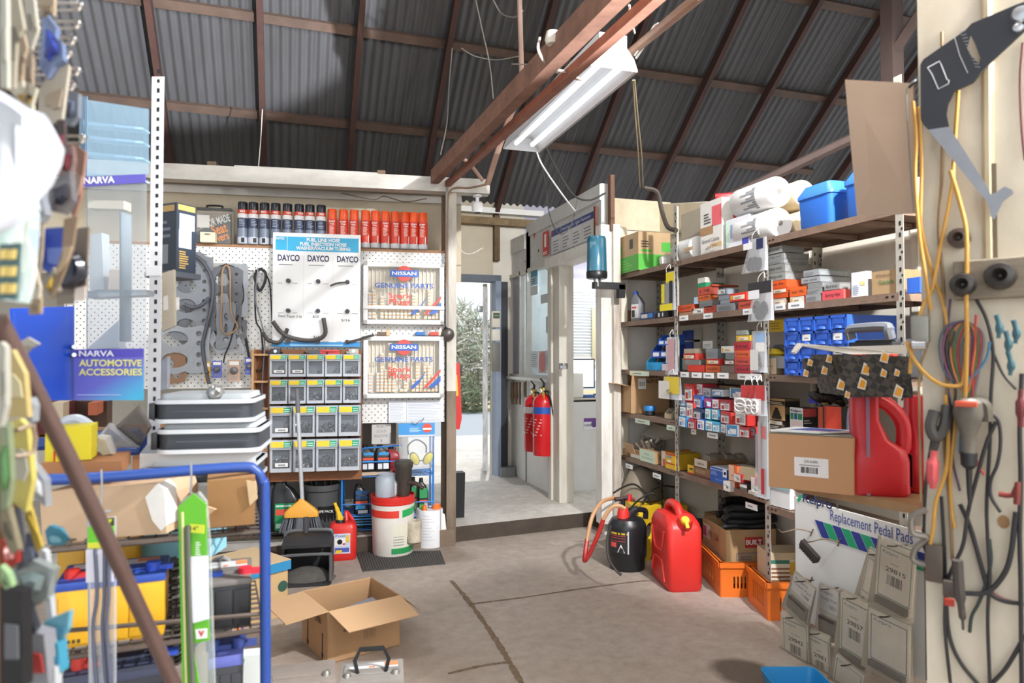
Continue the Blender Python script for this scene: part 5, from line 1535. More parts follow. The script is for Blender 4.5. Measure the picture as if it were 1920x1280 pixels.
boxat('carton','yellow and red carton just past the post on the fifth shelf','carton',G8,1289,1301,None,873,902,'#d9ae2a','#a88420',base=LEV[4],decor=(D_rect('#c23228',.0,1,.0,.18),D_rect('#3a352e',.3,.9,.5,.7)))
boxat('carton','dark red-brown carton at the foot of the middle bay fifth shelf stack','carton',G8,1302,1331,None,897,917,'#7c4a3e','#5f3a32',base=LEV[4],decor=(D_lines('#9a6a5a',.1,.6,.3,.7,2),))
boxat('carton','brown carton in the middle of the fifth shelf stack','carton',G8,1302,1332,None,880,896,'#8a6a4a','#6f5238',decor=(D_lines('#b59a74',.1,.8,.3,.7,2),))
boxat('carton','long open cardboard carton with a white end topping the fifth shelf stack','carton',G8,1302,1326,1399,864,880,'#cfc4b4','#8d6a46',decor=(D_hand('Cable no.',k=.6),))
b=B()
for k in range(4):
 b.corners([(-.05,0,0),(.05,0,0),(.05,.08,0),(-.05,.08,0),(-.02,.01,.05),(.03,.01,.04),(.03,.06,.04),(-.02,.06,.05)],clear('#a59a88',.5,.4));b.xf(Matrix.Translation((RND.uniform(-.04,.04),.07*k,0))@Matrix.Rotation(RND.uniform(-.3,.3),4,'Z'),b.nv()-8)
p=onX(1320,866,SX+.03);tag(b.obj('plastic_bag',loc=(p.x,p.y,p.z),rz=-1.57),'crumpled clear plastic in the long open carton','bag')
boxat('carton','blue brake shoe carton on the middle bay fifth shelf','carton',G8,1331,1363,None,881,925,'#2a59b0','#23498f',base=LEV[4],X=SX-.01,dflt=.25,top='#c9c9cc',decor=(D_text('BRAKE SHOES','#e6ebf4',.42,.86,.75,.1),D_lines('#8fb0e0',.08,.55,.5,.76,4),D_rect('#7fa6e0',.3,.8,.22,.25),D_rect('#e2e6e8',.78,1,.5,.98),D_rect('#3f9ab8',.84,.96,.66,.84)))
boxat('carton','small white sticker carton against the brake shoe carton','carton',G8,1356,1369,None,904,922,'#e6e6e4','#c9c9c6',X=SX-.03,decor=(D_label(),),dflt=.02)
boxat('carton','peach and orange carton right of the brake shoe carton','carton',G8,1366,1382,1392,874,903,'#e6bda4','#d9693a',X=SX-.005,decor=(D_rect('#dd7a44',.65,1,.35,1),))
boxat('carton','peach carton standing under the orange-flashed one','carton',G8,1365,1378,1392,903,931,'#e2b698','#d6552a',base=LEV[4],X=SX-.005,decor=(D_rect('#d9d2c9',.3,.9,.1,.3),))
boxat('carton','white-ended red carton in the middle of the right heap','carton',G8,1376,1389,1408,890,905,'#e6dfdb','#c02a30',X=SX-.025,decor=(D_label(),),sd=(D_rect('#e2d9d4',.2,.8,.35,.5),))
boxat('carton','dark carton with a white label at the foot of the right heap','carton',G8,1387,1401,1408,908,934,'#6b6663','#4a3f3a',base=LEV[4],X=SX-.01,decor=(D_rect('#e2e2e2',.0,1,.45,.85),))
boxat('carton','white and red carton high in the right heap by the middle post','carton',G8,1408,1421,1431,896,912,'#e6dcd8','#c02c34',X=SX-.02,decor=(D_rect('#c9303a',.6,1,.1,.9),))
boxat('carton','cream carton below the white and red one by the middle post','carton',G8,1408,1424,1432,912,926,'#dcd3c4','#b0342c',X=SX-.02,decor=(D_label(),))
boxat('carton','long white carton lying lowest by the middle post','carton',G8,1403,1430,None,926,944,'#e2dfd8','#c9c4ba',base=LEV[4]-.0,X=SX-.03,dflt=.12,decor=(D_lines('#444444',.1,.5,.5,.8,2),))
b=B();b.corners([(-.1,-.05,0),(.12,-.05,0),(.12,.08,0),(-.1,.08,0),(-.07,-.02,.06),(.1,-.02,.07),(.1,.06,.07),(-.07,.06,.06)],clear('#cbb994',.45,.3))
p=onX(1404,896,SX+.04);tag(b.obj('plastic_bag',loc=(p.x,p.y,p.z),rz=-1.57),'clear bag of tan fibre on top of the right heap','bag')
t,w,h=hang_pack('hanging_pack','long clear pack of red rods hung low on the middle post',1416,775,1440,932,SX-.07,((.35,.1,.6,.9,'#b9aaa8'),(.6,.05,.85,.35,'#b83038'),(.55,.7,.9,.85,'#d27a7a'),(.15,.3,.3,.75,'#a8a4b4')),'clear bags hung on the middle post',sl=.3)
w0,w1=onY(1064,527,BY),onY(1128,668,BY)
wn=bpy.data.objects.new('window_2',None);COL.objects.link(wn);wn['kind']='structure'
xa,xb,za,zb_=w0.x-.02,4.6,w1.z-.12,w0.z
b=B()
for c,s in((((xa+xb)/2,BY+.02,zb_),(xb-xa,.1,.06)),(((xa+xb)/2,BY+.0,za),(xb-xa,.14,.05)),((xa,BY+.02,(za+zb_)/2),(.06,.1,zb_-za)),((xb,BY+.02,(za+zb_)/2),(.06,.1,zb_-za))):
 b.box(c,s,WHITE)
b.obj('window_frame',parent=wn,smooth=False)
b=B();b.box(((xa+xb)/2,BY+.06,(za+zb_)/2),(xb-xa,.006,zb_-za),GLASS);b.obj('pane',parent=wn,smooth=False)
zbl=onY(1090,668,BY-.08).z
t=thing('venetian_blind','white venetian blind over the office window, half raised above the screen','blind',((xa+xb)/2,BY-.08,zbl))
b=B()
n=24
for i in range(n):
 b.box((0,0,.03+(zb_-zbl-.04)*i/n),(xb-xa-.1,.045,.004),mt('#eef0f2',.5),rot=Matrix.Rotation(R(38),4,'X'))
b.obj('slats',parent=t,smooth=False)
b=B();b.box((0,0,.01),(xb-xa-.08,.04,.03),mt('#d9d8d2',.5));b.obj('bottom_rail',parent=t,smooth=False)
p=onY(1113,600,BY-.11)
b=B();b.box((p.x-(xa+xb)/2,-.03,.25),(.05,.02,.62),mt('#cfc6a4',.7));b.obj('ladder_tape',parent=t,smooth=False)
p=onY(1065,600,BY-.12)
b=B();b.tube([(p.x-(xa+xb)/2,-.04,.7),(p.x-(xa+xb)/2+.02,-.04,.3),(p.x-(xa+xb)/2+.04,-.04,-.05)],.005,INK);b.obj('pull_cord',parent=t)
CYY=6.12
cz=onY(1095,750,CYY).z
c0=onY(1050,800,CYY).x
b=B();b.box(((c0+4.3)/2,CYY+.02,(SLAB+cz)/2),(4.3-c0,.04,cz-SLAB),mt('#dddcd8',.55,n=.3,ns=3,n2='#b5b2ab'));b.box(((c0+4.3)/2,CYY+.3,cz),(4.3-c0,.6,.03),mt('#a79f92',.5))
ct=b.obj('office_counter',smooth=False);tag(ct,'white panelled counter inside the office doorway','counter')
a,c=onY(1095,784,CYY-.003),onY(1132,804,CYY-.003)
b=B();b.q(a.x,c.z,c.x,a.z,CYY-.003,mt('#e2dfe6',.6));b.q(a.x,a.z-.035,c.x,a.z,CYY-.004,mt('#6a3a8c',.6));b.text('NAIDOC WEEK',(a.x+c.x)/2,a.z-.07,.032,CYY-.005,mt('#3a3340',.6),w=.2);b.lathe([(.03,0),(.03,.001)],mt('#5a3a7c',.6),seg=14);b.xf(Matrix.Translation(((a.x+c.x)/2,CYY-.005,c.z+.05))@Matrix.Rotation(R(90),4,'X'),b.nv()-28)
b.obj('sticker',parent=ct,smooth=False)
def onc(px,dy):
 return onY(px,750,CYY+dy).x
t=thing('monitor','bright flat monitor standing on the office counter below the blind','monitor',(onc(1087,.32),CYY+.32,cz+.015))
p0,p1=onY(1060,668,CYY+.3),onY(1113,718,CYY+.3)
mw,mh=p1.x-p0.x,p0.z-p1.z
b=B();b.box((0,.02,mh/2+.1),(mw+.03,.03,mh+.03),BLACK);b.obj('monitor_case',parent=t,smooth=False)
b=B();b.q(-mw/2,.1,mw/2,.1+mh,.003,glow('#f4f6fa',1.4));b.obj('screen',parent=t,smooth=False)
b=B();b.box((0,.03,.05),(.06,.03,.12),BLACK);b.box((0,.03,.004),(.22,.16,.008),BLACK);b.obj('stand',parent=t,smooth=False)
p0,p1=onY(1057,699,CYY+.1),onY(1095,750,CYY+.1)
b=B();b.box(((p0.x+p1.x)/2,CYY+.2,(cz+.015+p0.z)/2),(p1.x-p0.x,.2,p0.z-cz-.015),mt('#dcd9d1',.5),bev=.02)
tag(b.obj('card_terminal_box'),'cream plastic machine housing on the counter beside the door post','machine')
for i,(px,c,lab,h)in enumerate(((1102,'#3d5f9a','blue tape roll on the office counter',.03),(1120,'#e6e4e0','stack of papers on the office counter',.02),(1126,'#33384a','dark mouse at the right of the office counter',.035))):
 b=B();b.box((onc(px,.15),CYY+.15,cz+.016+h/2),(.12,.1,h),mt(c,.5),bev=.004);tag(b.obj('desk_item'),lab,'desk item')
def onO(px,py,dx=.0):
 return onX(px,py,OX+dx)
def osheet(name,label,x0,y0,x1,y1,c,deco=None,dx=.012,cat='notice'):
 a,e=onO(x0,(y0+y1)/2,dx),onO(x1,(y0+y1)/2,dx)
 zt,zb2=onO((x0+x1)/2,y0,dx).z,onO((x0+x1)/2,y1,dx).z
 w,h=a.y-e.y,zt-zb2
 b=B();b.box((0,0,h/2),(w,.002,h),mt(c,.6))
 if deco:
  deco(b,w,h)
 return tag(b.obj(name,loc=(OX+dx,(a.y+e.y)/2,zb2),rz=-math.pi/2,smooth=False),label,cat)
def dc_batt(b,w,h):
 b.q(-w*.45,h*.45,w*.45,h*.9,-.002,mt('#3a7f9a',.5));b.lines(-w*.4,h*.1,w*.4,h*.4,-.002,3,mt('#33506a',.5))
osheet('window_notice','blue and white battery poster at the top of the office window',995,498,1008,535,'#a9c2cc',dc_batt,-.002)
osheet('window_notice','small grey notice under the battery poster',995,536,1008,553,'#c6c9c6',None,-.002)
osheet('window_notice','grey square notice in the middle of the office window',1014,551,1030,568,'#bcc3c2',None,-.002)
osheet('window_notice','thin grey notice at the right edge of the office window',1024,593,1031,624,'#a6adb0',None,-.002)
osheet('window_notice','red oval sticker low on the office window',1010,658,1024,699,'#c9a09a',lambda b,w,h:b.prism(ring(0,h/2,w*.4,14,h*.45),-.003,-.002,mt('#c0564e',.5)),-.002)
osheet('window_notice','blue oval sticker low on the office window',1024,656,1038,694,'#b4c6d0',lambda b,w,h:b.prism(ring(0,h/2,w*.4,14,h*.45),-.003,-.002,mt('#5a90b4',.5)),-.002)
osheet('window_notice','white printed sheet low on the left of the office window',995,658,1009,690,'#c9d0d4',lambda b,w,h:b.lines(-w*.4,h*.1,w*.4,h*.9,-.002,7,GREYINK,.3),-.002)
def dc_chart(b,w,h):
 b.q(-w*.5,h*.74,w*.5,h,-.002,mt('#3a4a86',.5));b.text('Choosing the right Fastener',w*.08,h*.87,h*.2,-.003,WHITE,w=w*.7)
 for k in range(4):
  b.q(-w*.47+w*.245*k,h*.05,-w*.47+w*.245*(k+.88),h*.7,-.002,mt('#d6d5d4',.6));b.lines(-w*.45+w*.245*k,h*.1,-w*.3+w*.245*k,h*.6,-.003,4,GREYINK,.4)
 b.q(-w*.48,h*.8,-w*.44,h*.93,-.003,RED)
osheet('fastener_chart','long fastener chart with a blue heading on the office header',1034,414,1115,462,'#cfcfd0',dc_chart,-.012,'chart')
def dc_fire(b,w,h):
 b.q(-w*.5,0,w*.5,h,-.002,mt('#c9362c',.5));b.q(-w*.18,h*.35,w*.18,h*.9,-.003,WHITE);b.lines(-w*.4,h*.05,w*.4,h*.2,-.003,2,WHITE)
osheet('fire_sign','red and white extinguisher sign on the office header',1018,434,1028,479,'#c9362c',dc_fire,-.012,'sign')
b=B();p=onO(1001,438,-.012);b.prism([(-.03,.03),(.03,.03),(0,-.06)],0,.003,mt('#b03a2e',.6));tag(b.obj('pennant',loc=p,rz=-1.571,smooth=False),'small red triangular pennant on the office header','sign')
t=thing('key_bunch','bunch of keys with a red tag hanging by the office door post','keys',onO(1036,573,-.06))
b=B();b.tube([(0,0,.1),(.01,0,.03),(0,0,0)],.002,STEEL);b.obj('key_chain',parent=t)
b=B();b.box((.0,.02,-.03),(.012,.04,.05),mt('#c23a30',.5),bev=.003);b.obj('tag',parent=t)
b=B();b.box((-.01,-.01,-.02),(.01,.035,.05),BLACK,bev=.003);b.cyl((-.01,-.01,-.04),(-.01,-.01,-.13),.004,STEEL,seg=6);b.obj('key',parent=t)
for i,(px,w,lab)in enumerate(((961,.03,'first brown wooden handle hanging on the office low wall'),(968,.03,'second brown wooden handle hanging on the office low wall'),(975,.022,'third brown wooden handle hanging on the office low wall'),(984,.015,'short brown stick hanging by the extinguishers'))):
 p=onO(px,716,-.03);q_=onO(px,758 if i<3 else 744,-.03)
 b=B();b.tube([(0,0,0),(0,w*.2,(q_.z-p.z)*.5),(0,0,q_.z-p.z)],[w*.6,w*.7,w*.5],mt('#7a624a',.7,n=.4,ns=10),n=3)
 tag(b.obj('wooden_stick',loc=p),lab,'handle','handles hung under the office sill')
for i,(px,y1)in enumerate(((948,822),(953,828))):
 p=onO(px,716,-.05);q_=onO(px,y1,-.05)
 b=B();b.cyl((0,0,0),(0,.02,q_.z-p.z),.007,STEEL,seg=8);b.cyl((0,.01,(q_.z-p.z)*.4),(0,.012,(q_.z-p.z)*.46),.02,STEEL,seg=8)
 tag(b.obj('tension_rod',loc=p),('left','right')[i]+' thin steel rod hanging under the office sill by the door jamb','rod')
t=thing('hanging_latch','steel latch bolted to the office door post','latch',onO(1058,686,-.08))
b=B();b.box((0,.02,0),(.05,.1,.05),mt('#6f6b66',.4,.8),bev=.006);b.cyl((-.02,-.05,-.01),(-.02,.0,-.01),.02,STEEL,seg=10);b.obj('bolt',parent=t)
b=B();b.lathe([(.01,0),(.035,.02),(.03,.2),(.012,.26)],BLACK,seg=10,sq=(.4,1));p=onO(1064,757,.05);tag(b.obj('dark_cloth',loc=p-Vector((0,0,.02))),'black cloth hanging on the edge of the office doorway','cloth')
def extinguisher(name,label,px,yb,yt,X,band,r):
 pb,pt=onX(px,yb,X),onX(px,yt,X)
 h=pt.z-pb.z
 t=thing(name,label,'fire extinguisher',(X,pb.y,pb.z),-math.pi/2,'red fire extinguishers on the office wall')
 ER=mt('#c01c22',.25)
 b=B()
 b.lathe([(r*.93,0),(r,h*.03),(r,h*.5),(r,h*.68),(r,h*.79),(r,h*.88),(r*.86,h*.945),(r*.5,h*.985),(r*.3,h)],None,mats=[ER,ER,ER,mt(band,.35),ER,ER,ER,ER],seg=28)
 b.obj('cylinder',parent=t)
 b=B()
 for k in range(16):
  a0,a1=R(-150+k*7.5),R(-150+(k+1)*7.5)
  rr=r+.001
  for j in range(6):
   z0=h*(.33+.05*j)
   if(k*7+j*3)%5 in(0,2):
    b.qp([(rr*math.cos(a0),rr*math.sin(a0),z0),(rr*math.cos(a1),rr*math.sin(a1),z0),(rr*math.cos(a1),rr*math.sin(a1),z0+h*.018),(rr*math.cos(a0),rr*math.sin(a0),z0+h*.018)],mt('#e0b4ae',.5))
  if 9>k>3:
   b.qp([(rr*math.cos(a0),rr*math.sin(a0),h*.3),(rr*math.cos(a1),rr*math.sin(a1),h*.3),(rr*math.cos(a1),rr*math.sin(a1),h*.36),(rr*math.cos(a0),rr*math.sin(a0),h*.36)],mt('#d9dbe0',.5))
 b.obj('label_print',parent=t,smooth=False)
 b=B();b.cyl((0,0,h),(0,0,h*1.1),r*.28,mt('#b9a24a',.35,.8));b.cyl((-r*.5,0,h*1.05),(r*.4,0,h*1.05),r*.12,STEEL,seg=8);b.cyl((0,-r*.35,h*1.05),(0,-r*.2,h*1.05),r*.22,WHITE,seg=10);b.obj('valve',parent=t)
 b=B();b.tube([(0,0,h*1.1),(r*.1,0,h*1.17),(-r*.8,0,h*1.24)],[.012,.009],BLACK);b.tube([(0,0,h*1.08),(-r*.6,0,h*1.1),(-r*1.0,0,h*1.07)],.009,BLACK);b.obj('handle',parent=t)
 b=B();b.tube([(r*.3,0,h*1.05),(r*1.05,.02,h*1.0),(r*1.1,.05,h*.6),(r*1.02,.04,h*.2)],.011,BLACK);b.obj('discharge_hose',parent=t)
 b=B();b.box((r*.75,-r*.3,h*.98),(r*.5,.004,h*.1),mt('#d9b52c',.5));b.obj('test_tag',parent=t,smooth=False)
 return t
extinguisher('fire_extinguisher','red fire extinguisher with a blue band in front on the office wall',1019,853,738,OX-.12,'#2350a0',.098)
extinguisher('fire_extinguisher','red fire extinguisher with a white band behind the blue-banded one',1001,845,740,OX-.1,'#d3cdd0',.095)
for i,(y0,y1,c,lab)in enumerate(((583,614,'#d4cdbb','cream door chime box with a dark top by the back door'),(617,639,'#d9d3c4','small cream switch box under the door chime box'),(642,696,'#6d6a62','grey metal bolt plate under the cream switch box'))):
 a,e=onY(922,y0,BY-.1),onY(937,y1,BY-.1)
 b=B();b.box(((a.x+e.x)/2,BY-.1,(a.z+e.z)/2),(e.x-a.x,.05,a.z-e.z),mt(c,.5),bev=.012)
 o=tag(b.obj(('door_chime','switch_box','bolt_plate')[i]),lab,'wall fitting')
 if i==0:
  b=B();b.box(((a.x+e.x)/2,BY-.127,a.z-.05),(e.x-a.x-.02,.006,.06),mt('#33362f',.4));b.box(((a.x+e.x)/2,BY-.131,a.z-.05),(.05,.003,.015),mt('#5aa04a',.5));b.obj('front_window',parent=o)
pb=onX(1119,520,2.2)
t=thing('beacon_lamp','large blue rotating beacon lamp bracketed to the shelving end','beacon',(pb.x,pb.y,pb.z))
hh=onX(1119,444,2.2).z-pb.z
r_=.08
b=B();b.lathe([(r_*.93,-.01),(r_,0),(r_,.04),(r_*.96,.045)],BLACKP,seg=24);b.obj('beacon_base',parent=t)
b=B();b.lathe([(r_*.96,.045),(r_*.9,hh-.02),(r_*.82,hh),(.0,hh)],clear('#2e6f88',.62,.1),seg=24);b.obj('dome',parent=t)
b=B();b.lathe([(.04,.045),(.045,hh*.7),(.03,hh*.8)],mt('#9fc6d4',.2,.3),seg=14);b.obj('reflector',parent=t)
b=B();b.cyl((0,0,-.01),(0,0,-.07),.026,STEEL);b.box((.1,.0,-.06),(.26,.05,.05),BLACK);b.box((.2,0,-.1),(.05,.05,.1),BLACK);b.obj('bracket',parent=t)
d_=3.2
pn=at(1150,129,d_)
t=thing('strip_light','white twin-tube fluorescent strip light hanging from the roof rail','light',pn)
L=1.33
LW=mt('#e6e9ea',.35,n=.1,ns=10)
b=B()
w=.255
prof=[(-.5,0),(-.5,.012),(-.42,.09),(-.28,.15),(-.28,.23),(.28,.23),(.28,.15),(.42,.09),(.5,.012),(.5,0)]
inner=[(-.47,.006),(-.26,.125),(.26,.125),(.47,.006)]
mi=b.mi(LW)
for q in(prof,):
 A=[b.bm.verts.new((x*w,0,z*.72))for x,z in q]
 C=[b.bm.verts.new((x*w,L,z*.72))for x,z in q]
 for i in range(len(q)-1):
  b.face([A[i+1],A[i],C[i],C[i+1]],mi)
A=[b.bm.verts.new((x*w,.004,z*.72))for x,z in inner]
C=[b.bm.verts.new((x*w,L-.004,z*.72))for x,z in inner]
for i in range(3):
 b.face([A[i],A[i+1],C[i+1],C[i]],mi)
for y in(0,L):
 f=b.face([b.bm.verts.new((x*w,y,z*.72))for x,z in prof],mi)
b.obj('reflector_housing',parent=t,ang=30)
for x in(-.055,.055):
 b=B();b.cyl((x,.05,.03),(x,L-.05,.03),.015,glow('#f4f8ff',1.2),seg=12);b.obj('tube',parent=t)
b=B()
for y in(.45,.8):
 b.box((-.285*w-.001,y,.14),(.004,.03,.012),BLACK)
b.obj('slot',parent=t,smooth=False)
STRUT=mt('#8a6350',.75,n=.6,ns=8,n2='#4b2f25',bump=.08)
p1,p2=onP(815,332,.1),at(1150,-12,2.3)
pend=p1
b=B()
D=(p2-p1).normalized()
b.corners([p1+Vector((-.03,0,-.05)),p1+Vector((.03,0,-.05)),p1+Vector((.03,0,.05)),p1+Vector((-.03,0,.05)),p2+D*1+Vector((-.03,0,-.05)),p2+D*1+Vector((.03,0,-.05)),p2+D*1+Vector((.03,0,.05)),p2+D*1+Vector((-.03,0,.05))],STRUT)
struct(b,'tie_beam',smooth=False,recalc=True)
b=B()
o_=Vector((.1,0,-.045))
b.corners([p1+o_+Vector((-.02,0,-.02)),p1+o_+Vector((.02,0,-.02)),p1+o_+Vector((.02,0,.02)),p1+o_+Vector((-.02,0,.02)),p2+D+o_+Vector((-.02,0,-.02)),p2+D+o_+Vector((.02,0,-.02)),p2+D+o_+Vector((.02,0,.02)),p2+D+o_+Vector((-.02,0,.02))],mt('#9b6a56',.7,n=.6,ns=9,n2='#6b3a2c'))
struct(b,'tie_rail',smooth=False,recalc=True)
b=B()
q1,q2=at(1186,96,3.35),at(1312,-8,2.6)
b.cyl(q1-(q2-q1)*1.6,q2+(q2-q1),.022,mt('#a3806a',.6,n=.4,ns=8),seg=8)
struct(b,'light_rail')
b=B();b.tube([q1+Vector((.02,0,-.03)),at(1215,78,3.2),at(1260,42,2.9),at(1315,-6,2.57)],.006,WHITE);b.tube([at(1190,104,3.3),at(1210,76,3.2),at(1225,50,3.1),at(1234,44,3.0)],.004,WHITE)
tag(b.obj('flex_cable'),'white flex tied along the light rail','cable')
b=B();b.cyl(at(978,135,4.4),at(974,-10,4.4),.017,mt('#a58a7c',.6),seg=8)
tag(b.obj('conduit_pipe'),'pinkish vertical conduit pipe in front of the roof purlins','pipe')
b=B();b.tube([at(1002,155,4.5),at(965,200,4.7),at(938,270,4.9),at(914,346,5.0)],.022,mt('#a98b7b',.65,n=.5,ns=9,n2='#7a5546'),n=4);b.tube([at(868,296,4.95),at(885,312,5.0),at(905,338,5.0)],.014,mt('#a98b7b',.65),n=3)
tag(b.obj('brace_pipe'),'weathered brace pipe dropping from the tie beam to the partition end','pipe')
b=B();b.lathe([(.025,-.02),(.032,0),(.025,.03),(.01,.035)],mt('#d9d2c2',.5),seg=12);tag(b.obj('ceiling_rose',loc=at(1036,74,2.75)),'small round porcelain rose on the tie beam','fitting')
for i,(pts,r,c,lab)in enumerate((([(1012,70,2.8),(1010,95,2.8),(1030,125,2.85),(1060,135,2.9),(1090,150,3.0)],.006,'#a3978a','grey flex drooping from the porcelain rose to the strip light'),([(960,120,4.2),(1000,122,4),(1040,135,3.6),(1085,150,3.2)],.004,'#8f867a','thin wire slung across the tie beam'),([(892,0,5),(905,60,5),(918,120,5),(925,185,5)],.005,'#8d8880','wire dropping from the roof left of the conduit pipe'),([(865,90,5.2),(890,105,5.2),(930,112,5),(975,105,4.5)],.004,'#a9a49a','pale wire sagging between rafter and conduit pipe'),([(925,0,5),(940,25,5),(965,32,4.6),(980,20,4.4)],.005,'#9a958c','looped grey cable at the top of the conduit pipe'),([(848,90,5.2),(842,160,5.2),(838,230,5.1),(826,290,5.1)],.005,'#77716a','wire hanging along the rafter beside the tie beam'),([(1002,270,4.5),(1012,300,4.6),(1030,330,4.7),(1060,372,4.9),(1078,395,5.1)],.006,'#e2e2e0','white cable looping from the strip light to the office wall'),([(1022,272,4.5),(1040,310,4.7),(1075,365,4.9),(1105,375,5.0),(1135,362,5.1)],.007,'#3b3835','dark cable swinging from the strip light to the brown post'),([(1008,272,4.5),(1022,340,4.8),(1030,400,5.0),(1045,435,5.2),(1062,435,5.3),(1075,410,5.3),(1083,370,5.3)],.004,'#4b4a48','thin dark wire hanging over the fastener chart'),([(1187,150,3.6),(1190,200,3.9),(1196,280,4.3),(1200,350,4.8)],.004,'#9a8a6a','first twine string from the light to the cream wall'),([(1190,150,3.6),(1196,220,3.9),(1203,290,4.3),(1206,352,4.8)],.004,'#9a8a6a','second twine string from the light to the cream wall'),([(1208,352,4.8),(1232,360,4.8),(1241,395,4.8),(1252,425,4.7),(1268,432,4.6)],.016,'#3a332c','thick black cable curling over the top of the cream wall'),([(1190,62,2.6),(1182,35,2.5),(1180,10,2.4)],.004,'#cfcbc2','short chain of wire holding the strip light'),([(1115,45,2.9),(1118,25,2.8),(1128,8,2.7)],.012,'#8d8378','knotted strap holding the near end of the strip light'))):
 b=B();b.tube([at(*p)for p in pts],r,mt(c,.6));tag(b.obj('hanging_cable'),lab,'cable')
b=B()
s_l,s_r=pl(300,900)[0],pl(745,850)[0]
b.box(((s_l+s_r)/2,.36,.62),(s_r-s_l,.02,1.0),mt('#8f8a84',.8,n=.3,ns=3))
b.box(((s_l+s_r)/2,.34,.93),(s_r-s_l,.02,.04),mt('#7a2c30',.6))
struct(b,'wall_low',loc=PO,rz=PRZ,smooth=False)
b=B()
s0,s1=pl(385,990)[0],pl(850,1000)[0]
b.box(((s0+s1)/2,.12,.06),(s1-s0,.5,.12),mt('#7d6c5c',.8,n=.5,ns=5,n2='#4f4034'))
struct(b,'trim_14',loc=PO,rz=PRZ,smooth=False)
SB=.121
def pth(px,off,z,name,label,cat,rz=0.0,group=None):
 s=pl(px,940,off)[0]
 return thing(name,label,cat,pw(s,z,off),PRZ+rz,group)
RK=mt('#2f7fd0',.4)
ra,rb=pl(641,920,.05)[0],pl(812,920,.05)[0]
t=thing('wire_rack','blue wire display rack of oil bottles under the pegboard by the post','rack',PO,PRZ)
ztop=pl(720,840,.05)[1];zmid=pl(740,892,.05)[1];zlow=pl(740,965,.05)[1]
zl2=pl(740,1000,.05)[1]
b=B()
for s in(ra,rb):
 for y in(-.05,.25):
  b.cyl((s,y,SB),(s,y,zmid+(.3 if s==rb else .02)),.008,RK,seg=6)
b.obj('frame',parent=t)
for zz,nm in((zmid,'upper_basket'),(zlow,'lower_basket'),(zl2,'bottom_basket')):
 b=B()
 zz=max(zz,SB+.012)
 for k in range(7):
  b.cyl((ra,-.05+.05*k,zz),(rb,-.05+.05*k,zz),.004,RK,seg=5)
 for k in range(10):
  s=ra+(rb-ra)*k/9
  b.cyl((s,-.05,zz),(s,.25,zz),.003,RK,seg=4)
 for dz in((.11,)if nm=='upper_basket' else(.09,)if nm=='lower_basket' else(.04,.08)):
  b.cyl((ra,-.055,zz+dz),(rb,-.055,zz+dz),.005,RK,seg=5)
 if nm=='lower_basket':
  for k in range(4):
   b.cyl((ra,-.055,zz-.02*k),(rb,-.055,zz-.02*k),.004,RK,seg=5)
 b.obj(nm,parent=t)
b=B();b.cyl((pl(680,838,.05)[0],-.03,ztop),(pl(755,832,.05)[0],-.02,ztop+.015),.006,RK,seg=6);b.cyl((pl(680,838,.05)[0],-.03,zmid),(pl(680,838,.05)[0],-.03,ztop),.004,RK,seg=6)
b.obj('top_rail',parent=t)
b=B();s0,s1=pl(648,895,.04)[0],pl(736,895,.04)[0]
b.box(((s0+s1)/2,.08,zmid+.02),(s1-s0,.24,.025),mt('#c9b39c',.6,n=.2,ns=5));tag(b.obj('plank',loc=PO,rz=PRZ,smooth=False),'pale plank laid in the upper basket of the blue rack','plank')
OB='black oil bottles in the blue wire rack'
hb=ztop-zmid-.01
for i,(px,z,h,off,st,lab,bc)in enumerate(((689,zmid+.034,hb,.0,'blue','left black oil bottle with a blue label on the plank in the rack','#1d1f24'),(717,zmid+.034,hb,.0,'blue','right black oil bottle with a blue label on the plank in the rack','#1d1f24'),(738,zmid+.008,hb,-.08,'red','red oil can behind the black bottles in the rack','#b5262e'),(678,zlow+.006,.22,-.03,'navy','dark oil bottle with an orange stripe in the lower left of the rack','#14161c'),(793,zlow+.006,.25,-.02,'green','green-labelled oil bottle in the lower right of the rack','#16241d'),(778,zlow+.006,.25,-.08,'green','green-labelled oil bottle left of the lower right one','#16241d'))):
 s=pl(px,900,off)[0]
 ST={'blue':[('#2f8fd0',.62,.72,.15,1),('#e0502f',.44,.52,.1,1),('#3f9fe0',.34,.42,.1,1),('#d9dbe0',.1,.3,.1,.45),('#e9e9ec',.1,.32,.55,1)],'navy':[('#1f4f80',.66,.8,.0,1),('#15406b',.5,.62,.0,1),('#e0502f',.36,.44,0,1),('#3a9fe0',.18,.3,0,.8),('#d9dbe0',.03,.14,.2,1)],'green':[('#2f8f55',.42,.72,0,1),('#e0603f',.3,.36,0,1),('#4fa04a',.1,.26,0,.55),('#d9dbe0',.08,.28,.6,1)],'red':[]}[st]
 oil_bottle('oil_bottle',lab,pw(s,z,off),h,.115 if st!='green' else .08,.08,bc,'#17181a',bc,PRZ+.05,OB if st!='red' else None,ST)
b=B();s0,s1=pl(655,985,.05)[0],pl(715,985,.05)[0]
for k in range(7):
 b.lathe([(.1,-1),(.9,-.5),(1,.4),(.3,1)],mt(RND.choice(('#2f4a20','#3f5f2a','#20331a')),.8),seg=9);b.xf(Matrix.Translation((s0+(s1-s0)*k/6,.05,max(zl2,SB)+.05))@Matrix.Diagonal((.06,.09,.04,1)),b.nv()-36)
tag(b.obj('green_mat',loc=PO,rz=PRZ),'crumpled dark green matting in the bottom of the blue rack','matting')
t=pth(604,-.04,SB,'grey_bin','large dark grey plastic bin with a black label behind the broom','bin')
b=B();b.lathe([(.1,0),(.112,.01),(.125,.3),(.135,.31),(.137,.35),(.128,.352),(.118,.3),(.1,.02)],mt('#4d4e50',.5,n=.2,ns=6),seg=26);b.obj('bin_body',parent=t)
b=B()
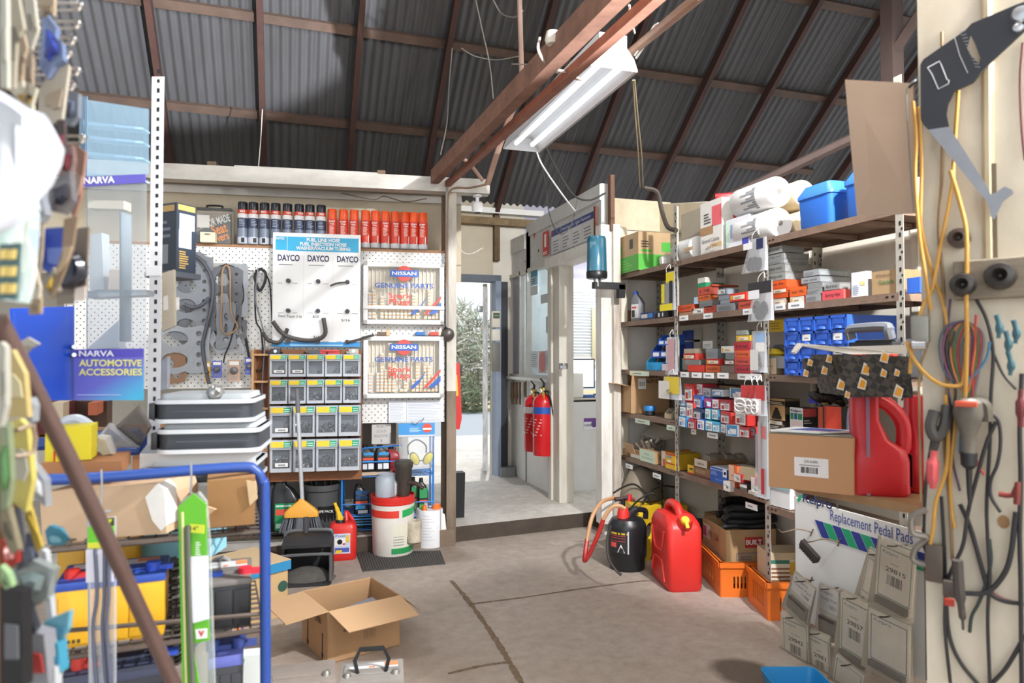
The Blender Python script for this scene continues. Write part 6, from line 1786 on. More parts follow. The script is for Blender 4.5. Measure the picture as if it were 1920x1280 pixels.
for k in range(8):
 a0,a1=R(-100+9*k),R(-100+9*(k+1))
 b.qp([(.1145*math.cos(a0),.1145*math.sin(a0),.08),(.1145*math.cos(a1),.1145*math.sin(a1),.08),(.122*math.cos(a1),.122*math.sin(a1),.2),(.122*math.cos(a0),.122*math.sin(a0),.2)],BLACK)
b.text('LIFE PACK',0.035,.165,.025,-.1245,WHITE,w=.11,bold=.02)
b.obj('bin_label',parent=t,smooth=False)
b=B()
for k in range(9):
 a=k*.7
 b.cyl((.05*math.cos(a),.05*math.sin(a),.1),(.1*math.cos(a),.1*math.sin(a),.42+.05*(k%3)),.012,BLACK,seg=6)
tag(b.obj('rod_bundle',loc=pw(pl(604,940,-.04)[0],SB,-.04)),'dark rods standing in the grey bin','rods');bpy.data.objects['rod_bundle']['kind']='stuff'
p=pw(pl(536,940,.02)[0],SB,.02)
oil_bottle('oil_bottle','big black oil container with a green and red label left of the broom',p,.42,.2,.12,'#191b1d','#191b1d','#1f8a55',PRZ,None,(('#d9503f',.36,.46,.1,.9),('#dfe8e2',.12,.2,.6,.9),('#bfe0cf',.5,.53,.1,.8),('#bfe0cf',.14,.22,.1,.35)))
t=pth(505,-.02,SB,'oil_container','black oil container in the shade at the end of the low bench','container')
b=B();b.loft([[v+Vector((0,0,z))for v in rrect(.17*k,.12*k,.03)]for k,z in((.95,0),(1,.02),(1,.28),(.8,.35),(.35,.4),(.35,.44))],mt('#1b1c1e',.4));b.obj('container_body',parent=t)
t=pth(470,.12,SB,'wire_tray','dusty wire tray on the low bench behind the blue trolley','tray')
b=B()
for k in range(22):
 b.cyl((-.32+.05*k,-.08,.045),(-.32+.05*k,.1,.02),.004,mt('#3f3b36',.5),seg=4)
for y,z in((-.08,.06),(.1,.06),(-.08,.015),(0,.03)):
 b.cyl((-.32,y,z),(.75,y,z),.005,mt('#3f3b36',.5),seg=4)
b.obj('mesh',parent=t)
s_b=pl(563,935,.22)
t=thing('broom','upright broom with a yellow head, grey bristles and a steel handle','broom',pw(pl(565,1000,.3)[0],pl(565,1000,.3)[1],.3),PRZ)
zb0=pl(565,1000,.3)[1]
zh0=pl(565,968,.3)[1]-zb0;zh1=pl(567,935,.3)[1]-zb0;ztp=pl(558,728,.3)[1]-zb0;sp0=pl(565,1000,.3)[0]
dxt=pl(557,728,.3)[0]-sp0
OBR=mt('#e3a23a',.45)
b=B()
hw=(pl(600,970,.3)[0]-pl(535,970,.3)[0])/2
b.loft([[v+Vector((0,0,z))for v in rrect(w_*2,d2,min(w_,d2)*.4)]for w_,d2,z in((hw,.06,zh0),(hw*1.0,.06,zh0+.03),(hw*.75,.055,zh0+.06),(hw*.3,.045,zh0+.1),(hw*.17,.04,zh1-.01),(hw*.16,.036,zh1))],OBR)
b.obj('broom_head',parent=t)
b=B()
GB=[mt('#5a5e66',.7),mt('#454951',.7),mt('#74787f',.7)]
for k in range(230):
 x=RND.uniform(-1,1);y=RND.uniform(-.022,.022)
 p0=Vector((x*hw*.97,y,zh0+.004));p1=Vector((x*hw*1.28,y*1.6+RND.gauss(0,.004),RND.uniform(0,.02)+.012*x*x))
 o_=Vector((.0028,0,0))
 b.qp([p0-o_,p0+o_,p1+o_,p1-o_],GB[k%3])
b.obj('bristles',parent=t,kind='stuff',smooth=False)
b=B();zg=zh1+(ztp-zh1)*.78
b.cyl((0.004,0,zh1),(dxt*.78,0,zg),.014,mt('#c9cdd2',.35,.35),seg=12);b.obj('handle',parent=t)
b=B();b.cyl((dxt*.78,0,zg),(dxt,0,ztp),.0155,mt('#6b6d75',.5),seg=12);b.obj('grip',parent=t)
pd0=onZ(567,1108,0)
t=thing('lobby_dustpan','black long-handled dustpan standing behind the cardboard box','dustpan',pd0+Vector((.02,.1,0)),PRZ)
sc=pd0.y*0+1
dd_=(pd0-CO).dot(C3@Vector((0,0,-1)))
k=dd_/F
pw_=92*k
PD=mt('#2f3033',.45,n=.3,ns=9)
b=B()
hp=88*k
b.box((0,.12,.01),(pw_,.3,.012),PD)
for x in(-pw_/2,pw_/2):
 b.prism([(0,0),(.27,0),(.27,hp*.8),(.2,hp*.85),(0,.1)],-.006,.006,PD,f=lambda v,x=x:Vector((x+v.y,v.x,v.z)))
b.box((0,.27,hp*.42),(pw_,.012,hp*.84),PD)
b.loft([[v+Vector((0,y,hp*.83))for v in[Vector((-pw_/2,0,z)),Vector((pw_/2,0,z)),Vector((pw_/2,0,z+.02)),Vector((-pw_/2,0,z+.02))]]for y,z in((.02,-.01),(.27,.02))],PD)
b.obj('pan',parent=t,smooth=False)
b=B();b.tube([(-pw_/2,-.0,.02),(-pw_/2,-.0,hp*.58),(-pw_*.42,0,hp*.66),(pw_*.42,0,hp*.66),(pw_/2,0,hp*.58),(pw_/2,0,.02)],.01,mt('#5a5b5e',.45),n=5);b.obj('front_rim',parent=t)
b=B();b.tube([(-pw_*.5,.2,hp*.85),(-pw_*.4,.2,hp*1.02),(pw_*.4,.2,hp*1.02),(pw_*.5,.2,hp*.9)],.012,mt('#5a5b5e',.45),n=5);b.obj('rear_rim',parent=t)
b=B();b.cyl((-.02,.2,hp*.98),(-.02,.2,hp*1.32),.02,mt('#70737a',.3,.8),seg=12);b.obj('handle',parent=t)
b=B();b.lathe([(.18,0),(.13,.04),(.05,.07),(.01,.075)],mt('#55524e',.9,n=.5,ns=25,bump=.5),seg=12,sq=(1,.6));b.xf(Matrix.Translation((0,.1,.015)));b.obj('sweepings',parent=t,kind='stuff')
p=onZ(645,1052,0)
k=(p-CO).length/F
t=thing('fuel_can','small red fuel can with a yellow spout beside the white pail','fuel can',p+Vector((0,.09,0)),PRZ)
w,h,d=47*k,64*k,.16
FRED=mt('#cf2a24',.35,n=.1,ns=8)
b=B()
b.loft([[v+Vector((0,0,z))for v in rrect(w*a,d*c,.035)]for a,c,z in((.9,.9,0),(.98,.97,.012),(1,1,.03),(.99,.98,h*.85),(.9,.85,h*.97),(.8,.75,h))],FRED);b.obj('can_body',parent=t)
b=B();b.tube([(w*.12,.03,h*.97),(w*.1,.05,h*1.2),(w*.2,.06,h*1.12),(w*.34,.05,h*.97)],.014,FRED);b.obj('handle',parent=t)
b=B();b.lathe([(.03,h*.95),(.032,h*1.02),(.026,h*1.08)],BLACK,c=(-w*.1,-.03,0),seg=14);b.obj('collar',parent=t)
b=B();b.tube([(-w*.1,-.03,h*1.05),(-w*.16,-.035,h*1.25),(-w*.3,-.04,h*1.55)],[.024,.02,.015,.011],mt('#e0b82a',.4));b.obj('spout',parent=t)
b=B();y=-d/2-.0015;b.q(-w*.32,h*.2,w*.28,h*.74,y,mt('#c9cfe4',.5));b.q(-w*.28,h*.42,w*.1,h*.62,y-.001,WHITE);b.q(-w*.28,h*.24,w*.24,h*.36,y-.001,mt('#4a57a8',.5));b.prism(ring(-w*.1,h*.52,.018,12),y-.002,y-.0015,BLACK);b.q(w*.0,h*.44,w*.1,h*.48,y-.002,RED);b.q(w*.13,h*.5,w*.24,h*.7,y-.001,mt('#e0b82a',.5));b.q(-w*.25,h*.22,-w*.02,h*.3,y-.002,YELLOW);b.text('Fuel',-w*.08,h*.68,.02,y-.002,mt('#3a4a8a',.5),w=w*.35);b.obj('can_label',parent=t,smooth=False)
p=onZ(737,1047,0)
k=(p-CO).length/F
rp=39*k
p=p+Vector((.02,rp,0))
h=106*k
t=thing('pail','white plastic pail with red and green print and a red lid rim','pail',p,PRZ)
PW=mt('#dedad3',.45,n=.3,ns=5,n2='#b5a08f')
PRD=mt('#d23a2c',.4)
b=B();b.lathe([(rp*.9,0),(rp*.93,.012),(rp*.96,h*.5),(rp*.985,h*.70),(rp*.99,h*.82),(rp,h*.86)],PW,seg=32);b.obj('pail_body',parent=t)
b=B();b.lathe([(rp,h*.86),(rp*1.02,h*.87),(rp*1.02,h*.9),(rp*1.0,h*.905),(rp*1.02,h*.94),(rp*1.02,h),(rp*.98,h),(rp*.96,h*.96),(.0,h*.955)],mt('#cc2f28',.4),seg=32);b.obj('lid',parent=t)
def wrap(b,r0,r1,a0,a1,z0,z1,m,n=8,sl=0.0):
 for i in range(n):
  t0,t1=R(a0+(a1-a0)*i/n),R(a0+(a1-a0)*(i+1)/n)
  s0,s1=sl*i/n,sl*(i+1)/n
  b.qp([(r0*math.cos(t0),r0*math.sin(t0),z0+s0),(r0*math.cos(t1),r0*math.sin(t1),z0+s1),(r1*math.cos(t1),r1*math.sin(t1),z1+s1),(r1*math.cos(t0),r1*math.sin(t0),z1+s0)],m)
b=B()
rr=rp*1.003
wrap(b,rr*.985,rr*.99,-190,-75,h*.66,h*.78,PRD,14)
wrap(b,rr*.985,rr*.99,-66,0,h*.66,h*.78,mt('#2aa05a',.4),10,.02)
wrap(b,rr*.935,rr*.965,-95,-5,.05,h*.55,mt('#d9d6c4',.5),12)
wrap(b,rr*.937,rr*.94,-95,-5,.025,.065,mt('#2a8f50',.4),12)
for j in range(7):
 wrap(b,rr*.95,rr*.952,-90,-60,h*(.2+.045*j),h*(.215+.045*j),GREYINK,4)
for j in range(6):
 wrap(b,rr*.948,rr*.952,-48+j*5,-46+j*5,h*.2,h*.32,INK,1)
b.obj('pail_print',parent=t,smooth=False)
b=B();b.tube([(rp*1.0,-.02,h*.8),(rp*1.12,-.03,h*.6),(rp*.9,-rp*.6,h*.42)],.004,STEEL);b.obj('bail',parent=t)
TZ=h*.958
t=thing('plastic_jar','cloudy upturned plastic jar standing on the pail lid','jar',p+Vector((-.06,-.02,TZ)))
b=B();b.lathe([(.05,0),(.068,.01),(.07,.13),(.06,.15),(.055,.155),(.055,.17),(.0,.172)],clear('#b9c4d0',.55,.3),seg=20);b.obj('jar_body',parent=t)
t=thing('hand_pump','old grey metal fuel filter body with a side pipe on the pail lid','filter',p+Vector((.075,.0,TZ)))
b=B();b.lathe([(.04,0),(.045,.02),(.045,.1),(.06,.12),(.062,.2),(.07,.21),(.072,.24),(.05,.26)],mt('#57524c',.5,.5,n=.4,ns=12),seg=14);b.obj('filter_body',parent=t)
b=B();b.tube([(.03,-.03,.1),(.09,-.07,.09),(.13,-.09,.06)],.016,mt('#4a3f38',.5,.5));b.obj('side_pipe',parent=t)
t=thing('pump_bottle','white plastic bottle lying behind the cloudy jar on the pail','bottle',p+Vector((-.02,.08,TZ)))
b=B();b.lathe([(.08,0),(.09,.02),(.09,.1),(.07,.14),(.03,.16)],mt('#c9cdcc',.4),seg=16);b.obj('bottle_body',parent=t)
t=thing('tin_cup','dirty cream paint cup hanging on the pail handle','cup',p+PN*(rp*.55)+PR*(rp*.95)+Vector((0,0,h*.46)),PRZ)
b=B();b.lathe([(.034,-.11),(.05,-.1),(.055,.04),(.052,.05),(.045,.0)],mt('#cfc4ae',.6,n=.6,ns=14,n2='#5d5142'),seg=16);b.obj('cup_body',parent=t)
p2=onZ(808,1028,0)
k=(p2-CO).length/F
r2,h2=24*k,66*k
p2=p2+Vector((.01,r2,0))
t=thing('round_tin','round tin wrapped in white paper with orange caps by the post foot','tin',p2,PRZ)
b=B();b.lathe([(r2,0),(r2,h2*.98),(r2*.97,h2),(r2*.95,h2*.97),(0,h2*.97)],mt('#e2e3e6',.55,n=.1,ns=8),seg=28);b.obj('tin_body',parent=t)
b=B()
for j in range(9):
 wrap(b,r2*1.004,r2*1.004,-130,-75-10*(j%3),h2*(.22+.08*j),h2*(.228+.08*j),mt('#b98a8f' if j>5 else '#9aa0ac',.6),5)
wrap(b,r2*1.006,r2*1.006,-43,-40,.0,h2,INK,1)
b.obj('wrap_print',parent=t,smooth=False)
for x,y,s in((-.04,-.02,.018),(.05,.02,.034)):
 b=B();b.lathe([(s,h2*.97),(s,h2*.97+.03),(s*.8,h2*.97+.036)],mt('#e8762a',.4),c=(x,y,0),seg=12);b.obj('cap',parent=t)
b=B();b.corners([(r2*.9,-r2*.5,.05),(r2*1.3,-r2*.5,.03),(r2*1.3,-r2*.48,.03),(r2*.9,-r2*.48,.05),(r2*.9,-r2*.45,h2*.9),(r2*1.1,-r2*.45,h2*.86),(r2*1.1,-r2*.43,h2*.86),(r2*.9,-r2*.43,h2*.9)],PAPER);b.obj('paper_flap',parent=t,smooth=False)
MATM=mt('#4d4a48',.8,n=.3,ns=12)
P=[onZ(668,1035,.006),onZ(680,1070,.006),onZ(835,1056,.006),onZ(826,1032,.006)]
b=B()
b.corners([q-Vector((0,0,.006))for q in P]+P,MATM)
for i in range(34):
 f=(i+.5)/34
 a=P[0].lerp(P[3],f);c=P[1].lerp(P[2],f)
 b.cyl(a,c,.004,mt('#3a3836',.8),seg=4)
tag(b.obj('rubber_mat',smooth=False),'ribbed dark rubber mat under the white pail','mat')
b=B();b.loft([[Vector((x*.08+.02*z,y*.05,z))for x,y in((-1,-1),(1,-1),(1,1),(-1,1))]for z in(0,.1,.25,.36)],BLACK)
p=onZ(866,970,SLAB);tag(b.obj('black_case',loc=p+Vector((-.06,.05,0))),'slim black case leaning behind the post on the slab','case')
c1=onZ(615,1246,0);c2=onZ(750,1209,0);c0=onZ(565,1199,0)
ux=(c2-c1);bw=ux.length;ang=math.atan2(ux.y,ux.x)
bl=.34
bh=onY(609,1148,c1.y).z*1.0
bh=max(.17,min(bh,.24))
t=thing('cardboard_box','open cardboard box with spread flaps in the middle of the floor','cardboard box',c1+(c2-c1)*.5,ang)
CB=mt('#b08c66',.75,n=.15,ns=5);CBI=mt('#bd9a74',.75,n=.12,ns=5)
cw=.005
b=B()
for c,s in(((0,cw/2,bh/2),(bw,cw,bh)),((0,bl,bh/2),(bw,cw,bh)),((-bw/2,bl/2,bh/2),(cw,bl,bh)),((bw/2,bl/2,bh/2),(cw,bl,bh)),((0,bl/2,cw/2),(bw,bl,cw))):
 b.box(c,s,CB)
b.obj('box_body',parent=t,smooth=False)
fl=.165
def flap(A,Bp,d,parent,m=CBI,thick=Vector((0,0,.004))):
 b=B();A,Bp,d=Vector(A),Vector(Bp),Vector(d)
 sk=(Bp-A)*.02
 b.corners([A,Bp,Bp+d-sk,A+d+sk,A+thick,Bp+thick,Bp+d-sk+thick,A+d+sk+thick],m)
 b.obj('flap',parent=parent,smooth=False,recalc=True)
flap((-bw/2,0,bh),(bw/2,0,bh),(.03,-fl*.9,-.055),t)
flap((-bw/2,bl,bh),(-bw/2,0,bh),(-fl*1.2,-.02,-.01),t)
flap((bw/2,0,bh),(bw/2,bl,bh),(fl*.8,.0,-.11),t)
flap((bw/2,bl,bh),(-bw/2,bl,bh),(0,.1,-.13),t)
b=B()
for y,l in((bl*.18,.11),(bl*.75,.08)):
 b.box((-bw/2-.004,y,.075),(.002,.007,.1),INK);b.prism([(-.014,0),(.014,0),(0,-.025)],0,.002,INK,f=lambda v,y=y:Vector((-bw/2-.005+v.y,y+v.x,.03+v.z)))
b.text('CTOS',0,0,.035,0,INK,w=.07,bold=.03,M=Matrix.Translation((-bw/2-.005,bl*.35,bh*.72))@Matrix.Rotation(-math.pi/2,4,'Z'))
b.lines(-bw*.3,bh*.55,bw*.2,bh*.66,-.001,1,mt('#6f5640',.7));b.code(-bw*.02,bh*.3,bw*.16,bh*.48,-.001,mt('#93775a',.7),10)
b.obj('print',parent=t,smooth=False)
t2=thing('part_carton','blue filter carton lying inside the open cardboard box','carton',t.location+Vector((-.01,.17,.006)),ang+.35)
b=B();b.box((0,0,.05),(.24,.13,.1),mt('#2a6cc0',.45));b.obj('carton_body',parent=t2,smooth=False)
b=B();b.qp([(-.12,-.065,.101),(.12,-.065,.101),(.12,.065,.101),(-.12,.065,.101)],mt('#7f7f88',.5));b.qp([(-.1,-.01,.102),(.05,-.01,.102),(.11,.025,.102),(-.1,.025,.102)],mt('#c9694a',.5));b.qp([(-.11,-.05,.102),(-.02,-.05,.102),(-.02,-.03,.102),(-.11,-.03,.102)],WHITE);b.obj('carton_print',parent=t2,smooth=False)
t2.rotation_euler=(.25,0,ang+.35)
t2.location.z=.06
def battery(name,label,loc,rz,w,d,h,body,topc,group=None,handle=False,lab=True,cap=None,caps=True):
 t=thing(name,label,'battery',loc,rz,group)
 BM,TM=mt(body,.45,n=.15,ns=10),mt(topc,.5,n=.3,ns=12)
 b=B();b.box((0,0,h*.42),(w,d,h*.84),BM,bev=.006)
 for x in(-.32,0,.32):
  b.box((w*x,-d/2,h*.4),(w*.3,.006,h*.7),BM,bev=.002)
 for k in range(4):
  b.box((w*(-.42+.045*k),-d/2-.003,h*.1),(w*.025,.004,h*.05),mt('#3a2d10' if body=='#d9a41c' else '#111111',.6))
 b.obj('battery_case',parent=t)
 b=B();b.box((0,0,h*.89),(w*1.02,d*1.03,h*.13),TM,bev=.006);b.box((0,0,h*.965),(w*.9,d*.45,h*.04),TM,bev=.004);b.obj('battery_top',parent=t)
 for i,x in enumerate((-.38,.38)):
  b=B();b.lathe([(.016,h*.95),(.012,h*1.03),(.011,h*1.035)],mt('#9b9892',.4,.7),c=(w*x,-d*.25,0),seg=12)
  if caps and cap:
   b=B();b.lathe([(.018,h*.95),(.018,h*1.07),(.01,h*1.08)],mt(cap[i],.4),c=(w*x,-d*.25,0),seg=12);b.box((w*x+.02,-d*.25,h*.98),(.05,.024,.012),mt(cap[i],.4))
  b.obj('terminal',parent=t)
 if handle:
  b=B();z=h*.97;pts=[(-w*.22,-d*.18,z),(-w*.27,-d*.1,z+.045),(-w*.18,-.01,z+.085),(w*.18,-.01,z+.085),(w*.27,-d*.1,z+.045),(w*.22,-d*.18,z)]
  b.tube(pts,.008,BLACK,n=1,seg=6)
  for k in range(6):
   b.lathe([(.008,-.012),(.011,0),(.008,.012)],BLACK,seg=6);b.xf(Matrix.Translation((-w*.14+w*.055*k,-.01,z+.083))@Matrix.Rotation(R(90),4,'Y'),b.nv()-18)
  b.obj('carry_handle',parent=t)
 if lab:
  b=B();z=h*.988
  b.qp([(-w*.42,d*.02,z),(w*.42,d*.02,z),(w*.42,d*.3,z),(-w*.42,d*.3,z)],mt('#d9d9da',.5));b.qp([(w*.2,d*.1,z+.001),(w*.42,d*.1,z+.001),(w*.42,d*.3,z+.001),(w*.2,d*.3,z+.001)],mt('#dd8a5a',.5));b.qp([(-w*.05,d*.05,z+.001),(w*.05,d*.05,z+.001),(w*.05,d*.1,z+.001),(-w*.05,d*.1,z+.001)],mt('#e0762a',.5))
  b.obj('battery_label',parent=t,smooth=False)
 return t
pc=at(700,1262,2.62)
hz=pc.z
battery('car_battery','grey car battery with a black carry handle at the front edge of the floor',(pc.x,pc.y+.05,0),-.04-YAW*.0-.1,.24,.17,hz,'#77736e','#8f8a84',handle=True)
pc=at(560,1262,2.55)
b=None
battery('car_battery','dusty brown-grey battery with one post beside the handled battery',(pc.x,pc.y+.05,0),-.05,.27,.18,pc.z-.01,'#6b645d','#8a8078',lab=False)
p=onZ(1146,1000,0)
t=thing('battery_charger','yellow machine with a black front stored under the far shelf','charger',(2.62,4.58,0),-.2)
b=B();b.box((0,0,.17),(.42,.26,.3),mt('#dcb322',.45,n=.2,ns=6),bev=.02);b.obj('charger_case',parent=t)
b=B();b.box((-.02,-.14,.2),(.3,.012,.2),BLACK,bev=.004);b.cyl((-.18,-.12,.03),(-.18,.12,.03),.03,BLACK);b.cyl((.18,-.12,.03),(.18,.12,.03),.03,BLACK);b.obj('front_panel',parent=t)
t=thing('tool_trolley','yellow angled frame with a black round opening beside the black drum','frame',(2.36,4.25,0),.5)
b=B();b.plate([(-.17,0),(.02,0),(.19,.3),(.16,.36),(-.05,.36),(-.17,.2)],[ring(.02,.2,.06,14)],-.02,.02,mt('#e0b824',.45));b.obj('side_plate',parent=t,smooth=False)
b=B();b.box((.02,.09,.17),(.2,.16,.32),mt('#3a3836',.6));b.obj('body',parent=t,smooth=False)
for i,(pts,r,c,lab)in enumerate((([(1150,924,5.0),(1170,912,5.05),(1190,908,5.1),(1210,925,5.1),(1222,950,5.0)],.007,'#26211f','black lead arching highest over the yellow machine'),([(1205,945,4.9),(1218,922,5.0),(1240,911,5.0),(1270,913,5.0)],.007,'#26211f','black lead running from the machine behind the post'),([(1180,955,4.8),(1200,935,4.9),(1225,925,4.9),(1240,940,4.9),(1243,955,4.8)],.007,'#26211f','black lead looping beside the red jerrycan top'),([(1140,935,4.7),(1160,935,4.7),(1178,934,4.7),(1190,936,4.7)],.008,'#7a2420','short red lead lying over the yellow machine'))):
 b=B();b.tube([at(*q)for q in pts],r,mt(c,.5));tag(b.obj('jumper_lead',smooth=True),lab,'lead','jumper leads by the yellow machine')
b=B()
pp=[at(*q)for q in((1172,953,4.3),(1160,948,4.3),(1146,952,4.3),(1132,972,4.3),(1122,1000,4.3),(1108,1032,4.3),(1097,1051,4.3),(1097,1040,4.3),(1103,1000,4.35),(1112,965,4.4),(1130,940,4.5),(1155,932,4.6))]
b.tube(pp,.013,mt('#b58a62',.5),n=5)
hz_=tag(b.obj('fuel_hose'),'tan and red looped hose of the black drum pump standing over the floor','hose')
b=B();b.tube([at(1131,974,4.29),at(1122,1000,4.29),at(1108,1032,4.29),at(1097,1050.5,4.29),at(1097,1040,4.29),at(1101,1010,4.34)],.0145,mt('#a8231f',.4),n=5);b.obj('red_sleeve',parent=hz_)
p=onZ(1186,1076,0)
k=(p-CO).length/F
rd=35*k
t=thing('chemical_drum','black plastic drum with a red pump cap and hazard label','drum',p+Vector((.03,rd,0)),-.2)
h=104*k
b=B();b.lathe([(rd*.85,0),(rd*.9,.01),(rd*.93,h*.2),(rd*.97,h*.22),(rd,h*.24),(rd,h*.72),(rd*.95,h*.78),(rd*.8,h*.86),(rd*.4,h*.9),(rd*.3,h*.9)],BLACKP,seg=28,sq=(1,.92));b.obj('drum_body',parent=t)
b=B();b.tube([(rd*.2,-.02,h*.88),(rd*.4,-.02,h*1.0),(rd*.95,.0,h*.98),(rd*.98,.0,h*.84)],.018,BLACKP);b.obj('handle',parent=t)
b=B();b.lathe([(.042,h*.88),(.038,h*.98),(.03,h*1.05)],mt('#d2302a',.4),c=(-rd*.25,-.02,0),seg=16);b.obj('pump_cap',parent=t)
b=B();b.cyl((-rd*.25,-.02,h*1.03),(-rd*.25,-.02,h*1.22),.014,BLACK);b.cyl((-rd*.7,-.03,h*1.2),(rd*.1,-.01,h*1.22),.014,mt('#3a2c2a',.5));b.cyl((rd*.05,-.015,h*1.16),(rd*.12,-.012,h*1.27),.016,RED);b.obj('pump',parent=t)
b=B()
rr=rd*1.012
wrap(b,rr,rr,-168,-100,h*.32,h*.7,mt('#26262a',.4),8)
wrap(b,rr*1.003,rr*1.003,-165,-104,h*.64,h*.67,mt('#c9b02a',.5),5)
for z in(.52,.57,.61):
 wrap(b,rr*1.003,rr*1.003,-160,-110,h*z,h*(z+.015),mt('#9a3a36',.5),5)
wrap(b,rr*1.003,rr*1.003,-158,-138,h*.42,h*.5,mt('#d2504a',.5),3)
wrap(b,rr*1.003,rr*1.003,-104,-100,h*.32,h*.7,mt('#bfbfc2',.5),1)
a0,a1,a2=R(-134),R(-112),R(-123)
b.qp([(rr*1.005*math.cos(a0),rr*1.005*math.sin(a0),h*.34),(rr*1.005*math.cos(a1),rr*1.005*math.sin(a1),h*.34),(rr*1.005*math.cos(a2),rr*1.005*math.sin(a2),h*.48)],WHITE)
b.xf(Matrix.Diagonal((1,.94,1,1)))
b.obj('drum_label',parent=t,smooth=False)
b=B();b.tube([at(1145,985,4.15),at(1139,1010,4.15),at(1141,1045,4.12),at(1152,1065,4.1),at(1165,1078,4.08)],.009,mt('#3a3836',.5));tag(b.obj('hanging_strap'),'thin black strap hanging down beside the black drum','strap')
p=onZ(1262,1112,0)
k=(p-CO).length/F
h=139*k
jw,jd=.3,.185
c3=onZ(1254,1112,0)
t=thing('jerrycan','big red plastic jerrycan with a yellow cap in front of the shelving','jerrycan',c3,R(-12))
b=B()
JR=mt('#cf2c26',.4,n=.12,ns=10)
LX,LY=.215,.36
def jr(x0,x1,y0,y1,z,r=.035):
 return[Vector(((x0+x1)/2,(y0+y1)/2,0))+v+Vector((0,0,z))for v in rrect(x1-x0,y1-y0,r)]
secs=[jr(.01,LX-.01,.01,LY-.01,0),jr(0,LX,0,LY,.02),jr(0,LX,0,LY,h*.76),jr(.01,LX-.01,.02,LY-.015,h*.84),jr(.02,LX-.02,.08,LY-.05,h*.9,.03),jr(.03,LX-.03,.14,LY-.09,h*.905,.03)]
b.loft(secs,JR)
b.obj('can_body',parent=t)
b=B();b.tube([(LX/2,.07,h*.83),(LX/2,.12,h*.96),(LX/2,.16,h*1.0),(LX/2,.26,h*1.0),(LX/2,.31,h*.94),(LX/2,LY-.02,h*.82)],.026,JR,seg=10);b.obj('handle',parent=t)
b=B();b.lathe([(.05,0),(.046,.03),(.04,.05)],JR,seg=16);b.xf(Matrix.Translation((LX/2,.03,h*.83))@Matrix.Rotation(R(35),4,'X'));b.obj('neck',parent=t)
b=B();b.lathe([(.026,0),(.027,.026),(.022,.034)],mt('#e6b324',.4),seg=12);b.box((0,-.03,.03),(.02,.05,.012),mt('#e6b324',.4));b.xf(Matrix.Translation((LX/2-.01,.0,h*.87))@Matrix.Rotation(R(50),4,'X'));b.obj('cap',parent=t)
b=B()
for pts in([(-.004,.06,h*.1),(-.004,.1,h*.3),(-.004,.14,h*.34),(-.004,.22,h*.34),(-.004,.27,h*.3),(-.004,.31,h*.12)],[(-.004,.07,h*.72),(-.004,.1,h*.52),(-.004,.13,h*.46),(-.004,.23,h*.46),(-.004,.27,h*.55),(-.004,.3,h*.7)]):
 b.tube(pts,.007,mt('#d8413a',.4),n=3)
b.obj('ribs',parent=t)
b=B();b.lines(.0,0,.08,.05,0,3,mt('#b8251f',.5));b.xf(Matrix.Translation((-.0015,.22,h*.58))@Matrix.Rotation(-math.pi/2,4,'Z'));b.obj('moulded_text',parent=t,smooth=False)
def crate(name,label,c,rz,w,d,h):
 t=thing(name,label,'crate',c,rz,'orange plastic crates under the shelving')
 OM=mt('#dd6f22',.45,n=.15,ns=7)
 for nm,y in(('front_panel',0),('rear_panel',d)):
  b=B()
  holes=[]
  for x0 in(-.3,.12):
   for j in range(4):
    x=w*(x0+.06*j)
    holes.append([(x,h*.25),(x+w*.03,h*.25),(x+w*.03,h*.6),(x,h*.6)])
  b.plate([(-w/2,0),(w/2,0),(w/2,h),(-w/2,h)],holes,y-.004,y+.004,OM)
  b.box((0,y,h*.93),(w+.02,.03,h*.14),OM);b.obj(nm,parent=t,smooth=False)
 for nm,x in(('left_panel',-w/2),('right_panel',w/2)):
  b=B()
  holes=[]
  for j in range(6):
   y=d*(.2+.1*j)
   holes.append([(y,h*.25),(y+d*.045,h*.25),(y+d*.045,h*.75),(y,h*.75)])
  b.plate([(0,0),(d,0),(d,h),(0,h)],holes,-.004,.004,OM)
  b.xf(Matrix.Translation((x,0,0))@Matrix.Rotation(math.pi/2,4,'Z'))
  b.box((x,d/2,h*.93),(.03,d,h*.14),OM);b.obj(nm,parent=t,smooth=False)
 b=B();b.box((0,d/2,.006),(w,d,.01),OM);b.obj('crate_floor',parent=t,smooth=False)
 return t
cc=onZ(1352,1119,0)
rzc=R(-18)
w,d,h=.36,.5,.2
off=Matrix.Rotation(rzc,3,'Z')@Vector((w/2,0,0))
crate('plastic_crate','orange plastic crate under the printed carton beside the jerrycan',cc+off,rzc,w,d,h)
zc=.155
t=thing('printed_carton','worn cardboard carton with red and blue print standing in the orange crate','carton',cc+off+Vector((.05,.07,zc-.1)),R(-12))
pt=onY(1378,994,cc.y+.03)
ch=pt.z-(zc-.1)
w2,d2=.31,.36
b=B()
for c,s in(((0,.002,ch/2),(w2,.004,ch)),((0,d2,ch/2),(w2,.004,ch)),((-w2/2,d2/2,ch/2),(.004,d2,ch)),((w2/2,d2/2,ch/2),(.004,d2,ch)),((0,d2/2,.03),(w2,d2,.004)),((0,d2/2,ch*.8),(w2-.01,d2-.01,.004))):
 b.box(c,s,mt('#b3936a',.75,n=.4,ns=7,n2='#7d6242'))
b.obj('carton_body',parent=t,smooth=False)
b=B()
b.q(-w2*.12,ch*.66,w2*.24,ch*.86,-.001,mt('#b03028',.6));b.text('BUILT',w2*.06,ch*.76,.04,-.002,WHITE,w=.1,bold=.03)
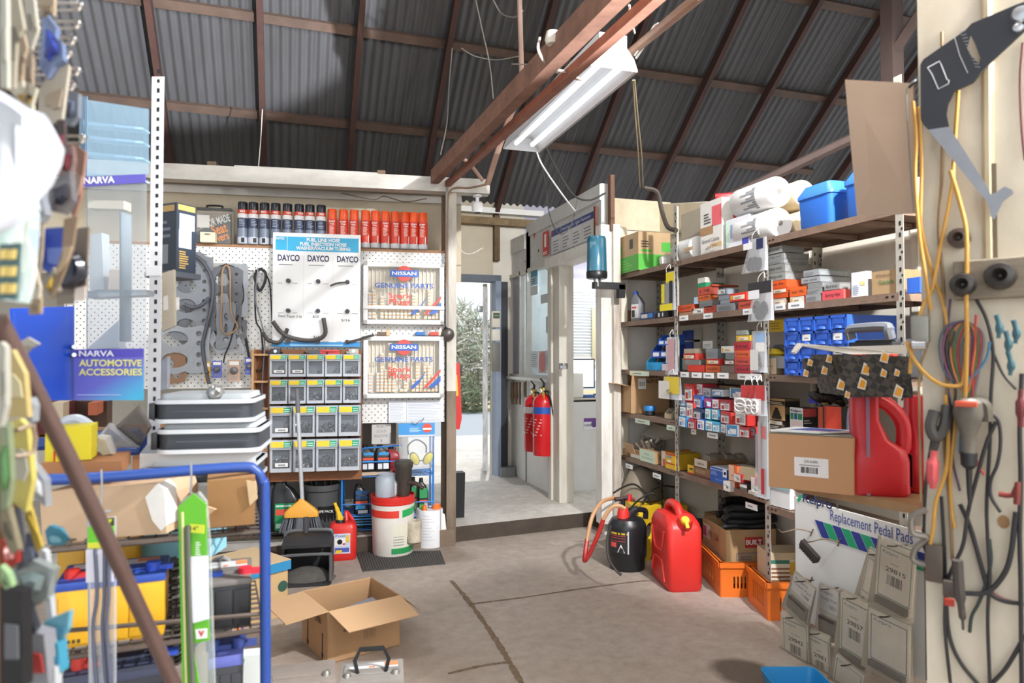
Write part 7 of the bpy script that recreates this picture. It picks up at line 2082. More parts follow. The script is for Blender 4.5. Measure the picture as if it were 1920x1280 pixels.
b.q(-w2*.3,ch*.37,w2*.3,ch*.38,-.001,mt('#4a5a8a',.6));b.q(-w2*.3,ch*.37,-w2*.29,ch*.56,-.001,mt('#4a5a8a',.6));b.q(-w2*.3,ch*.56,w2*.3,ch*.57,-.001,mt('#4a5a8a',.6));b.text('SIZE',-w2*.1,ch*.47,.03,-.002,mt('#4a5a8a',.6),w=.07)
n0=b.nv()
b.q(-.16,ch*.62,-.05,ch*.9,0,mt('#c9bfae',.7));b.text('99 126',.0,ch*.75,.06,-.001,mt('#8a2a24',.6),w=.16);b.q(-.17,ch*.66,-.11,ch*.86,-.001,mt('#a8406a',.6));b.lines(-.16,ch*.35,.1,ch*.58,-.001,4,mt('#5a6a9a',.6),.2)
b.xf(Matrix.Translation((-w2/2-.004,d2/2,0))@Matrix.Rotation(-math.pi/2,4,'Z'),n0)
b.obj('print',parent=t,smooth=False)
t=thing('rubber_tube','folded black rubber inner tube draped on the printed carton','inner tube',cc+off+Vector((.09,.16,zc-.1+ch+.0)),rzc)
RB=mt('#222224',.5,n=.2,ns=10)
b=B()
for k,(z,r_,dx)in enumerate(((.022,.022,-.02),(.066,.022,.0),(.11,.022,.02))):
 b.tube([(-.1+dx,.0,z),(.02,-.01,z),(.16,.02,z+.01),(.2,.12,z),(.15,.22,z),(.0,.24,z),(-.1+dx,.2,z)],r_,RB,seg=8)
b.tube([(-.1,0,.022),(-.14,.0,.045),(-.1,0,.07)],.02,RB);b.tube([(-.09,0,.066),(-.13,0,.09),(-.08,0,.11)],.02,RB);b.obj('folded_tube',parent=t)
b=B();b.tube([(-.16,-.03,.0),(-.08,-.05,.01),(.0,-.04,.0),(.1,-.05,.01),(.16,-.03,-.0)],.016,RB,seg=8);b.obj('loose_end',parent=t)
cc=onZ(1441,1163,0)
crate('plastic_crate','orange plastic crate nearer the camera holding upright cartons',cc+Vector((.143,-.046,0)),R(-18),.3,.3,.2)
t=thing('printed_carton','upright cream carton of labels in the nearer orange crate','carton',cc+Vector((.15,.03,.012)),R(-18))
b=B();b.box((0,.1,.16),(.2,.16,.32),mt('#cbb796',.7,n=.2,ns=8));b.obj('carton_body',parent=t,smooth=False)
b=B();b.q(-.09,.12,.08,.28,-.0205+.04,mt('#e0d5bf',.6));b.lines(-.08,.14,.05,.25,.019,5,mt('#8a5a3a',.6));b.q(-.09,.26,.02,.28,.0185,mt('#3a7a6a',.6));b.q(.02,.2,.08,.27,.0185,mt('#d0a83a',.6));b.obj('front_print',parent=t,smooth=False)
b=B();b.box((0,0,.17),(.14,.5,.34),CARDD);tag(b.obj('carton',loc=(2.8,3.85,0),smooth=False),'long low cardboard carton in the shadow under the middle bay','carton')
b=B();b.box((0,0,.1),(.22,.3,.2),mt('#8a8f8a',.6,n=.3,ns=9));tag(b.obj('metal_box',loc=(2.66,4.3,0),rz=.2,smooth=False),'grey dusty box behind the yellow machine under the far bay','box')
b=B();b.lathe([(.16,0),(.15,.06),(.09,.2),(.02,.24)],mt('#8d8271',.8,n=.4,ns=8,bump=.3),seg=14);tag(b.obj('canvas_bag',loc=(2.58,4.72,.33)),'slumped dusty canvas bag on the yellow machine at the far bay','bag')
b=B()
for a in range(3):
 b.cyl((-.15+.15*a,0,.05),(-.1+.15*a,.1,.28),.03,mt(RND.choice(('#2a2a2c','#4a4540')),.5),seg=8)
tag(b.obj('hose_coils',loc=(2.66,4.05,0)),'dark coiled parts on the floor behind the red jerrycan','parts')
p=onZ(1486,1345,0)
b=B();b.loft([[v+Vector((0,0,z))for v in rrect(.24*k,.3*k,.03)]for k,z in((.86,0),(1,.07),(.95,.07),(.85,.01))],mt('#1f84c0',.4));tag(b.obj('blue_tray',loc=(p.x+.13,p.y+.1,0),rz=-.3),'blue plastic tray on the floor below the pedal pad packs','tray')
FWD=C3@Vector((0,0,-1))
def slab(b,pts,th,m):
 """plate with outline given as (px, py, depth), thickened away from the camera"""
 A=[at(*p)for p in pts]
 v=Vector((FWD.x,FWD.y,0)).normalized()*th
 b.loft([A,[p+v for p in A]],m)
 return b
def strip(name,label,cat,pts,r,m,group=None,n=5,seg=8):
 b=B();b.tube([at(*p)for p in pts],r,m,n=n,seg=seg)
 return tag(b.obj(name),label,cat,group)
TB=mt('#23448c',.4,n=.15,ns=9)
t=thing('tube_rack','blue tube-framed wire rack in the left foreground holding batteries','rack',at(300,1280,1.75)*1.0)
o=t.location.copy();t.location=(o.x,o.y,0)
I0=Matrix.Translation(-Vector((o.x,o.y,0)))
def ob(b,name,**k):
 b.xf(I0)
 return b.obj(name,parent=t,**k)
def dr(x):
 return 1.6+(x-90)/350*.16
pf=[at(x,y,dr(x))for x,y in((60,900),(200,894),(440,876),(478,882),(492,905),(496,940),(498,1280),(499,1690))]
fv=pf[2]-pf[0]
fv=Vector((-fv.y,fv.x,0)).normalized()
b=B();b.tube(pf,.0135,TB,n=6,seg=12);ob(b,'front_frame')
b=B();b.tube([at(40,836,2.15),at(262,812,2.2)],.02,TB,n=1);ob(b,'rear_rail')
b=B();b.tube([at(200,850,2.3),at(262,845,2.3),at(275,860,2.3),at(276,1500,2.3)],.015,TB,n=4);ob(b,'rear_frame')
WR=mt('#5a4f48',.5,.4)
def wires(name,y0,y1,xl,xr,n):
 b=B()
 zc=at(xl,y0,dr(xl)).z
 for k in range(n):
  f=k/(n-1)
  A=at(xl,y0,dr(xl));C=at(xr,y1,dr(xr));A.z=C.z=zc
  sh_=fv*(f*.42)
  b.cyl(A+sh_,C+sh_,.0035,WR,seg=5)
 A0_=at(xl,y0,dr(xl));C0_=at(xr,y1,dr(xr));A0_.z=C0_.z=zc
 for k in range(16):
  f=k/15
  P=A0_.lerp(C0_,f)
  b.cyl(P,P+fv*.42,.003,WR,seg=4)
 b.cyl(A0_,C0_,.007,WR,seg=7)
 ob(b,name)
 return zc
z1=wires('upper_wire_shelf',1032,985,92,492,10)
z2=wires('middle_wire_shelf',1236,1190,100,494,11)
b=B();b.cyl(at(100,1184,dr(100)),at(497,1150,dr(497)),.006,WR,seg=6);ob(b,'guard_wire')
z3=z2-.3
b=B();A=at(90,1300,dr(90));C=at(494,1300,dr(494));A.z=C.z=z3
for k in range(10):
 b.cyl(A+fv*.045*k,C+fv*.045*k,.004,WR,seg=5)
ob(b,'lower_wire_shelf')
def fbattery(name,label,xl,xr,d,zb,h,dep,body,top,cap,**kw):
 A,C=at(xl,1100,dr(xl)+d),at(xr,1100,dr(xr)+d)
 w=(C-A).length
 c=(A+C)/2+fv*dep/2
 return battery(name,label,(c.x,c.y,zb),math.atan2((C-A).y,(C-A).x),w,dep,h,body,top,'batteries on the blue rack',cap=cap,**kw)
hb_=at(310,1084,dr(310)+.04).z-z2
fbattery('car_battery','large yellow battery with a blue top on the blue rack',104,308,.04,z2+.004,hb_+.02,.17,'#d9a41c','#27489e',('#c22a26','#2a4fc0'),lab=True)
fbattery('car_battery','yellow battery with a blue top standing behind the large yellow one',110,262,.3,z2+.004,hb_+.1,.17,'#c9981c','#1f2f60',('#a8322c','#2a4fa0'),lab=False)
fbattery('car_battery','black battery with red and blue terminal caps on the blue rack',372,474,.03,z2+.004,at(430,1085,dr(430)+.03).z-z2,.2,'#26272b','#77736f',('#2a52c0','#d22a3a'),lab=True)
fbattery('car_battery','lavender-blue battery low on the blue rack',395,460,.03,z3+.006,at(430,1232,dr(430)).z-z3,.2,'#33343a','#5d66b0',('#3a4a8a','#3a4a8a'),lab=True)
fbattery('car_battery','dark battery low on the left of the blue rack',120,320,.03,z3+.006,at(200,1262,dr(200)).z-z3,.18,'#20222a','#3a3f55',('#c23a30','#2a52c0'),lab=True)
b=B();slab(b,[(432,1232,1.95),(492,1226,1.97),(496,1290,1.97),(436,1290,1.95)],.05,mt('#dfe4e0',.5));slab(b,[(430,1240,1.945),(458,1236,1.945),(446,1290,1.945),(426,1290,1.945)],.004,mt('#2a8f55',.5))
o_=tag(b.obj('part_packet',smooth=False),'green and white packet beside the lavender-blue battery','packet')
b=B();M=Matrix.Translation(at(450,1250,1.94))@Matrix.Rotation(-YAW,4,'Z');b.text('OX',0,0,.025,0,WHITE,w=.035,bold=.03,M=M);b.obj('lettering',parent=o_,smooth=False)
for k in range(2):
 b=B()
 for j in range(22):
  slab(b,[(306+k*16,1052+j*9+k*3,2.0),(318+k*16,1050+j*9+k*3,2.0),(318+k*16,1055+j*9+k*3,2.0),(306+k*16,1057+j*9+k*3,2.0)],.2,mt('#8d8a85' if j%2 else '#4a4846',.5))
 tag(b.obj('wire_tray',smooth=False),('left','right')[k]+' stacked wire tray edge between the yellow battery and the green pack','tray')
for i,(x,y0,d)in enumerate(((190,880,1.6),(358,868,1.6))):
 strip('hanging_rack_hook',('left','right')[i]+' thin steel hook hanging from the blue front tube','hook',[(x,y0,d),(x+1,y0+30,d),(x,y0+75 if i==0 else y0+55,d),(x+(18 if i==0 else 4),y0+78 if i==0 else y0+56,d)],.0025,STEEL,n=3)
t2=thing('hanging_wiper_pack','green and clear wiper blade pack hung from the blue rack','wiper pack',at(362,1280,1.58));q0=t2.location.copy()
def obl(b,name,par,q,**k):
 b.xf(Matrix.Translation(-q))
 return b.obj(name,parent=par,**k)
GRN=mt('#62b52c',.4)
b=B();slab(b,[(334,948,1.58),(345,932,1.58),(372,922,1.58),(386,940,1.58),(392,1010,1.58),(402,1300,1.58),(342,1300,1.58)],.01,clear('#dfe8e0',.22,.1));obl(b,'clear_sleeve',t2,q0,smooth=False)
b=B();slab(b,[(334,950,1.578),(362,925,1.578),(386,945,1.578),(388,1060,1.578),(356,1062,1.578),(352,1160,1.578),(376,1300,1.578),(342,1300,1.578)],.004,GRN);slab(b,[(362,1162,1.576),(391,1158,1.576),(392,1200,1.576),(364,1206,1.576)],.003,GRN);obl(b,'green_card',t2,q0,smooth=False)
b=B();slab(b,[(356,982,1.574),(383,984,1.574),(383,1000,1.574),(356,998,1.574)],.002,mt('#c9d23a',.5));slab(b,[(350,1044,1.573),(390,1041,1.573),(392,1160,1.573),(362,1168,1.573),(352,1110,1.573)],.002,mt('#e2e4ea',.5));slab(b,[(366,1180,1.573),(388,1178,1.573),(388,1196,1.573),(368,1198,1.573)],.002,WHITE)
obl(b,'paper_label',t2,q0,smooth=False)
b=B();M=Matrix.Translation(at(369,991,1.572))@Matrix.Rotation(-YAW,4,'Z');b.text('14"',-.006,0,.014,0,INK,w=.018,M=M);M=Matrix.Translation(at(377,1188,1.571))@Matrix.Rotation(-YAW,4,'Z');b.text('V',0,0,.016,0,mt('#c2303a',.5),w=.014,bold=.06,M=M)
M=Matrix.Translation(at(370,1030,1.571))@Matrix.Rotation(-YAW,4,'Z');b.lines(-.004,-.012,.008,.02,0,6,WHITE);b.xf(M,b.nv()-24);obl(b,'lettering',t2,q0,smooth=False)
b=B();b.tube([at(352,985,1.572),at(354,1100,1.572),at(362,1300,1.572)],.006,mt('#55584f',.5),n=2);b.tube([at(342,960,1.572),at(345,1120,1.572),at(350,1300,1.572)],.003,mt('#d0c88f',.5),n=2);obl(b,'wiper_blade',t2,q0)
t2=thing('hanging_wiper_pack','clear wiper blade pack with a green and yellow header in front of the yellow battery','wiper pack',at(190,1280,1.56));q0=t2.location.copy()
b=B();slab(b,[(163,972,1.56),(214,970,1.56),(214,1300,1.56),(166,1300,1.56)],.01,clear('#cfd2d8',.3,.15));obl(b,'clear_sleeve',t2,q0,smooth=False)
b=B();slab(b,[(165,988,1.557),(213,985,1.557),(214,1026,1.557),(164,1028,1.557)],.003,GRN);slab(b,[(193,972,1.557),(213,970,1.557),(213,985,1.557),(194,987,1.557)],.003,mt('#2f3a1c',.5));slab(b,[(197,974,1.555),(210,973,1.555),(204,984,1.555)],.002,mt('#c9d22a',.5));slab(b,[(164,1018,1.555),(213,1016,1.555),(213,1027,1.555),(164,1028,1.555)],.002,mt('#c9c93a',.5));slab(b,[(161,1030,1.556),(212,1028,1.556),(212,1090,1.556),(161,1092,1.556)],.002,mt('#d4d2dc',.5));obl(b,'header_card',t2,q0,smooth=False)
b=B()
for x in(178,196,204):
 b.tube([at(x,1030,1.553),at(x+RND.uniform(-4,4),1120,1.553),at(x-4,1180,1.553),at(x+4,1300,1.553)],.004,mt('#4d5264',.45),n=4)
obl(b,'wiper_blade',t2,q0)
strip('pole','long brown metal pole leaning diagonally across the left foreground','pole',[(-5,596,.95),(80,760,1.02),(180,965,1.1),(330,1290,1.25),(460,1572,1.38),(590,1853,1.515)],.0125,mt('#6b5650',.4,.5,n=.3,ns=7),n=3,seg=14)
CL=mt('#c9ced2',.3,n=.1,ns=9)
CLB=clear('#dfe6ea',.5,.15)
DKC=mt('#33373e',.45,n=.15,ns=10)
ztop=at(380,905,1.85).z
def organiser(name,label,xl,xr,yt,yb,d,sh_):
 A,C=at(xl,yb,d),at(xr,yb-6,d*1.03)
 rz=math.atan2((C-A).y,(C-A).x)
 w=(C-A).length
 h=(at(xl,yt,d).z-A.z)
 dp=.27
 c=(A+C)/2
 t=thing(name,label,'organiser case',(c.x,c.y,A.z),rz,'organiser cases stacked on the rack')
 b=B()
 b.loft([[v+Vector((0,dp/2,z))for v in rrect(w*k,dp*k,.03)]for k,z in((.97,0),(1,h*.06),(1,h*.16),(.965,h*.2),(.965,h*.8),(1,h*.84),(1,h*.93),(.98,h))],DKC)
 b.obj('case_body',parent=t)
 for z0,z1_ in((-.0,.17),(.82,1.0)):
  b=B();b.loft([[v+Vector((0,dp/2,z*h))for v in rrect(w*1.015,dp*1.03,.035)]for z in(z0,z1_)],CL);b.obj('rim',parent=t)
 b=B();b.loft([[v+Vector((0,dp/2,h+z))for v in rrect(w*k,dp*k,.02)]for k,z in((.9,0),(.88,.014))],CLB)
 b.obj('clear_lid',parent=t)
 for k in range(4):
  b=B();b.box((-w/2-.008,dp*(.12+.2*k),h*.5),(.016,dp*.1,h*.7),mt('#1c1d21',.4),bev=.003);b.obj('latch',parent=t)
 b=B();b.box((w*.05,-.004,h*.5),(w*.7,.006,h*.03),mt('#4a4f58',.45));b.obj('seam',parent=t,smooth=False)
 return t
organiser('organiser_case','lowest clear-lidded grey and black organiser case behind the blue tube',262,474,878,914,1.86,0)
organiser('organiser_case','middle clear-lidded grey and black organiser case of the stack',290,486,806,852,1.85,0)
organiser('organiser_case','topmost clear-lidded grey and black organiser case of the stack',286,474,750,794,1.84,0)
b=B()
A,C=at(262,850,1.88),at(480,846,1.93)
b.corners([A-Vector((0,0,.045)),C-Vector((0,0,.045)),C+fv*.26-Vector((0,0,.045)),A+fv*.26-Vector((0,0,.045)),A,C,C+fv*.26,A+fv*.26],CL)
tag(b.obj('case_tray',smooth=False),'pale flat organiser tray between the lowest and middle cases','tray')
p=at(404,737,1.9)
t=thing('glass_lamp','small round chrome and glass lamp lying on the topmost organiser case','lamp',p)
b=B();b.lathe([(.004,-.024),(.018,-.02),(.025,0),(.018,.018),(.008,.024)],mt('#a9aaa6',.2,.6),seg=16);b.xf(Matrix.Rotation(R(80),4,'X'));b.obj('bulb',parent=t)
b=B();b.cyl((.006,-.027,.002),(.006,-.02,.002),.007,mt('#55534f',.4),seg=10);b.obj('socket',parent=t)
def fbox(name,label,cat,xl,xr,yt,yb,d,dep,m,skew=0.0,side=None):
 A,C=at(xl,yb,d),at(xr,yb+skew,d)
 zt=at(xl,yt,d).z
 v=fv*dep
 b=B()
 up=Vector((0,0,zt-A.z))
 b.corners([A,C,C+v,A+v,A+up,C+up,C+v+up,A+v+up],m)
 return tag(b.obj(name,smooth=False),label,cat)
zs=at(100,868,1.72)
o1=fbox('cardboard_sheet','flat brown cardboard carton under the yellow carton on the rack','carton',78,228,868,893,1.72,.2,mt('#a5714a',.7,n=.2,ns=6),-4)
o1=fbox('yellow_carton','bright yellow carton on the flat cardboard beside the leaning pole','carton',84,171,803,867,1.74,.1,mt('#d9c81e',.5,n=.1,ns=5),-6)
b=B();slab(b,[(100,846,1.738),(103,846,1.738),(103,868,1.738),(100,868,1.738)],.001,RED);b.obj('red_line',parent=o1,smooth=False)
b=B();slab(b,[(74,925,1.7),(170,912,1.7),(300,906,1.7),(308,930,1.7),(312,1000,1.7),(200,1008,1.7),(120,1018,1.7),(80,1020,1.7)],.18,mt('#c9ab8b',.7,n=.15,ns=5));o1=tag(b.obj('cardboard_roll',smooth=False),'broad folded cardboard sheet lying under the blue front tube','cardboard')
b=B();slab(b,[(272,932,1.695),(296,905,1.695),(308,918,1.695),(312,985,1.695),(302,995,1.695),(285,975,1.695)],.06,mt('#e2dfda',.6,n=.3,ns=12));b.obj('torn_end',parent=o1,smooth=False)
o1=fbox('cardboard_carton','brown cardboard carton under the blue corner of the rack','carton',388,478,902,990,1.72,.25,mt('#9d7448',.75,n=.2,ns=6),-8)
b=B();slab(b,[(462,900,1.716),(480,904,1.716),(482,935,1.716),(468,948,1.716)],.003,mt('#cdb08a',.7));b.obj('torn_flap',parent=o1,smooth=False)
b=B();slab(b,[(388,950,1.7),(404,955,1.7),(388,968,1.7)],.01,CARDL);b.obj('corner_flap',parent=o1,smooth=False)
for i,(pts,c,lab)in enumerate((([(168,838,1.98),(205,792,1.98),(262,838,1.98)],'#b9b8b8','grey clear bag slumped behind the yellow carton'),([(215,800,2.02),(262,758,2.02),(285,800,2.02),(262,838,2.02)],'#6f6863','dark clear bag beside the organiser cases'),([(180,838,1.85),(184,815,1.85),(202,818,1.85),(216,852,1.85),(195,856,1.85)],'#cfccc4','small clear bag on the flat cardboard'))):
 b=B();A=[at(*q)for q in pts];c0_=sum(A,Vector())/len(A)
 b.loft([[p.lerp(c0_,.25)-fv*.03 for p in A],A,[p.lerp(c0_,.2)+fv*.08 for p in A]],clear(c,.55,.25))
 tag(b.obj('plastic_bag',recalc=True),lab,'bag')
strip('light_bar','dome of blue and white plastic behind the yellow carton','lamp cover',[(115,795,2.1),(130,787,2.1),(150,786,2.1),(172,800,2.1)],.015,mt('#c9d2da',.3))
for i,(xl,xr,yt,yb,d,c,lab)in enumerate(((60,130,752,815,2.5,'#5a2226','dark red panel behind the pole and blue board'),(128,200,752,800,2.6,'#4a372b','dark brown carton behind the display cabinet foot'),(165,182,755,778,2.45,'#a85a3c','orange-brown carton edge behind the display cabinet'),(95,118,755,785,2.4,'#cbbba0','pale torn card behind the pole'))):
 fbox('back_carton',lab,'carton',xl,xr,yt,yb,d,.15,mt(c,.7))
b=B();A=at(40,812,2.62);b.box((A.x+.15,A.y-.0,A.z-.02),(.75,.5,.04),WOOD);b.box((A.x-.1,A.y,(A.z-.04)/2),(.06,.4,A.z-.04),WOOD);b.box((A.x+.45,A.y,(A.z-.04)/2),(.06,.4,A.z-.04),WOOD)
tag(b.obj('back_bench',smooth=False),'dark wooden bench far behind the rack carrying old cartons','bench')
A,C=onZ(470,1180,0),onZ(520,1172,0)
pc=onZ(500,1165,0)
t=thing('banded_carton','cardboard carton with a blue-edged lid behind the blue tube','carton',pc+Vector((-.1,.1,0)),R(32))
hh=at(515,1062,(pc-CO).dot(FWD)).z
b=B();b.box((-.02,.05,hh*.45),(.36,.36,hh*.9),mt('#c9a97a',.7,n=.15,ns=6));b.obj('carton_body',parent=t,smooth=False)
b=B();b.box((-.02,.05,hh*.93),(.385,.385,.05),mt('#2f86b5',.5));b.box((-.02,.05,hh*.93+.026),(.385,.385,.003),mt('#c7ad88',.7));b.obj('lid',parent=t,smooth=False)
b=B();b.cyl((.13,-.131,hh*.55),(.13,-.128,hh*.55),.03,mt('#33554a',.5),seg=12);b.obj('round_mark',parent=t)
b=B();b.box((0,0,.05),(.3,.12,.1),mt('#8ac4d8',.5));tag(b.obj('blue_packet',loc=at(318,1035,2.1),rz=-.3,smooth=False),'pale blue packet behind the rack between the battery and the green pack','packet')
strip('cable_coil','grey cable coiled above the black battery','cable',[(395,1055,1.95),(412,1045,1.95),(428,1050,1.95),(432,1065,1.95),(420,1078,1.95),(400,1080,1.95)],.006,mt('#8b8b8c',.5))
pu=at(289,735,2.25)
zt=at(293,138,2.25).z
t=thing('slotted_upright','white slotted steel upright standing between the display cabinet and the pegboard','upright',(pu.x,pu.y,0),-YAW)
b=B();UW=mt('#dfdfe2',.45,n=.12,ns=9)
b.box((0,0,zt/2),(.04,.003,zt),UW);b.box((-.0185,.018,zt/2),(.003,.036,zt),UW)
for k in range(int((zt-.8)/.032)):
 b.box((.002,-.0012,.85+k*.032),(.009,.002,.015 if k%2 else .012),BLACK)
b.obj('angle',parent=t,smooth=False)
for zz,hgt,c in((at(285,508,2.25).z,.03,'#e6e6e8'),):
 b=B();b.box((-.005,-.004,zz),(.05,.006,hgt),mt(c,.5));b.obj('collar',parent=t,smooth=False)
pt_=at(330,508,2.45)
t=thing('oil_tin','tall black and gold oil tin with a white front on a bracket by the upright','tin',pt_,R(48))
th_=at(330,378,2.45).z-pt_.z
b=B()
w_,d2_=.085,.1
b.corners([(0,0,0),(w_,0,0),(w_,d2_,0),(0,d2_,0),(0,0,th_),(w_,0,th_),(w_,d2_,th_),(0,d2_,th_)],mt('#2a3442',.35));b.obj('tin_body',parent=t,smooth=False)
b=B();b.q(.006,th_*.9,w_-.006,th_*.98,-.001,mt('#c9a45a',.45));b.q(.012,th_*.62,w_-.008,th_*.85,-.001,mt('#e6e9ea',.4));b.q(.01,th_*.35,w_*.75,th_*.62,-.001,mt('#dfe5e6',.4));b.lines(.012,th_*.05,w_*.6,th_*.32,-.001,8,mt('#c9a45a',.45),.5)
b.obj('front_print',parent=t,smooth=False)
b=B();b.q(0.01,th_*.88,d2_-.01,th_*.97,0,mt('#b8965a',.45));b.lines(.015,th_*.5,d2_*.7,th_*.8,0,3,mt('#6d7480',.5));b.q(.015,th_*.12,d2_*.6,th_*.4,0,mt('#7f868f',.5));b.xf(Matrix.Translation((-.001,d2_,0))@Matrix.Rotation(-math.pi/2,4,'Z'));b.obj('side_print',parent=t,smooth=False)
b=B();b.box((.03,.05,-.012),(.14,.12,.02),mt('#4f5560',.5));b.obj('bracket',parent=t,smooth=False)
b=B();slab(b,[(304,512,2.3),(326,505,2.3),(328,610,2.3),(303,622,2.3)],.012,mt('#bdb3a2',.6));o1=tag(b.obj('hang_card',smooth=False),'beige card pack hanging on the upright under the oil tin','card pack')
b=B();slab(b,[(306,556,2.298),(314,553,2.298),(315,580,2.298),(306,582,2.298)],.002,WHITE);slab(b,[(327,558,2.31),(336,557,2.31),(336,580,2.31),(328,582,2.31)],.002,WHITE);b.obj('white_cap',parent=o1,smooth=False)
b=B();slab(b,[(301,676,2.3),(314,668,2.3),(313,728,2.3),(296,735,2.3)],.02,clear('#aab4c4',.5,.15));tag(b.obj('clear_tube',smooth=False),'clear tube pack leaning on the foot of the upright','pack')
DC=1.95
ACR=clear('#b4c0c8',.22,.06)
EDGB=mt('#7d9db6',.35)
t=thing('display_cabinet','clear acrylic display cabinet with purple headings in the left foreground','display cabinet',at(215,750,DC));q0=t.location.copy()
Z=Vector((0,0,1))
b=B()
slab(b,[(162,345,DC),(273,343,DC),(273,652,DC),(162,656,DC)],.005,ACR);obl(b,'clear_front',t,q0,smooth=False)
b=B();slab(b,[(160,186,DC),(278,204,DC+.1),(278,326,DC+.1),(160,330,DC)],.004,clear('#8aa6b8',.34,.08));slab(b,[(150,182,DC+.02),(163,180,DC),(163,330,DC),(146,332,DC+.05)],.004,clear('#86a8c4',.5,.1));obl(b,'blue_cover',t,q0,smooth=False)
b=B()
for y in(232,258,288,328):
 slab(b,[(158,y-5,DC+.005),(268,y+7,DC+.09),(268,y+11,DC+.09),(158,y+1,DC+.005)],.04,EDGB if y!=328 else mt('#9fb0bc',.4))
obl(b,'shelf',t,q0,smooth=False)
b=B();slab(b,[(155,332,DC-.004),(272,326,DC-.004),(272,342,DC-.004),(155,350,DC-.004)],.004,mt('#5a55b0',.4));obl(b,'header_strip',t,q0,smooth=False)
M0=Matrix.Translation(at(186,338,DC-.006)-q0)@Matrix.Rotation(-YAW,4,'Z')
b=B();b.text('NARVA',0,0,.026,0,WHITE,w=.088,bold=.03,rot=.04,M=M0)
lp=[(138,656),(268,654),(268,750),(138,750)]
M1=Matrix.Translation(at(181,663,DC-.016)-q0)@Matrix.Rotation(-YAW,4,'Z');b.text('NARVA',0,0,.022,0,WHITE,w=.1,bold=.03,M=M1)
YL_=mt('#e6e08a',.5)
M1=Matrix.Translation(at(207,681,DC-.016)-q0)@Matrix.Rotation(-YAW,4,'Z');b.text('AUTOMOTIVE',0,0,.026,0,YL_,w=.178,bold=.03,M=M1)
M1=Matrix.Translation(at(207,698,DC-.016)-q0)@Matrix.Rotation(-YAW,4,'Z');b.text('ACCESSORIES',0,0,.026,0,YL_,w=.18,bold=.03,M=M1)
n0=b.nv();b.lines(-.09,-.003,.09,.003,0,1,mt('#a8b4e0',.5));b.xf(Matrix.Translation(at(203,739,DC-.016)-q0)@Matrix.Rotation(-YAW,4,'Z'),n0)
obl2=b.obj('lettering',parent=t,smooth=False)
m,nt,p_=newmat('violet_to_cyan_print')
tc=nt.nodes.new('ShaderNodeTexCoord');sp=nt.nodes.new('ShaderNodeSeparateXYZ');link(nt,tc,'Generated',sp,'Vector')
mr=nt.nodes.new('ShaderNodeMath');mr.operation='SUBTRACT';link(nt,sp,'X',mr,0);link(nt,sp,'Z',mr,1)
cr=nt.nodes.new('ShaderNodeValToRGB');cr.color_ramp.elements[0].position=0.0;cr.color_ramp.elements[0].color=lin('#6a6cc0');cr.color_ramp.elements[1].position=.85;cr.color_ramp.elements[1].color=lin('#45b4dc')
link(nt,mr,'Value',cr,'Fac');link(nt,cr,'Color',p_,'Base Color');p_.inputs['Roughness'].default_value=.35
b=B();slab(b,[(138,671,DC-.014),(268,669,DC-.014),(268,750,DC-.014),(138,750,DC-.014)],.006,m);obl(b,'print_panel',t,q0,smooth=False)
b=B();slab(b,[(138,655,DC-.014),(268,653,DC-.014),(268,670,DC-.014),(138,672,DC-.014)],.006,mt('#554fae',.4));obl(b,'name_strip',t,q0,smooth=False)
b=B()
for y in(650,662):
 b.cyl(at(139,y+(0 if y<660 else 3),DC-.03),at(139,y+(0 if y<660 else 3),DC+.0),.006,STEEL,seg=10)
obl(b,'hinge',t,q0)
b=B();slab(b,[(18,578,DC-.3),(136,574,DC),(136,750,DC),(30,752,DC-.3)],.008,mt('#1f4fc8',.35,n=.06,ns=6));obl(b,'blue_door',t,q0,smooth=False)
b=B();slab(b,[(160,545,DC+.02),(273,543,DC+.06),(268,553,DC+.06),(160,558,DC+.02)],.06,clear('#a9b6c0',.5,.1));slab(b,[(224,395,DC+.02),(226,395,DC+.02),(226,640,DC+.02),(224,640,DC+.02)],.06,clear('#a9b6c0',.3,.1));obl(b,'inner_shelf',t,q0,smooth=False)
for i,(pts,c,lab)in enumerate((([(165,375,DC+.1),(232,376,DC+.1),(232,392,DC+.1),(165,390,DC+.1)],'#d9cdb4','cream strip carton high inside the display cabinet'),([(205,505,DC+.1),(231,505,DC+.1),(228,543,DC+.1),(203,543,DC+.1)],'#ecd8c6','peach and white carton inside the display cabinet'),([(168,440,DC+.12),(190,436,DC+.12),(195,543,DC+.12),(168,543,DC+.12)],'#b9c0c6','white folded sheet standing inside the display cabinet'),([(162,655,DC+.13),(222,600,DC+.13),(222,652,DC+.13)],'#c9d2d8','pale triangular card low inside the display cabinet'))):
 b=B();slab(b,pts,.04,mt(c,.5));tag(b.obj('stock_carton',smooth=False),lab,'carton')
HK=mt('#b5aaa0',.3,.8)
for i,(x,y,d)in enumerate(((150,9,1.1),(146,43,1.1),(138,73,1.1),(130,99,1.1),(146,131,1.12),(137,159,1.12),(156,258,1.12))):
 t=thing('hanging_hook',ORD[i]+' double wire display hook from the top in the left corner','hook',at(x,y,d),0,'display hooks on the left stand');q0=t.location.copy()
 b=B()
 b.tube([at(55,y-3,d+.12),at(x-12,y-3,d),at(x,y-1,d),at(x,y+4,d),at(x-12,y+10,d),at(55,y+9,d+.12)],.0022,HK,n=3,seg=6)
 obl(b,'wire',t,q0)
 b=B();b.lathe([(.001,-.006),(.006,-.003),(.007,0),(.005,.004),(.001,.006)],CHROME,seg=10);b.obj('tip',parent=t)
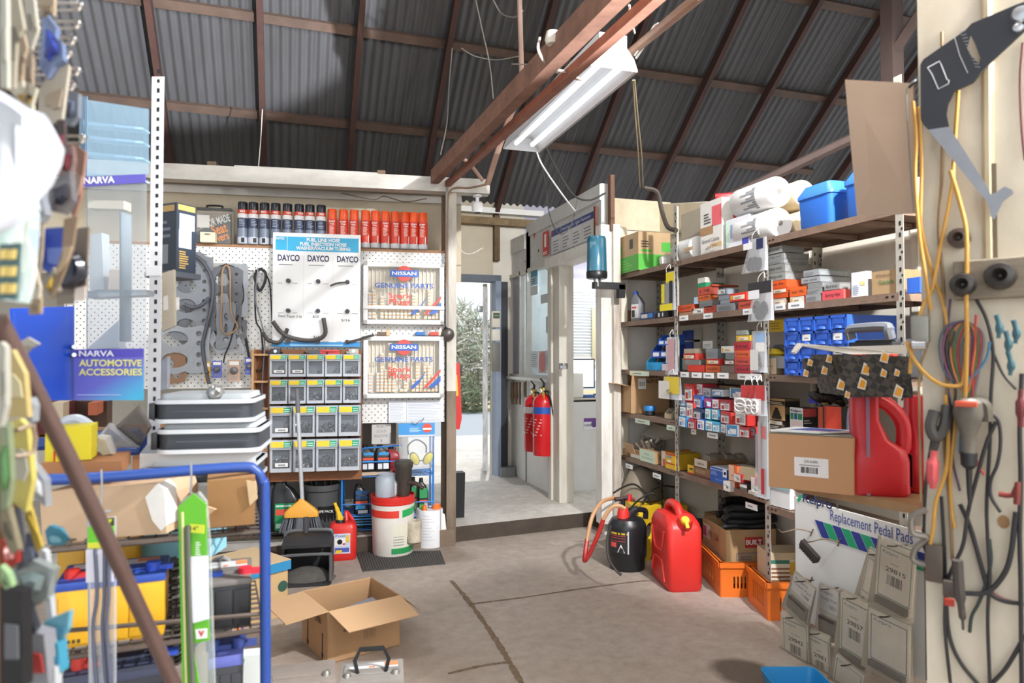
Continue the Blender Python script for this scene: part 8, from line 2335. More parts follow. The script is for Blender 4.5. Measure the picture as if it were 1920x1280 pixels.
HP_=[([(0,-10),(12,-10),(14,165),(0,165)],.8,.012,'#d2cfc0','#b9b5a4','pale card edge at the extreme upper left',0),([(12,-10),(34,-10),(44,52),(30,75),(26,165),(13,165)],.86,.01,'#bdb29a','#7d7462','beige hanging pack with a pointed side near the upper left corner',0),([(33,80),(44,62),(50,90),(42,115),(40,165),(30,165)],.92,.01,'#b59d80','#8a745c','brown narrow hanging pack in the upper left',0),([(45,-10),(62,-10),(70,55),(58,92),(48,55)],.95,.012,'#c6bfae','#8f877a','grey beige pack hanging between two brown packs at the top',0),([(70,-10),(102,-10),(100,28),(88,22),(78,30)],1.0,.012,'#bba689','#9b8468','tan card at the top beside the wire hooks',0),([(48,95),(60,100),(60,165),(46,165)],1.0,.012,'#a8927a','#86705a','dull brown pack above the white bag',0),([(80,30),(84,23),(106,52),(103,68),(116,80),(118,112),(100,125),(88,145),(74,125),(77,80)],1.02,.02,'#8fa4d0','#3a4cb0','blue and clear pack with a yellow flash below the hooks',1),([(72,170),(84,150),(126,120),(129,124),(120,190),(116,222),(98,232),(86,212),(72,208)],1.03,.012,'#d2c6b4','#b8a48c','beige tilted card pack under the blue and clear pack',0),([(122,165),(147,174),(145,218),(132,234),(116,232)],1.08,.02,'#9ea6b4','#6f7a90','grey clear pack right of the beige tilted card',1),([(16,165),(42,150),(44,190),(60,195),(68,165),(52,155),(62,205),(40,200)],.9,.01,'#dcd3bd','#a88844','cream folded card above the white bag',0),([(106,225),(120,225),(122,275),(112,300),(104,262)],1.02,.012,'#4a3a3a','#8a3a44','dark narrow pack beside the white bag',0),([(112,282),(133,270),(138,300),(128,340),(110,330)],1.0,.02,'#9a7a74','#7a2a34','clear pack of dark red parts under the beige card',1),([(140,270),(160,285),(150,370),(138,410),(132,395),(143,340)],1.04,.012,'#a87a66','#c4a08c','brown curved pack edge hanging at the cabinet',0),([(88,345),(130,320),(136,375),(118,400),(95,395)],.98,.025,'#8f8a8e','#3f3f4c','clear pack with dark parts in the middle of the left stand',1),([(55,370),(75,350),(84,400),(72,415),(56,412)],.95,.03,'#b4bac6','#e2e6ea','shiny clear blister in the middle left',1),([(54,430),(70,430),(70,490),(52,492)],1.0,.01,'#2a4cc0','#1f3a9a','blue card with a dark band on the left stand',0),([(78,428),(124,425),(122,500),(110,520),(80,505)],1.02,.012,'#2f52c6','#7a92e0','blue printed card in the middle of the left stand',0),([(70,400),(82,400),(78,480),(72,525),(66,500),(76,440)],.97,.008,'#b8a690','#8f7c66','brown card strip in front of the blue cards',0),([(120,410),(145,405),(135,470),(112,530),(95,560),(98,530),(116,470)],.98,.008,'#a58a6c','#c9b08c','long brown card strip curving past the blue cards',0),([(128,430),(166,425),(160,548),(106,552),(112,520),(130,470)],1.08,.01,'#8d7d6c','#d2c4b4','brown blister pack with a round black lamp',2),([(48,445),(58,470),(75,540),(72,560),(50,560),(46,500)],.93,.01,'#d6c8b4','#a89070','cream folded card in the lower middle left',0),([(76,540),(100,500),(108,545),(90,560)],1.0,.02,'#b5aea0','#d0a830','clear pack of brass parts on the left stand',1),([(54,555),(76,550),(76,588),(54,590)],.95,.01,'#b79e7c','#8f7a5c','small tan card hanging over the blue board',0),([(10,655),(22,655),(45,700),(52,782),(10,782),(8,720)],.95,.02,'#d6bd78','#e2d3a4','yellow pack left of the pole in the lower stand',0),([(0,640),(9,650),(10,760),(0,800)],.85,.02,'#c9c6b8','#9a968a','pale pack edge at the left border beside the yellow pack',0),([(38,640),(52,632),(74,645),(60,650),(48,662)],1.05,.01,'#d9d2c4','#b5ab98','pale torn card poking over the blue board',0),([(48,770),(55,745),(62,760),(60,790),(50,800)],.97,.03,'#c4c8cc','#e2e6ea','clear round blister beside the pole',1),([(16,790),(36,785),(50,800),(60,900),(48,960),(22,940)],.93,.02,'#e0cf6a','#c9c4b0','yellow and white pack behind the wire basket edge',0),([(0,795),(14,792),(20,900),(12,950),(0,960)],.88,.02,'#a8b890','#5f9a5a','green tinted pack at the left border',1),([(48,800),(63,797),(66,880),(58,900)],.98,.01,'#cfcac0','#a8a294','white narrow pack left of the flat cardboard',0),([(38,935),(50,925),(78,1025),(68,1035)],.97,.01,'#d6b84a','#b89a30','slim yellow strip slanting down by the cardboard sheet',0),([(60,870),(82,900),(86,950),(64,935),(56,900)],1.0,.03,'#b9bcc0','#e2e4e6','crumpled clear bag by the end of the blue tube',1),([(0,940),(14,950),(34,1030),(20,1040),(0,990)],.9,.02,'#8f8468','#5a5240','drab pack hanging low at the left border',0),([(2,1012),(16,1015),(31,1035),(30,1055),(15,1065),(4,1050)],.92,.02,'#c8423c','#e8a09a','red and pink pack low at the left border',1),([(20,960),(32,950),(46,1060),(32,1070)],.95,.015,'#3a3c46','#7a7f8c','dark slim pack right of the drab pack',0),([(48,1000),(62,1000),(66,1060),(50,1065)],1.0,.015,'#3d4256','#6a7088','dark blue slim pack beside the yellow strip',0),([(0,1060),(14,1075),(22,1100),(10,1105),(0,1090)],.88,.02,'#9fc08a','#5a7a4a','pale green pack low at the left border',0),([(22,1065),(60,1050),(100,1068),(88,1120),(60,1140),(24,1120)],.96,.03,'#a9b4b0','#8a9a98','cloudy plastic bag low in the left stand',1),([(78,1030),(86,1035),(98,1160),(88,1170)],1.0,.02,'#d6d9dc','#b5b9be','white vertical strip beside the yellow battery',0),([(84,995),(92,985),(112,992),(124,1012),(118,1022),(90,1022)],1.1,.02,'#3f8fa8','#86c4d4','teal round-ended pack by the cardboard sheet',0),([(82,1165),(130,1145),(126,1180),(118,1195),(98,1210),(84,1200)],.98,.02,'#7abfd6','#4f9cc0','torn turquoise wrapper in front of the yellow battery',0),([(92,1205),(108,1205),(113,1262),(90,1270)],.97,.04,'#45a4c4','#2f86a8','turquoise carton edge at the lower left',0),([(40,1180),(82,1190),(92,1290),(42,1290)],.95,.05,'#9a9ca2','#c23a34','grey carton with a red print at the lower left',0),([(0,1100),(40,1110),(42,1290),(0,1290)],.9,.04,'#1e1f22','#6f7176','black pack with white print in the lower left corner',3),([(32,1120),(50,1125),(68,1178),(60,1190),(40,1160)],.94,.02,'#2f3644','#7c8494','dark blue clear pack above the grey carton',1),([(78,1255),(102,1250),(104,1290),(80,1290)],.96,.03,'#d9dadc','#a8abb0','white strip at the bottom of the left stand',0),]
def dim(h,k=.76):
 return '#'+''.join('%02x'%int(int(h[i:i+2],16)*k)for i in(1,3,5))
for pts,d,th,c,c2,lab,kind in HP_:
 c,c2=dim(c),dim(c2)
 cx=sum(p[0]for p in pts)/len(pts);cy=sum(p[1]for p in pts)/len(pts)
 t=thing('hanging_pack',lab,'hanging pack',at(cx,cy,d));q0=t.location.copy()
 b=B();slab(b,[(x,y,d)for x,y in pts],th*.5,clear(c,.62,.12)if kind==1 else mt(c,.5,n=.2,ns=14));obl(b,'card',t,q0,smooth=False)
 b=B()
 ip=[(cx+(x-cx)*.6,cy+(y-cy)*(.35 if kind!=1 else .5)+(0 if kind==1 else 6),d-.004)for x,y in pts]
 if kind in(0,3):
  slab(b,ip,.003,mt(c2,.5))
 elif kind==1:
  A=[at(*p)for p in ip];cc_=sum(A,Vector())/len(A)
  b.loft([[p.lerp(cc_,.55)-fv*.012 for p in A],A,[p+fv*.004 for p in A]],mt(c2,.25,.2))
 else:
  b.lathe([(.028,0),(.03,.012),(.024,.022)],mt('#20222c',.2),seg=18);b.xf(Matrix.Translation(at(133,507,d-.0))@Matrix.Rotation(-YAW,4,'Z')@Matrix.Rotation(R(90),4,'X'))
  slab(b,[(140,540,d-.003),(160,536,d-.003),(160,562,d-.003),(140,564,d-.003)],.002,mt('#cfc2b8',.5));slab(b,[(106,553,d-.003),(138,550,d-.003),(138,570,d-.003),(106,572,d-.003)],.002,mt('#6f6456',.5))
 obl(b,'packed_part',t,q0,recalc=True)
t=thing('white_bag','large white paper bag hanging in front of the packs at the left edge','bag',at(50,280,.75));q0=t.location.copy()
b=B()
A=[at(x,y,d)for x,y,d in((-10,165,.74),(20,182,.73),(52,204,.73),(84,214,.75),(92,228,.77),(115,272,.8),(110,300,.8),(92,340,.79),(60,375,.76),(50,400,.75),(20,420,.72),(-10,430,.7))]
cc_=sum(A,Vector())/len(A)
b.loft([[p.lerp(cc_,.6)-fv*.03 for p in A],[p.lerp(cc_,.25)-fv*.022 for p in A],A,[p+fv*.02 for p in A]],mt('#b9bcc2',.5,n=.1,ns=6,bump=.3));obl(b,'bag_body',t,q0,recalc=True,ang=60)
t=thing('hanging_carton','green pack with blocks of yellow print in a clear shell at the left edge','pack',at(20,500,.78));q0=t.location.copy()
b=B();slab(b,[(-8,560,.78),(-2,440,.78),(30,405,.79),(48,380,.8),(54,400,.8),(44,520,.8),(34,566,.79)],.02,clear('#cfe0dc',.3,.1));obl(b,'clear_shell',t,q0,smooth=False)
b=B();slab(b,[(-8,560,.779),(0,458,.779),(38,455,.779),(30,562,.779)],.004,mt('#3f5a5a',.5));obl(b,'card',t,q0,smooth=False)
b=B()
for y in(476,508,540):
 for j in range(2):
  slab(b,[(0+j*16,y-8,.776),(13+j*16,y-9,.776),(12+j*15,y+9,.776),(-1+j*15,y+10,.776)],.002,mt('#d9bd6a',.5))
obl(b,'block_print',t,q0,smooth=False)
strip('hanging_basket','rusty wire basket rim crossing the yellow pack','basket',[(5,810,.9),(35,806,.9),(62,798,.92),(64,845,.92),(30,855,.9),(5,852,.9)],.003,mt('#7d6a58',.5,.3),n=2)
fv=Vector((FWD.x,FWD.y,0)).normalized()
PP=at(1729,640,1.75)
PH=Vector((.53,-.848,0)).normalized()
PNm=Vector((-PH.y,PH.x,0))*-1.0
PNm=Vector((-.848,-.53,0))
PRZ2=math.atan2(PH.y,PH.x)
def onC(x,y,off=0.0):
 d=ray(x,y)
 t=((PP+PNm*off)-CO).dot(PNm)/d.dot(PNm)
 return CO+d*t
PW_=.62
b=B()
b.box((PW_/2,.2,1.25),(PW_,.4,2.5),mt('#c9c1b0',.6,n=.55,ns=5,n2='#8f846e',stretch=(1,1,.45),bump=.05))
struct(b,'wall_pillar',loc=(PP.x,PP.y,0),rz=PRZ2,smooth=False)
b=B()
b.box((3.26,-.2,2.1),(3.48,.12,4.2),PAINT)  # unseen front wall, its edge set to shade the pillar
struct(b,'wall_front',smooth=False)
b=B()
b.box((2.95,1.0,3.85),(2.06,.05,1.1),PAINT)  # unseen board added to keep the lamp off the right roof
struct(b,'light_blocker',smooth=False)
for a,c in(((-2.6,1.7,3.9),(1.6,1.9,3.05)),((-1.9,2.2,3.3),(.1,2.0,4.6)),((-3.0,1.9,3.35),(1.9,1.9,3.3))):
 b=B();b.cyl(a,c,.07,RF2,seg=6);struct(b,'shadow_strut')  # unseen struts added to cast diagonal shadow bands on the roof
def pcable(label,pts,r,c,name='wall_cable',rough=.5,group=None,n=6):
 b=B();b.tube([onC(x,y,o)for x,y,o in pts],r,mt(c,rough),n=n,seg=8)
 return tag(b.obj(name),label,'cable',group)
YC='#b5883c';BK_='#232326';BR='#7a6244';MR='#5f3038'
CABS=[('yellow cable hanging along the pillar edge behind the cardboard',[(1712,190,.02),(1718,260,.02),(1716,330,.03),(1722,420,.04),(1728,470,.04),(1736,520,.04),(1745,580,.03)],.0045,YC),('second yellow cable beside the pillar edge, twisting past the first',[(1722,200,.01),(1728,300,.02),(1726,400,.03),(1732,450,.03),(1750,520,.02),(1766,560,.02),(1778,620,.02),(1790,700,.02)],.0045,YC),('long tan cable crossing from the tool blade down to the round sockets',[(1800,90,.02),(1796,180,.02),(1788,300,.02),(1785,350,.03),(1760,480,.03),(1748,540,.03),(1728,580,.03),(1712,640,.03),(1706,700,.03)],.0045,YC),('yellow cable arching down the middle of the pillar over the wooden block',[(1782,320,.03),(1800,380,.03),(1812,440,.04),(1812,560,.05),(1813,640,.04),(1810,740,.03),(1806,760,.03)],.005,YC),('yellow cable looping out in front below the clamp',[(1700,640,.04),(1712,670,.04),(1735,700,.04),(1765,720,.04),(1800,722,.03),(1808,700,.03),(1814,640,.03)],.005,YC),('brown wire running straight down the left of the pillar',[(1766,60,.01),(1768,200,.01),(1766,330,.02),(1760,430,.02),(1768,520,.02),(1772,620,.02),(1776,720,.02),(1770,820,.02),(1780,940,.02),(1786,1050,.02)],.004,BR),('thick painted conduit running up the pillar',[(1850,-20,.004),(1852,100,.004),(1853,300,.004),(1856,485,.004)],.012,'#b5a98c'),('thin maroon wire at the right edge of the picture',[(1918,80,.01),(1913,150,.01),(1916,240,.01),(1922,300,.01)],.003,MR),('yellow lead dropping past the lamp holder in the lower middle',[(1772,740,.03),(1778,800,.03),(1774,880,.04),(1755,940,.04),(1748,1000,.03),(1738,1040,.03)],.0045,YC),('ochre lead falling straight to the lower left of the pillar',[(1790,700,.02),(1790,800,.03),(1782,880,.03),(1784,950,.02),(1790,990,.02)],.004,YC),('black cable hanging at the far lower left of the pillar',[(1752,800,.02),(1742,860,.02),(1735,920,.02),(1732,1010,.02),(1738,1040,.02)],.004,BK_),('black cable falling straight through the spark tester',[(1765,930,.015),(1770,1020,.015),(1773,1100,.015),(1772,1180,.015),(1782,1280,.015)],.004,BK_),('black cable curving to the bottom from the spark tester',[(1770,1020,.01),(1774,1120,.01),(1780,1190,.01),(1800,1240,.01),(1840,1290,.01)],.0045,BK_),('black cable hanging down the middle of the lower pillar',[(1830,560,.02),(1850,600,.02),(1862,660,.02),(1858,740,.02),(1856,830,.02),(1850,940,.02),(1852,1010,.02),(1856,1080,.02),(1852,1160,.02),(1856,1280,.02)],.004,BK_),('thin blue wire wandering from the clips to the middle',[(1856,640,.03),(1850,670,.03),(1830,700,.03),(1816,715,.03),(1804,770,.03),(1800,850,.03)],.003,'#3a6a8a'),('black cable running from the clips to the crocodile clip pair',[(1858,650,.02),(1880,700,.02),(1905,730,.02)],.003,BK_),('black looping cable on the right that sags to the plug',[(1905,960,.02),(1895,1040,.02),(1880,1080,.02),(1850,1110,.02),(1808,1112,.02)],.006,BK_),('black cable crossing diagonally over the lower pillar',[(1800,945,.015),(1820,990,.015),(1845,1080,.015),(1855,1110,.015),(1880,1126,.015),(1920,1132,.015)],.005,BK_),('long thin green-black lead with a small end lug',[(1855,1010,.015),(1858,1050,.015),(1850,1090,.015),(1835,1130,.015),(1822,1155,.015),(1818,1185,.015)],.004,'#2a3a38'),('dark red cable entering at the lower right',[(1810,960,.01),(1850,1090,.01),(1875,1120,.01),(1905,1130,.01)],.004,'#5a2a26'),('black cable falling down the right border',[(1916,700,.02),(1912,800,.02),(1914,900,.02),(1912,1000,.02),(1914,1100,.02),(1916,1290,.02)],.005,BK_),('black cable sweeping up from the bottom right corner',[(1850,1290,.015),(1880,1260,.015),(1900,1230,.015),(1922,1190,.015)],.005,BK_),('thin red wire drifting through the middle cables',[(1830,590,.03),(1828,650,.03),(1822,690,.03),(1825,740,.03),(1818,790,.03),(1830,860,.03),(1845,890,.03)],.003,'#a3322c'),('black cable crossing from the lamp holder to lower left',[(1868,790,.03),(1850,830,.03),(1830,900,.03),(1815,960,.03),(1806,1020,.03),(1788,1060,.03),(1775,1090,.02)],.0045,BK_),('black cable loop on the right of the lamp holder',[(1855,770,.03),(1872,790,.03),(1876,830,.03),(1870,870,.03),(1858,900,.03),(1858,930,.03),(1876,960,.03)],.004,BK_),('pale brown cord hanging left of the lamp holder',[(1742,560,.02),(1740,640,.02),(1724,700,.02),(1725,800,.02),(1727,940,.02)],.003,'#8b7452'),('thin black wire at the left of the coiled leads',[(1790,620,.03),(1780,660,.03),(1786,700,.03),(1792,740,.03),(1780,790,.03),(1786,830,.03)],.003,BK_),('purple wire falling beside the brown wire',[(1782,560,.02),(1776,620,.02),(1770,650,.02),(1776,720,.02),(1784,780,.02),(1786,860,.02),(1800,920,.02)],.003,'#4f3a50'),]
for row in CABS:
 pcable(row[0],row[1],row[2],row[3])
for i in range(7):
 c=('#3a4a5a','#6a3a5a','#2a2a2e','#b06a2a','#3a5a3a','#8a2a2a','#5a5a62')[i]
 k=(i-3)*7
 pcable(ORD[i]+' thin lead of the coil hung under the wooden block',[(1812+k*.1,600+i*2,.03),(1795+k,612,.03),(1782+k,650,.03),(1790+k*.8,700,.03),(1812+k*.4,720+i*6,.03),(1826+k*.6,680,.03),(1828+k*.7,625,.03),(1814,602,.03)],.0025,c,'coiled_lead',group='thin leads coiled under the wooden block')
t=thing('angle_gauge','large black and grey metal gauge tool hanging at the top of the pillar','gauge tool',onC(1800,200,.05),PRZ2)
Mi=t.matrix_basis.inverted()
bpy.context.view_layer.update()
Mi=(Matrix.Translation(t.location)@Matrix.Rotation(PRZ2,4,'Z')).inverted()
def lc(x,y,off=.05):
 p=Mi@onC(x,y,off)
 return(p.x,p.z)
GB_=mt('#24272e',.4,n=.15,ns=9)
GG=mt('#8b8f98',.4,.3,n=.25,ns=12)
out=[(1925,3),(1905,10),(1822,45),(1810,58),(1732,112),(1726,122),(1727,225),(1731,233),(1741,244),(1780,238),(1775,215),(1778,195),(1790,172),(1825,155),(1850,125),(1925,55)]
hole=[(1820,66),(1828,82),(1838,110),(1836,120),(1822,106),(1813,90)]
b=B();b.plate([lc(*p)for p in out],[[lc(*p)for p in hole]],-.004,.004,GB_);b.obj('gauge_plate',parent=t,smooth=False,recalc=True)
low=[(1741,244),(1780,238),(1848,345),(1858,365),(1866,362),(1884,350),(1898,356),(1900,362),(1880,378),(1874,392),(1864,411),(1857,405),(1856,392),(1848,375)]
b=B();b.plate([lc(*p)for p in low],[],-.004,.004,GG);b.obj('hook_arm',parent=t,smooth=False,recalc=True)
b=B()
fr_=[(1740,128),(1762,116),(1766,124),(1776,150),(1780,152),(1779,158),(1760,168),(1748,140)]
P=[lc(*p)for p in fr_+fr_[:1]]
b.tube([Vector((x,-.005,z))for x,z in P],.0012,mt('#d8dade',.5),n=1,seg=5)
for i in range(12):
 x,y=1800+i*2.6,62+i*5.8
 p=lc(x,y);q_=lc(x+10,y-3+i*.4)
 b.tube([Vector((p[0],-.005,p[1])),Vector((q_[0],-.005,q_[1]))],.0009,mt('#8f939b',.5),n=1,seg=4)
b.tube([Vector((lc(x,y)[0],-.005,lc(x,y)[1]))for x,y in((1790,70),(1800,105),(1815,138))],.0007,mt('#d8dade',.5),n=1,seg=4)
b.obj('marking',parent=t,smooth=False)
for x,y,r_ in((1914,28,.02),(1909,54,.012)):
 b=B();p=lc(x,y);b.lathe([(r_,0),(r_*.8,.008),(.002,.01)],STEEL,seg=14);b.xf(Matrix.Translation((p[0],-.004,p[1]))@Matrix.Rotation(R(90),4,'X'));b.obj('rivet',parent=t)
WG=mt('#7f7565',.75,n=.5,ns=5,stretch=(2,2,12),n2='#4f473b')
p0,p1=Mi@onC(1790,563,.02),Mi@onC(1935,480,.02)
b=B();b.box(((p0.x+p1.x)/2,.03,(p0.z+p1.z)/2),(p1.x-p0.x,.04,p1.z-p0.z),WG,bev=.004)
tag(b.obj('socket_block',loc=t.location,rz=PRZ2,smooth=False),'grey weathered wooden block screwed to the pillar under the round sockets','board')
BKL=mt('#2a2624',.3)
for x,y,r_,l,off,lab in((1808,535,.028,.05,.02,'left round black bakelite socket on the wooden block'),(1878,519,.032,.06,.02,'right round black bakelite socket on the wooden block'),(1800,448,.024,.045,0,'brown bakelite rosette above the wooden block')):
 b=B();b.lathe([(r_,-.0),(r_*1.02,l*.6),(r_*.85,l*.95),(r_*.5,l),(r_*.3,l*.8),(.003,l*.6)],BKL if y>500 else mt('#3d3029',.35),seg=22);b.xf(Matrix.Rotation(R(90),4,'X'))
 tag(b.obj('bakelite_socket',loc=onC(x,y,off),rz=PRZ2),lab,'socket')
b=B();b.box((0,0,0),(.016,.014,.24),mt('#6a5f4c',.7,n=.5,ns=8));p=onC(1862,400,.006);tag(b.obj('wood_batten',loc=p,rz=PRZ2),'dirty wooden batten running down to the socket block','batten')
b=B();A=[at(1584,149,1.95),at(1712,156,1.78),at(1716,400,1.78),at(1607,405,1.95)]
nn=(A[1]-A[0]).cross(A[3]-A[0]).normalized()
b.loft([A,[p+nn*.006 for p in A]],mt('#b59f8a',.7,n=.12,ns=4))
o1=tag(b.obj('cardboard_sheet',smooth=False,recalc=True),'plain sheet of cardboard tied to the pillar edge in front of the blue tubs','cardboard')
b=B();b.tube([at(1704,164,1.77),at(1712,156,1.76),at(1718,150,1.76)],.004,BLACK);b.tube([at(1700,165,1.77),at(1700,200,1.77),at(1706,300,1.77),at(1714,400,1.77)],.002,mt('#7d7a74',.5));b.obj('tie_wire',parent=o1)
t=thing('lamp_holder','old inspection lamp holder with a red band hung among the cables','lamp',onC(1815,770,.05),PRZ2)
b=B();b.lathe([(.02,.03),(.03,.02),(.032,-.01),(.026,-.03),(.016,-.06),(.015,-.1)],mt('#5f5a52',.5,n=.5,ns=14),seg=14);b.obj('holder_body',parent=t)
b=B();b.lathe([(.018,-.1),(.017,-.13),(.007,-.14),(.005,-.2),(.002,-.24)],BLACK,seg=12);b.obj('tip',parent=t)
b=B();b.box((.0,-.032,.018),(.045,.01,.014),mt('#b5482e',.5),bev=.003);b.obj('red_band',parent=t)
for i,(pts,r,c,lab)in enumerate((([(1752,770,.05),(1745,800,.06),(1755,820,.06),(1770,800,.05),(1776,760,.04)],.013,'#3a3835','big grey battery clamp hung on the pillar'),([(1762,800,.05),(1755,830,.05),(1748,850,.05)],.008,'#353230','curved jaw of a second grey clamp'),([(1806,760,.04),(1830,752,.04),(1848,760,.04),(1852,790,.04)],.012,'#4f483e','bundle of dull cable ends behind the lamp holder'))):
 pcable(lab,pts,r,c,'battery_clamp',group=None)
strip('hanging_probe','red insulated handle hanging at the lower left of the pillar','handle',[(1752,845,1.66),(1748,880,1.66),(1750,915,1.66)],[.008,.014,.013,.008],mt('#b5484c',.45))
strip('hanging_probe','dark pointed test probe hanging low on the pillar','probe',[(1795,1050,1.63),(1798,1100,1.63),(1804,1150,1.63),(1806,1180,1.63)],[.012,.012,.008,.003],mt('#3d3835',.5))
b=B();b.box((0,0,0),(.03,.03,.04),mt('#4a443e',.5),bev=.004);b.box((.0,-.017,-.03),(.02,.01,.016),mt('#a8321f',.5));tag(b.obj('spark_tester',loc=onC(1782,1102,.03),rz=PRZ2),'small dark tester box with a red tip on the lower pillar','tester')
strip('hanging_probe','maroon test probe hanging near the right border','probe',[(1914,730,1.45),(1913,760,1.45),(1914,800,1.45)],[.005,.009,.006],mt('#5f2026',.4))
strip('hanging_plug','red T-shaped plug lying against the lower right of the pillar','plug',[(1873,926,1.5),(1900,928,1.48),(1908,905,1.47),(1906,945,1.47)],.006,mt('#6a2420',.4),n=2)
for i,(x,y)in enumerate(((1868,590),(1885,620),(1900,600),(1890,660))):
 strip('hanging_clip',ORD[i]+' teal crocodile clip bunched at the upper right of the coils','clip',[(x,y,1.47),(x+6,y+22,1.47),(x+4,y+44,1.47)],[.005,.008,.004],mt('#2f5560',.4),'crocodile clips on the pillar',n=3)
t=thing('padlock_clamp','dull steel clamp hooked at the pillar edge above the yellow loop','clamp',onC(1726,610,.03),PRZ2)
b=B();b.box((0,0,-.01),(.04,.03,.07),mt('#8d8c84',.4,.5,n=.3,ns=12),bev=.006);b.obj('clamp_body',parent=t)
b=B();b.cyl((-.015,-.02,-.05),(.015,-.02,-.05),.012,STEEL);b.obj('roller',parent=t)
t=thing('grab_clamp','rusty steel clamp hooked on the pillar beside the pedal pad board','clamp',onC(1738,985,.03),PRZ2)
b=B();b.tube([(.0,0,.04),(-.03,-.01,.02),(-.03,-.01,-.02),(.0,0,-.03),(-.025,0,-.06),(-.03,0,-.09),(0,0,-.1)],.008,mt('#77716a',.4,.5));b.obj('jaw',parent=t)
b=B();b.box((.015,.0,-.09),(.035,.03,.09),mt('#4a4038',.5),bev=.004);b.obj('handle',parent=t)
b=B();b.prism(ring(0,0,.012,10,.016),-.001,0,mt('#8a6a44',.7));tag(b.obj('rust_stain',loc=onC(1882,978,.002),rz=PRZ2),'round brown stain low on the pillar','stain')
zb=at(1600,926,2.45).z
bench=[onZ(1470,893,zb),onZ(1495,908,zb),onZ(1735,950,zb),onZ(1760,930,zb),onZ(1560,880,zb)]
b=B();b.loft([[p-Vector((0,0,.03))for p in bench],bench],mt('#a5845f',.6,n=.5,ns=3,stretch=(12,2,2),n2='#6b4e34'))
tag(b.obj('bench_top',smooth=False,recalc=True),'worn wooden bench top above the pedal pad board','shelf')  # top of a bench, made without legs
c1=onZ(1601,930,zb);c0_=onZ(1441,913,zb)
w=(c1-c0_).length;rzb=math.atan2((c1-c0_).y,(c1-c0_).x)
hB=at(1601,822,(c1-CO).dot(FWD)).z-zb
t=thing('parcel_carton','brown cardboard carton with a white barcode label on the bench','carton',(c0_+c1)/2+Vector((0,0,.001)),rzb)
b=B();b.box((0,.1,hB/2),(w,.2,hB),mt('#b98d66',.7,n=.1,ns=5),bev=.004);b.obj('carton_body',parent=t)
b=B();b.q(-w*.18,hB*.26,w*.22,hB*.6,-.001,mt('#dfdcdc',.6));b.text('DK6486',w*.02,hB*.53,.014,-.002,mt('#55555a',.6),w=w*.16);b.lines(-w*.12,hB*.455,w*.18,hB*.475,-.002,1,GREYINK,.8);b.code(-w*.1,hB*.32,w*.1,hB*.43,-.002,INK,16);b.obj('barcode_label',parent=t,smooth=False)
b=B();b.qp([(-w*.5,.0,hB+.002),(w*.48,.0,hB+.002),(w*.5,.19,hB+.002),(-w*.45,.19,hB+.002)],mt('#aab0a2',.6));b.obj('carton_top',parent=t,smooth=False)
o1=thing('magazine','glossy magazine lying on the barcode-labelled carton','magazine',t.location+Vector((0,0,hB+.006)),rzb)
b=B();b.corners([(-w*.48,.01,0),(w*.1,.02,0),(w*.5,.16,0),(-w*.3,.19,0),(-w*.48,.01,.006),(w*.1,.02,.006),(w*.5,.16,.006),(-w*.3,.19,.006)],WHITE);b.obj('pages',parent=o1,smooth=False)
b=B();b.qp([(-w*.3,.05,.0065),(w*.2,.06,.0065),(w*.35,.15,.0065),(-w*.1,.17,.0065)],mt('#4a5fa8',.4));b.qp([(-w*.1,.04,.007),(w*.25,.08,.007),(w*.3,.1,.007),(w*.0,.07,.007)],mt('#c27a8a',.4));b.obj('cover_print',parent=o1,smooth=False)
def big_bottle(name,label,px,py,d_off,lab):
 p=onZ(px,py,zb)
 dd=(p-CO).dot(FWD)
 h=at(px,745,dd).z-zb
 k=dd/F
 t=thing(name,label,'oil bottle',p+fv*.07+Vector((0,0,.001)),-.62)
 RB_=mt('#c0202a',.35,n=.08,ns=7)
 W=106*k
 b=B()
 secs=[]
 for kx,ky,z,dx in((.92,.9,0,0),(1,1,.012,0),(1,1,h*.36,0),(.9,.92,h*.46,0),(.58,.8,h*.56,-.12),(.46,.62,h*.75,-.2),(.44,.58,h*1.0,-.2)):
  secs.append([v+Vector((dx*W,0,z))for v in rrect(W*kx,W*.8*ky,W*.2*min(kx,1))])
 b.loft(secs,RB_);b.obj('bottle_body',parent=t)
 b=B();b.tube([(.0,0,h*.97),(W*.22,0,h*.9),(W*.42,0,h*.74),(W*.44,0,h*.5),(W*.38,0,h*.4)],W*.13,RB_,seg=10);b.obj('handle',parent=t)
 b=B();b.box((-W*.2,-W*.4-.0,h*.5),(.012,.004,h),mt('#8a6a80',.3));b.xf(Matrix.Translation((0,W*.02,0)));b.obj('sight_strip',parent=t,smooth=False)
 if lab:
  b=B();x=W*.505;b.corners([(x,-W*.3,h*.1),(x+.002,-W*.3,h*.1),(x+.002,W*.3,h*.1),(x,W*.3,h*.1),(x,-W*.3,h*.42),(x+.002,-W*.3,h*.42),(x+.002,W*.3,h*.42),(x,W*.3,h*.42)],mt('#1b1718',.4))
  b.qp([(x+.003,-W*.2,h*.22),(x+.003,W*.2,h*.22),(x+.003,W*.2,h*.3),(x+.003,-W*.2,h*.3)],mt('#d2502f',.5));b.obj('bottle_label',parent=t,smooth=False)
 return t,h
t,hbt=big_bottle('oil_bottle','big red oil bottle with a clear sight strip on the bench',1664,931,0,True)
big_bottle('oil_bottle','second big red oil bottle mostly hidden by the pillar',1772,928,0,False)
zt_=zb+hbt+.006
dd=(t.location-CO).dot(FWD)
t=thing('patterned_carton','black orange-patterned carton with an open white flap on the red bottles','carton',(0,0,0))
PM,nt,p_=newmat('grid_print')
tc=nt.nodes.new('ShaderNodeTexCoord')
mp=nt.nodes.new('ShaderNodeMapping');mp.inputs['Rotation'].default_value=(R(45),R(45),R(45));mp.inputs['Scale'].default_value=(42,42,42);link(nt,tc,'Object',mp,'Vector')
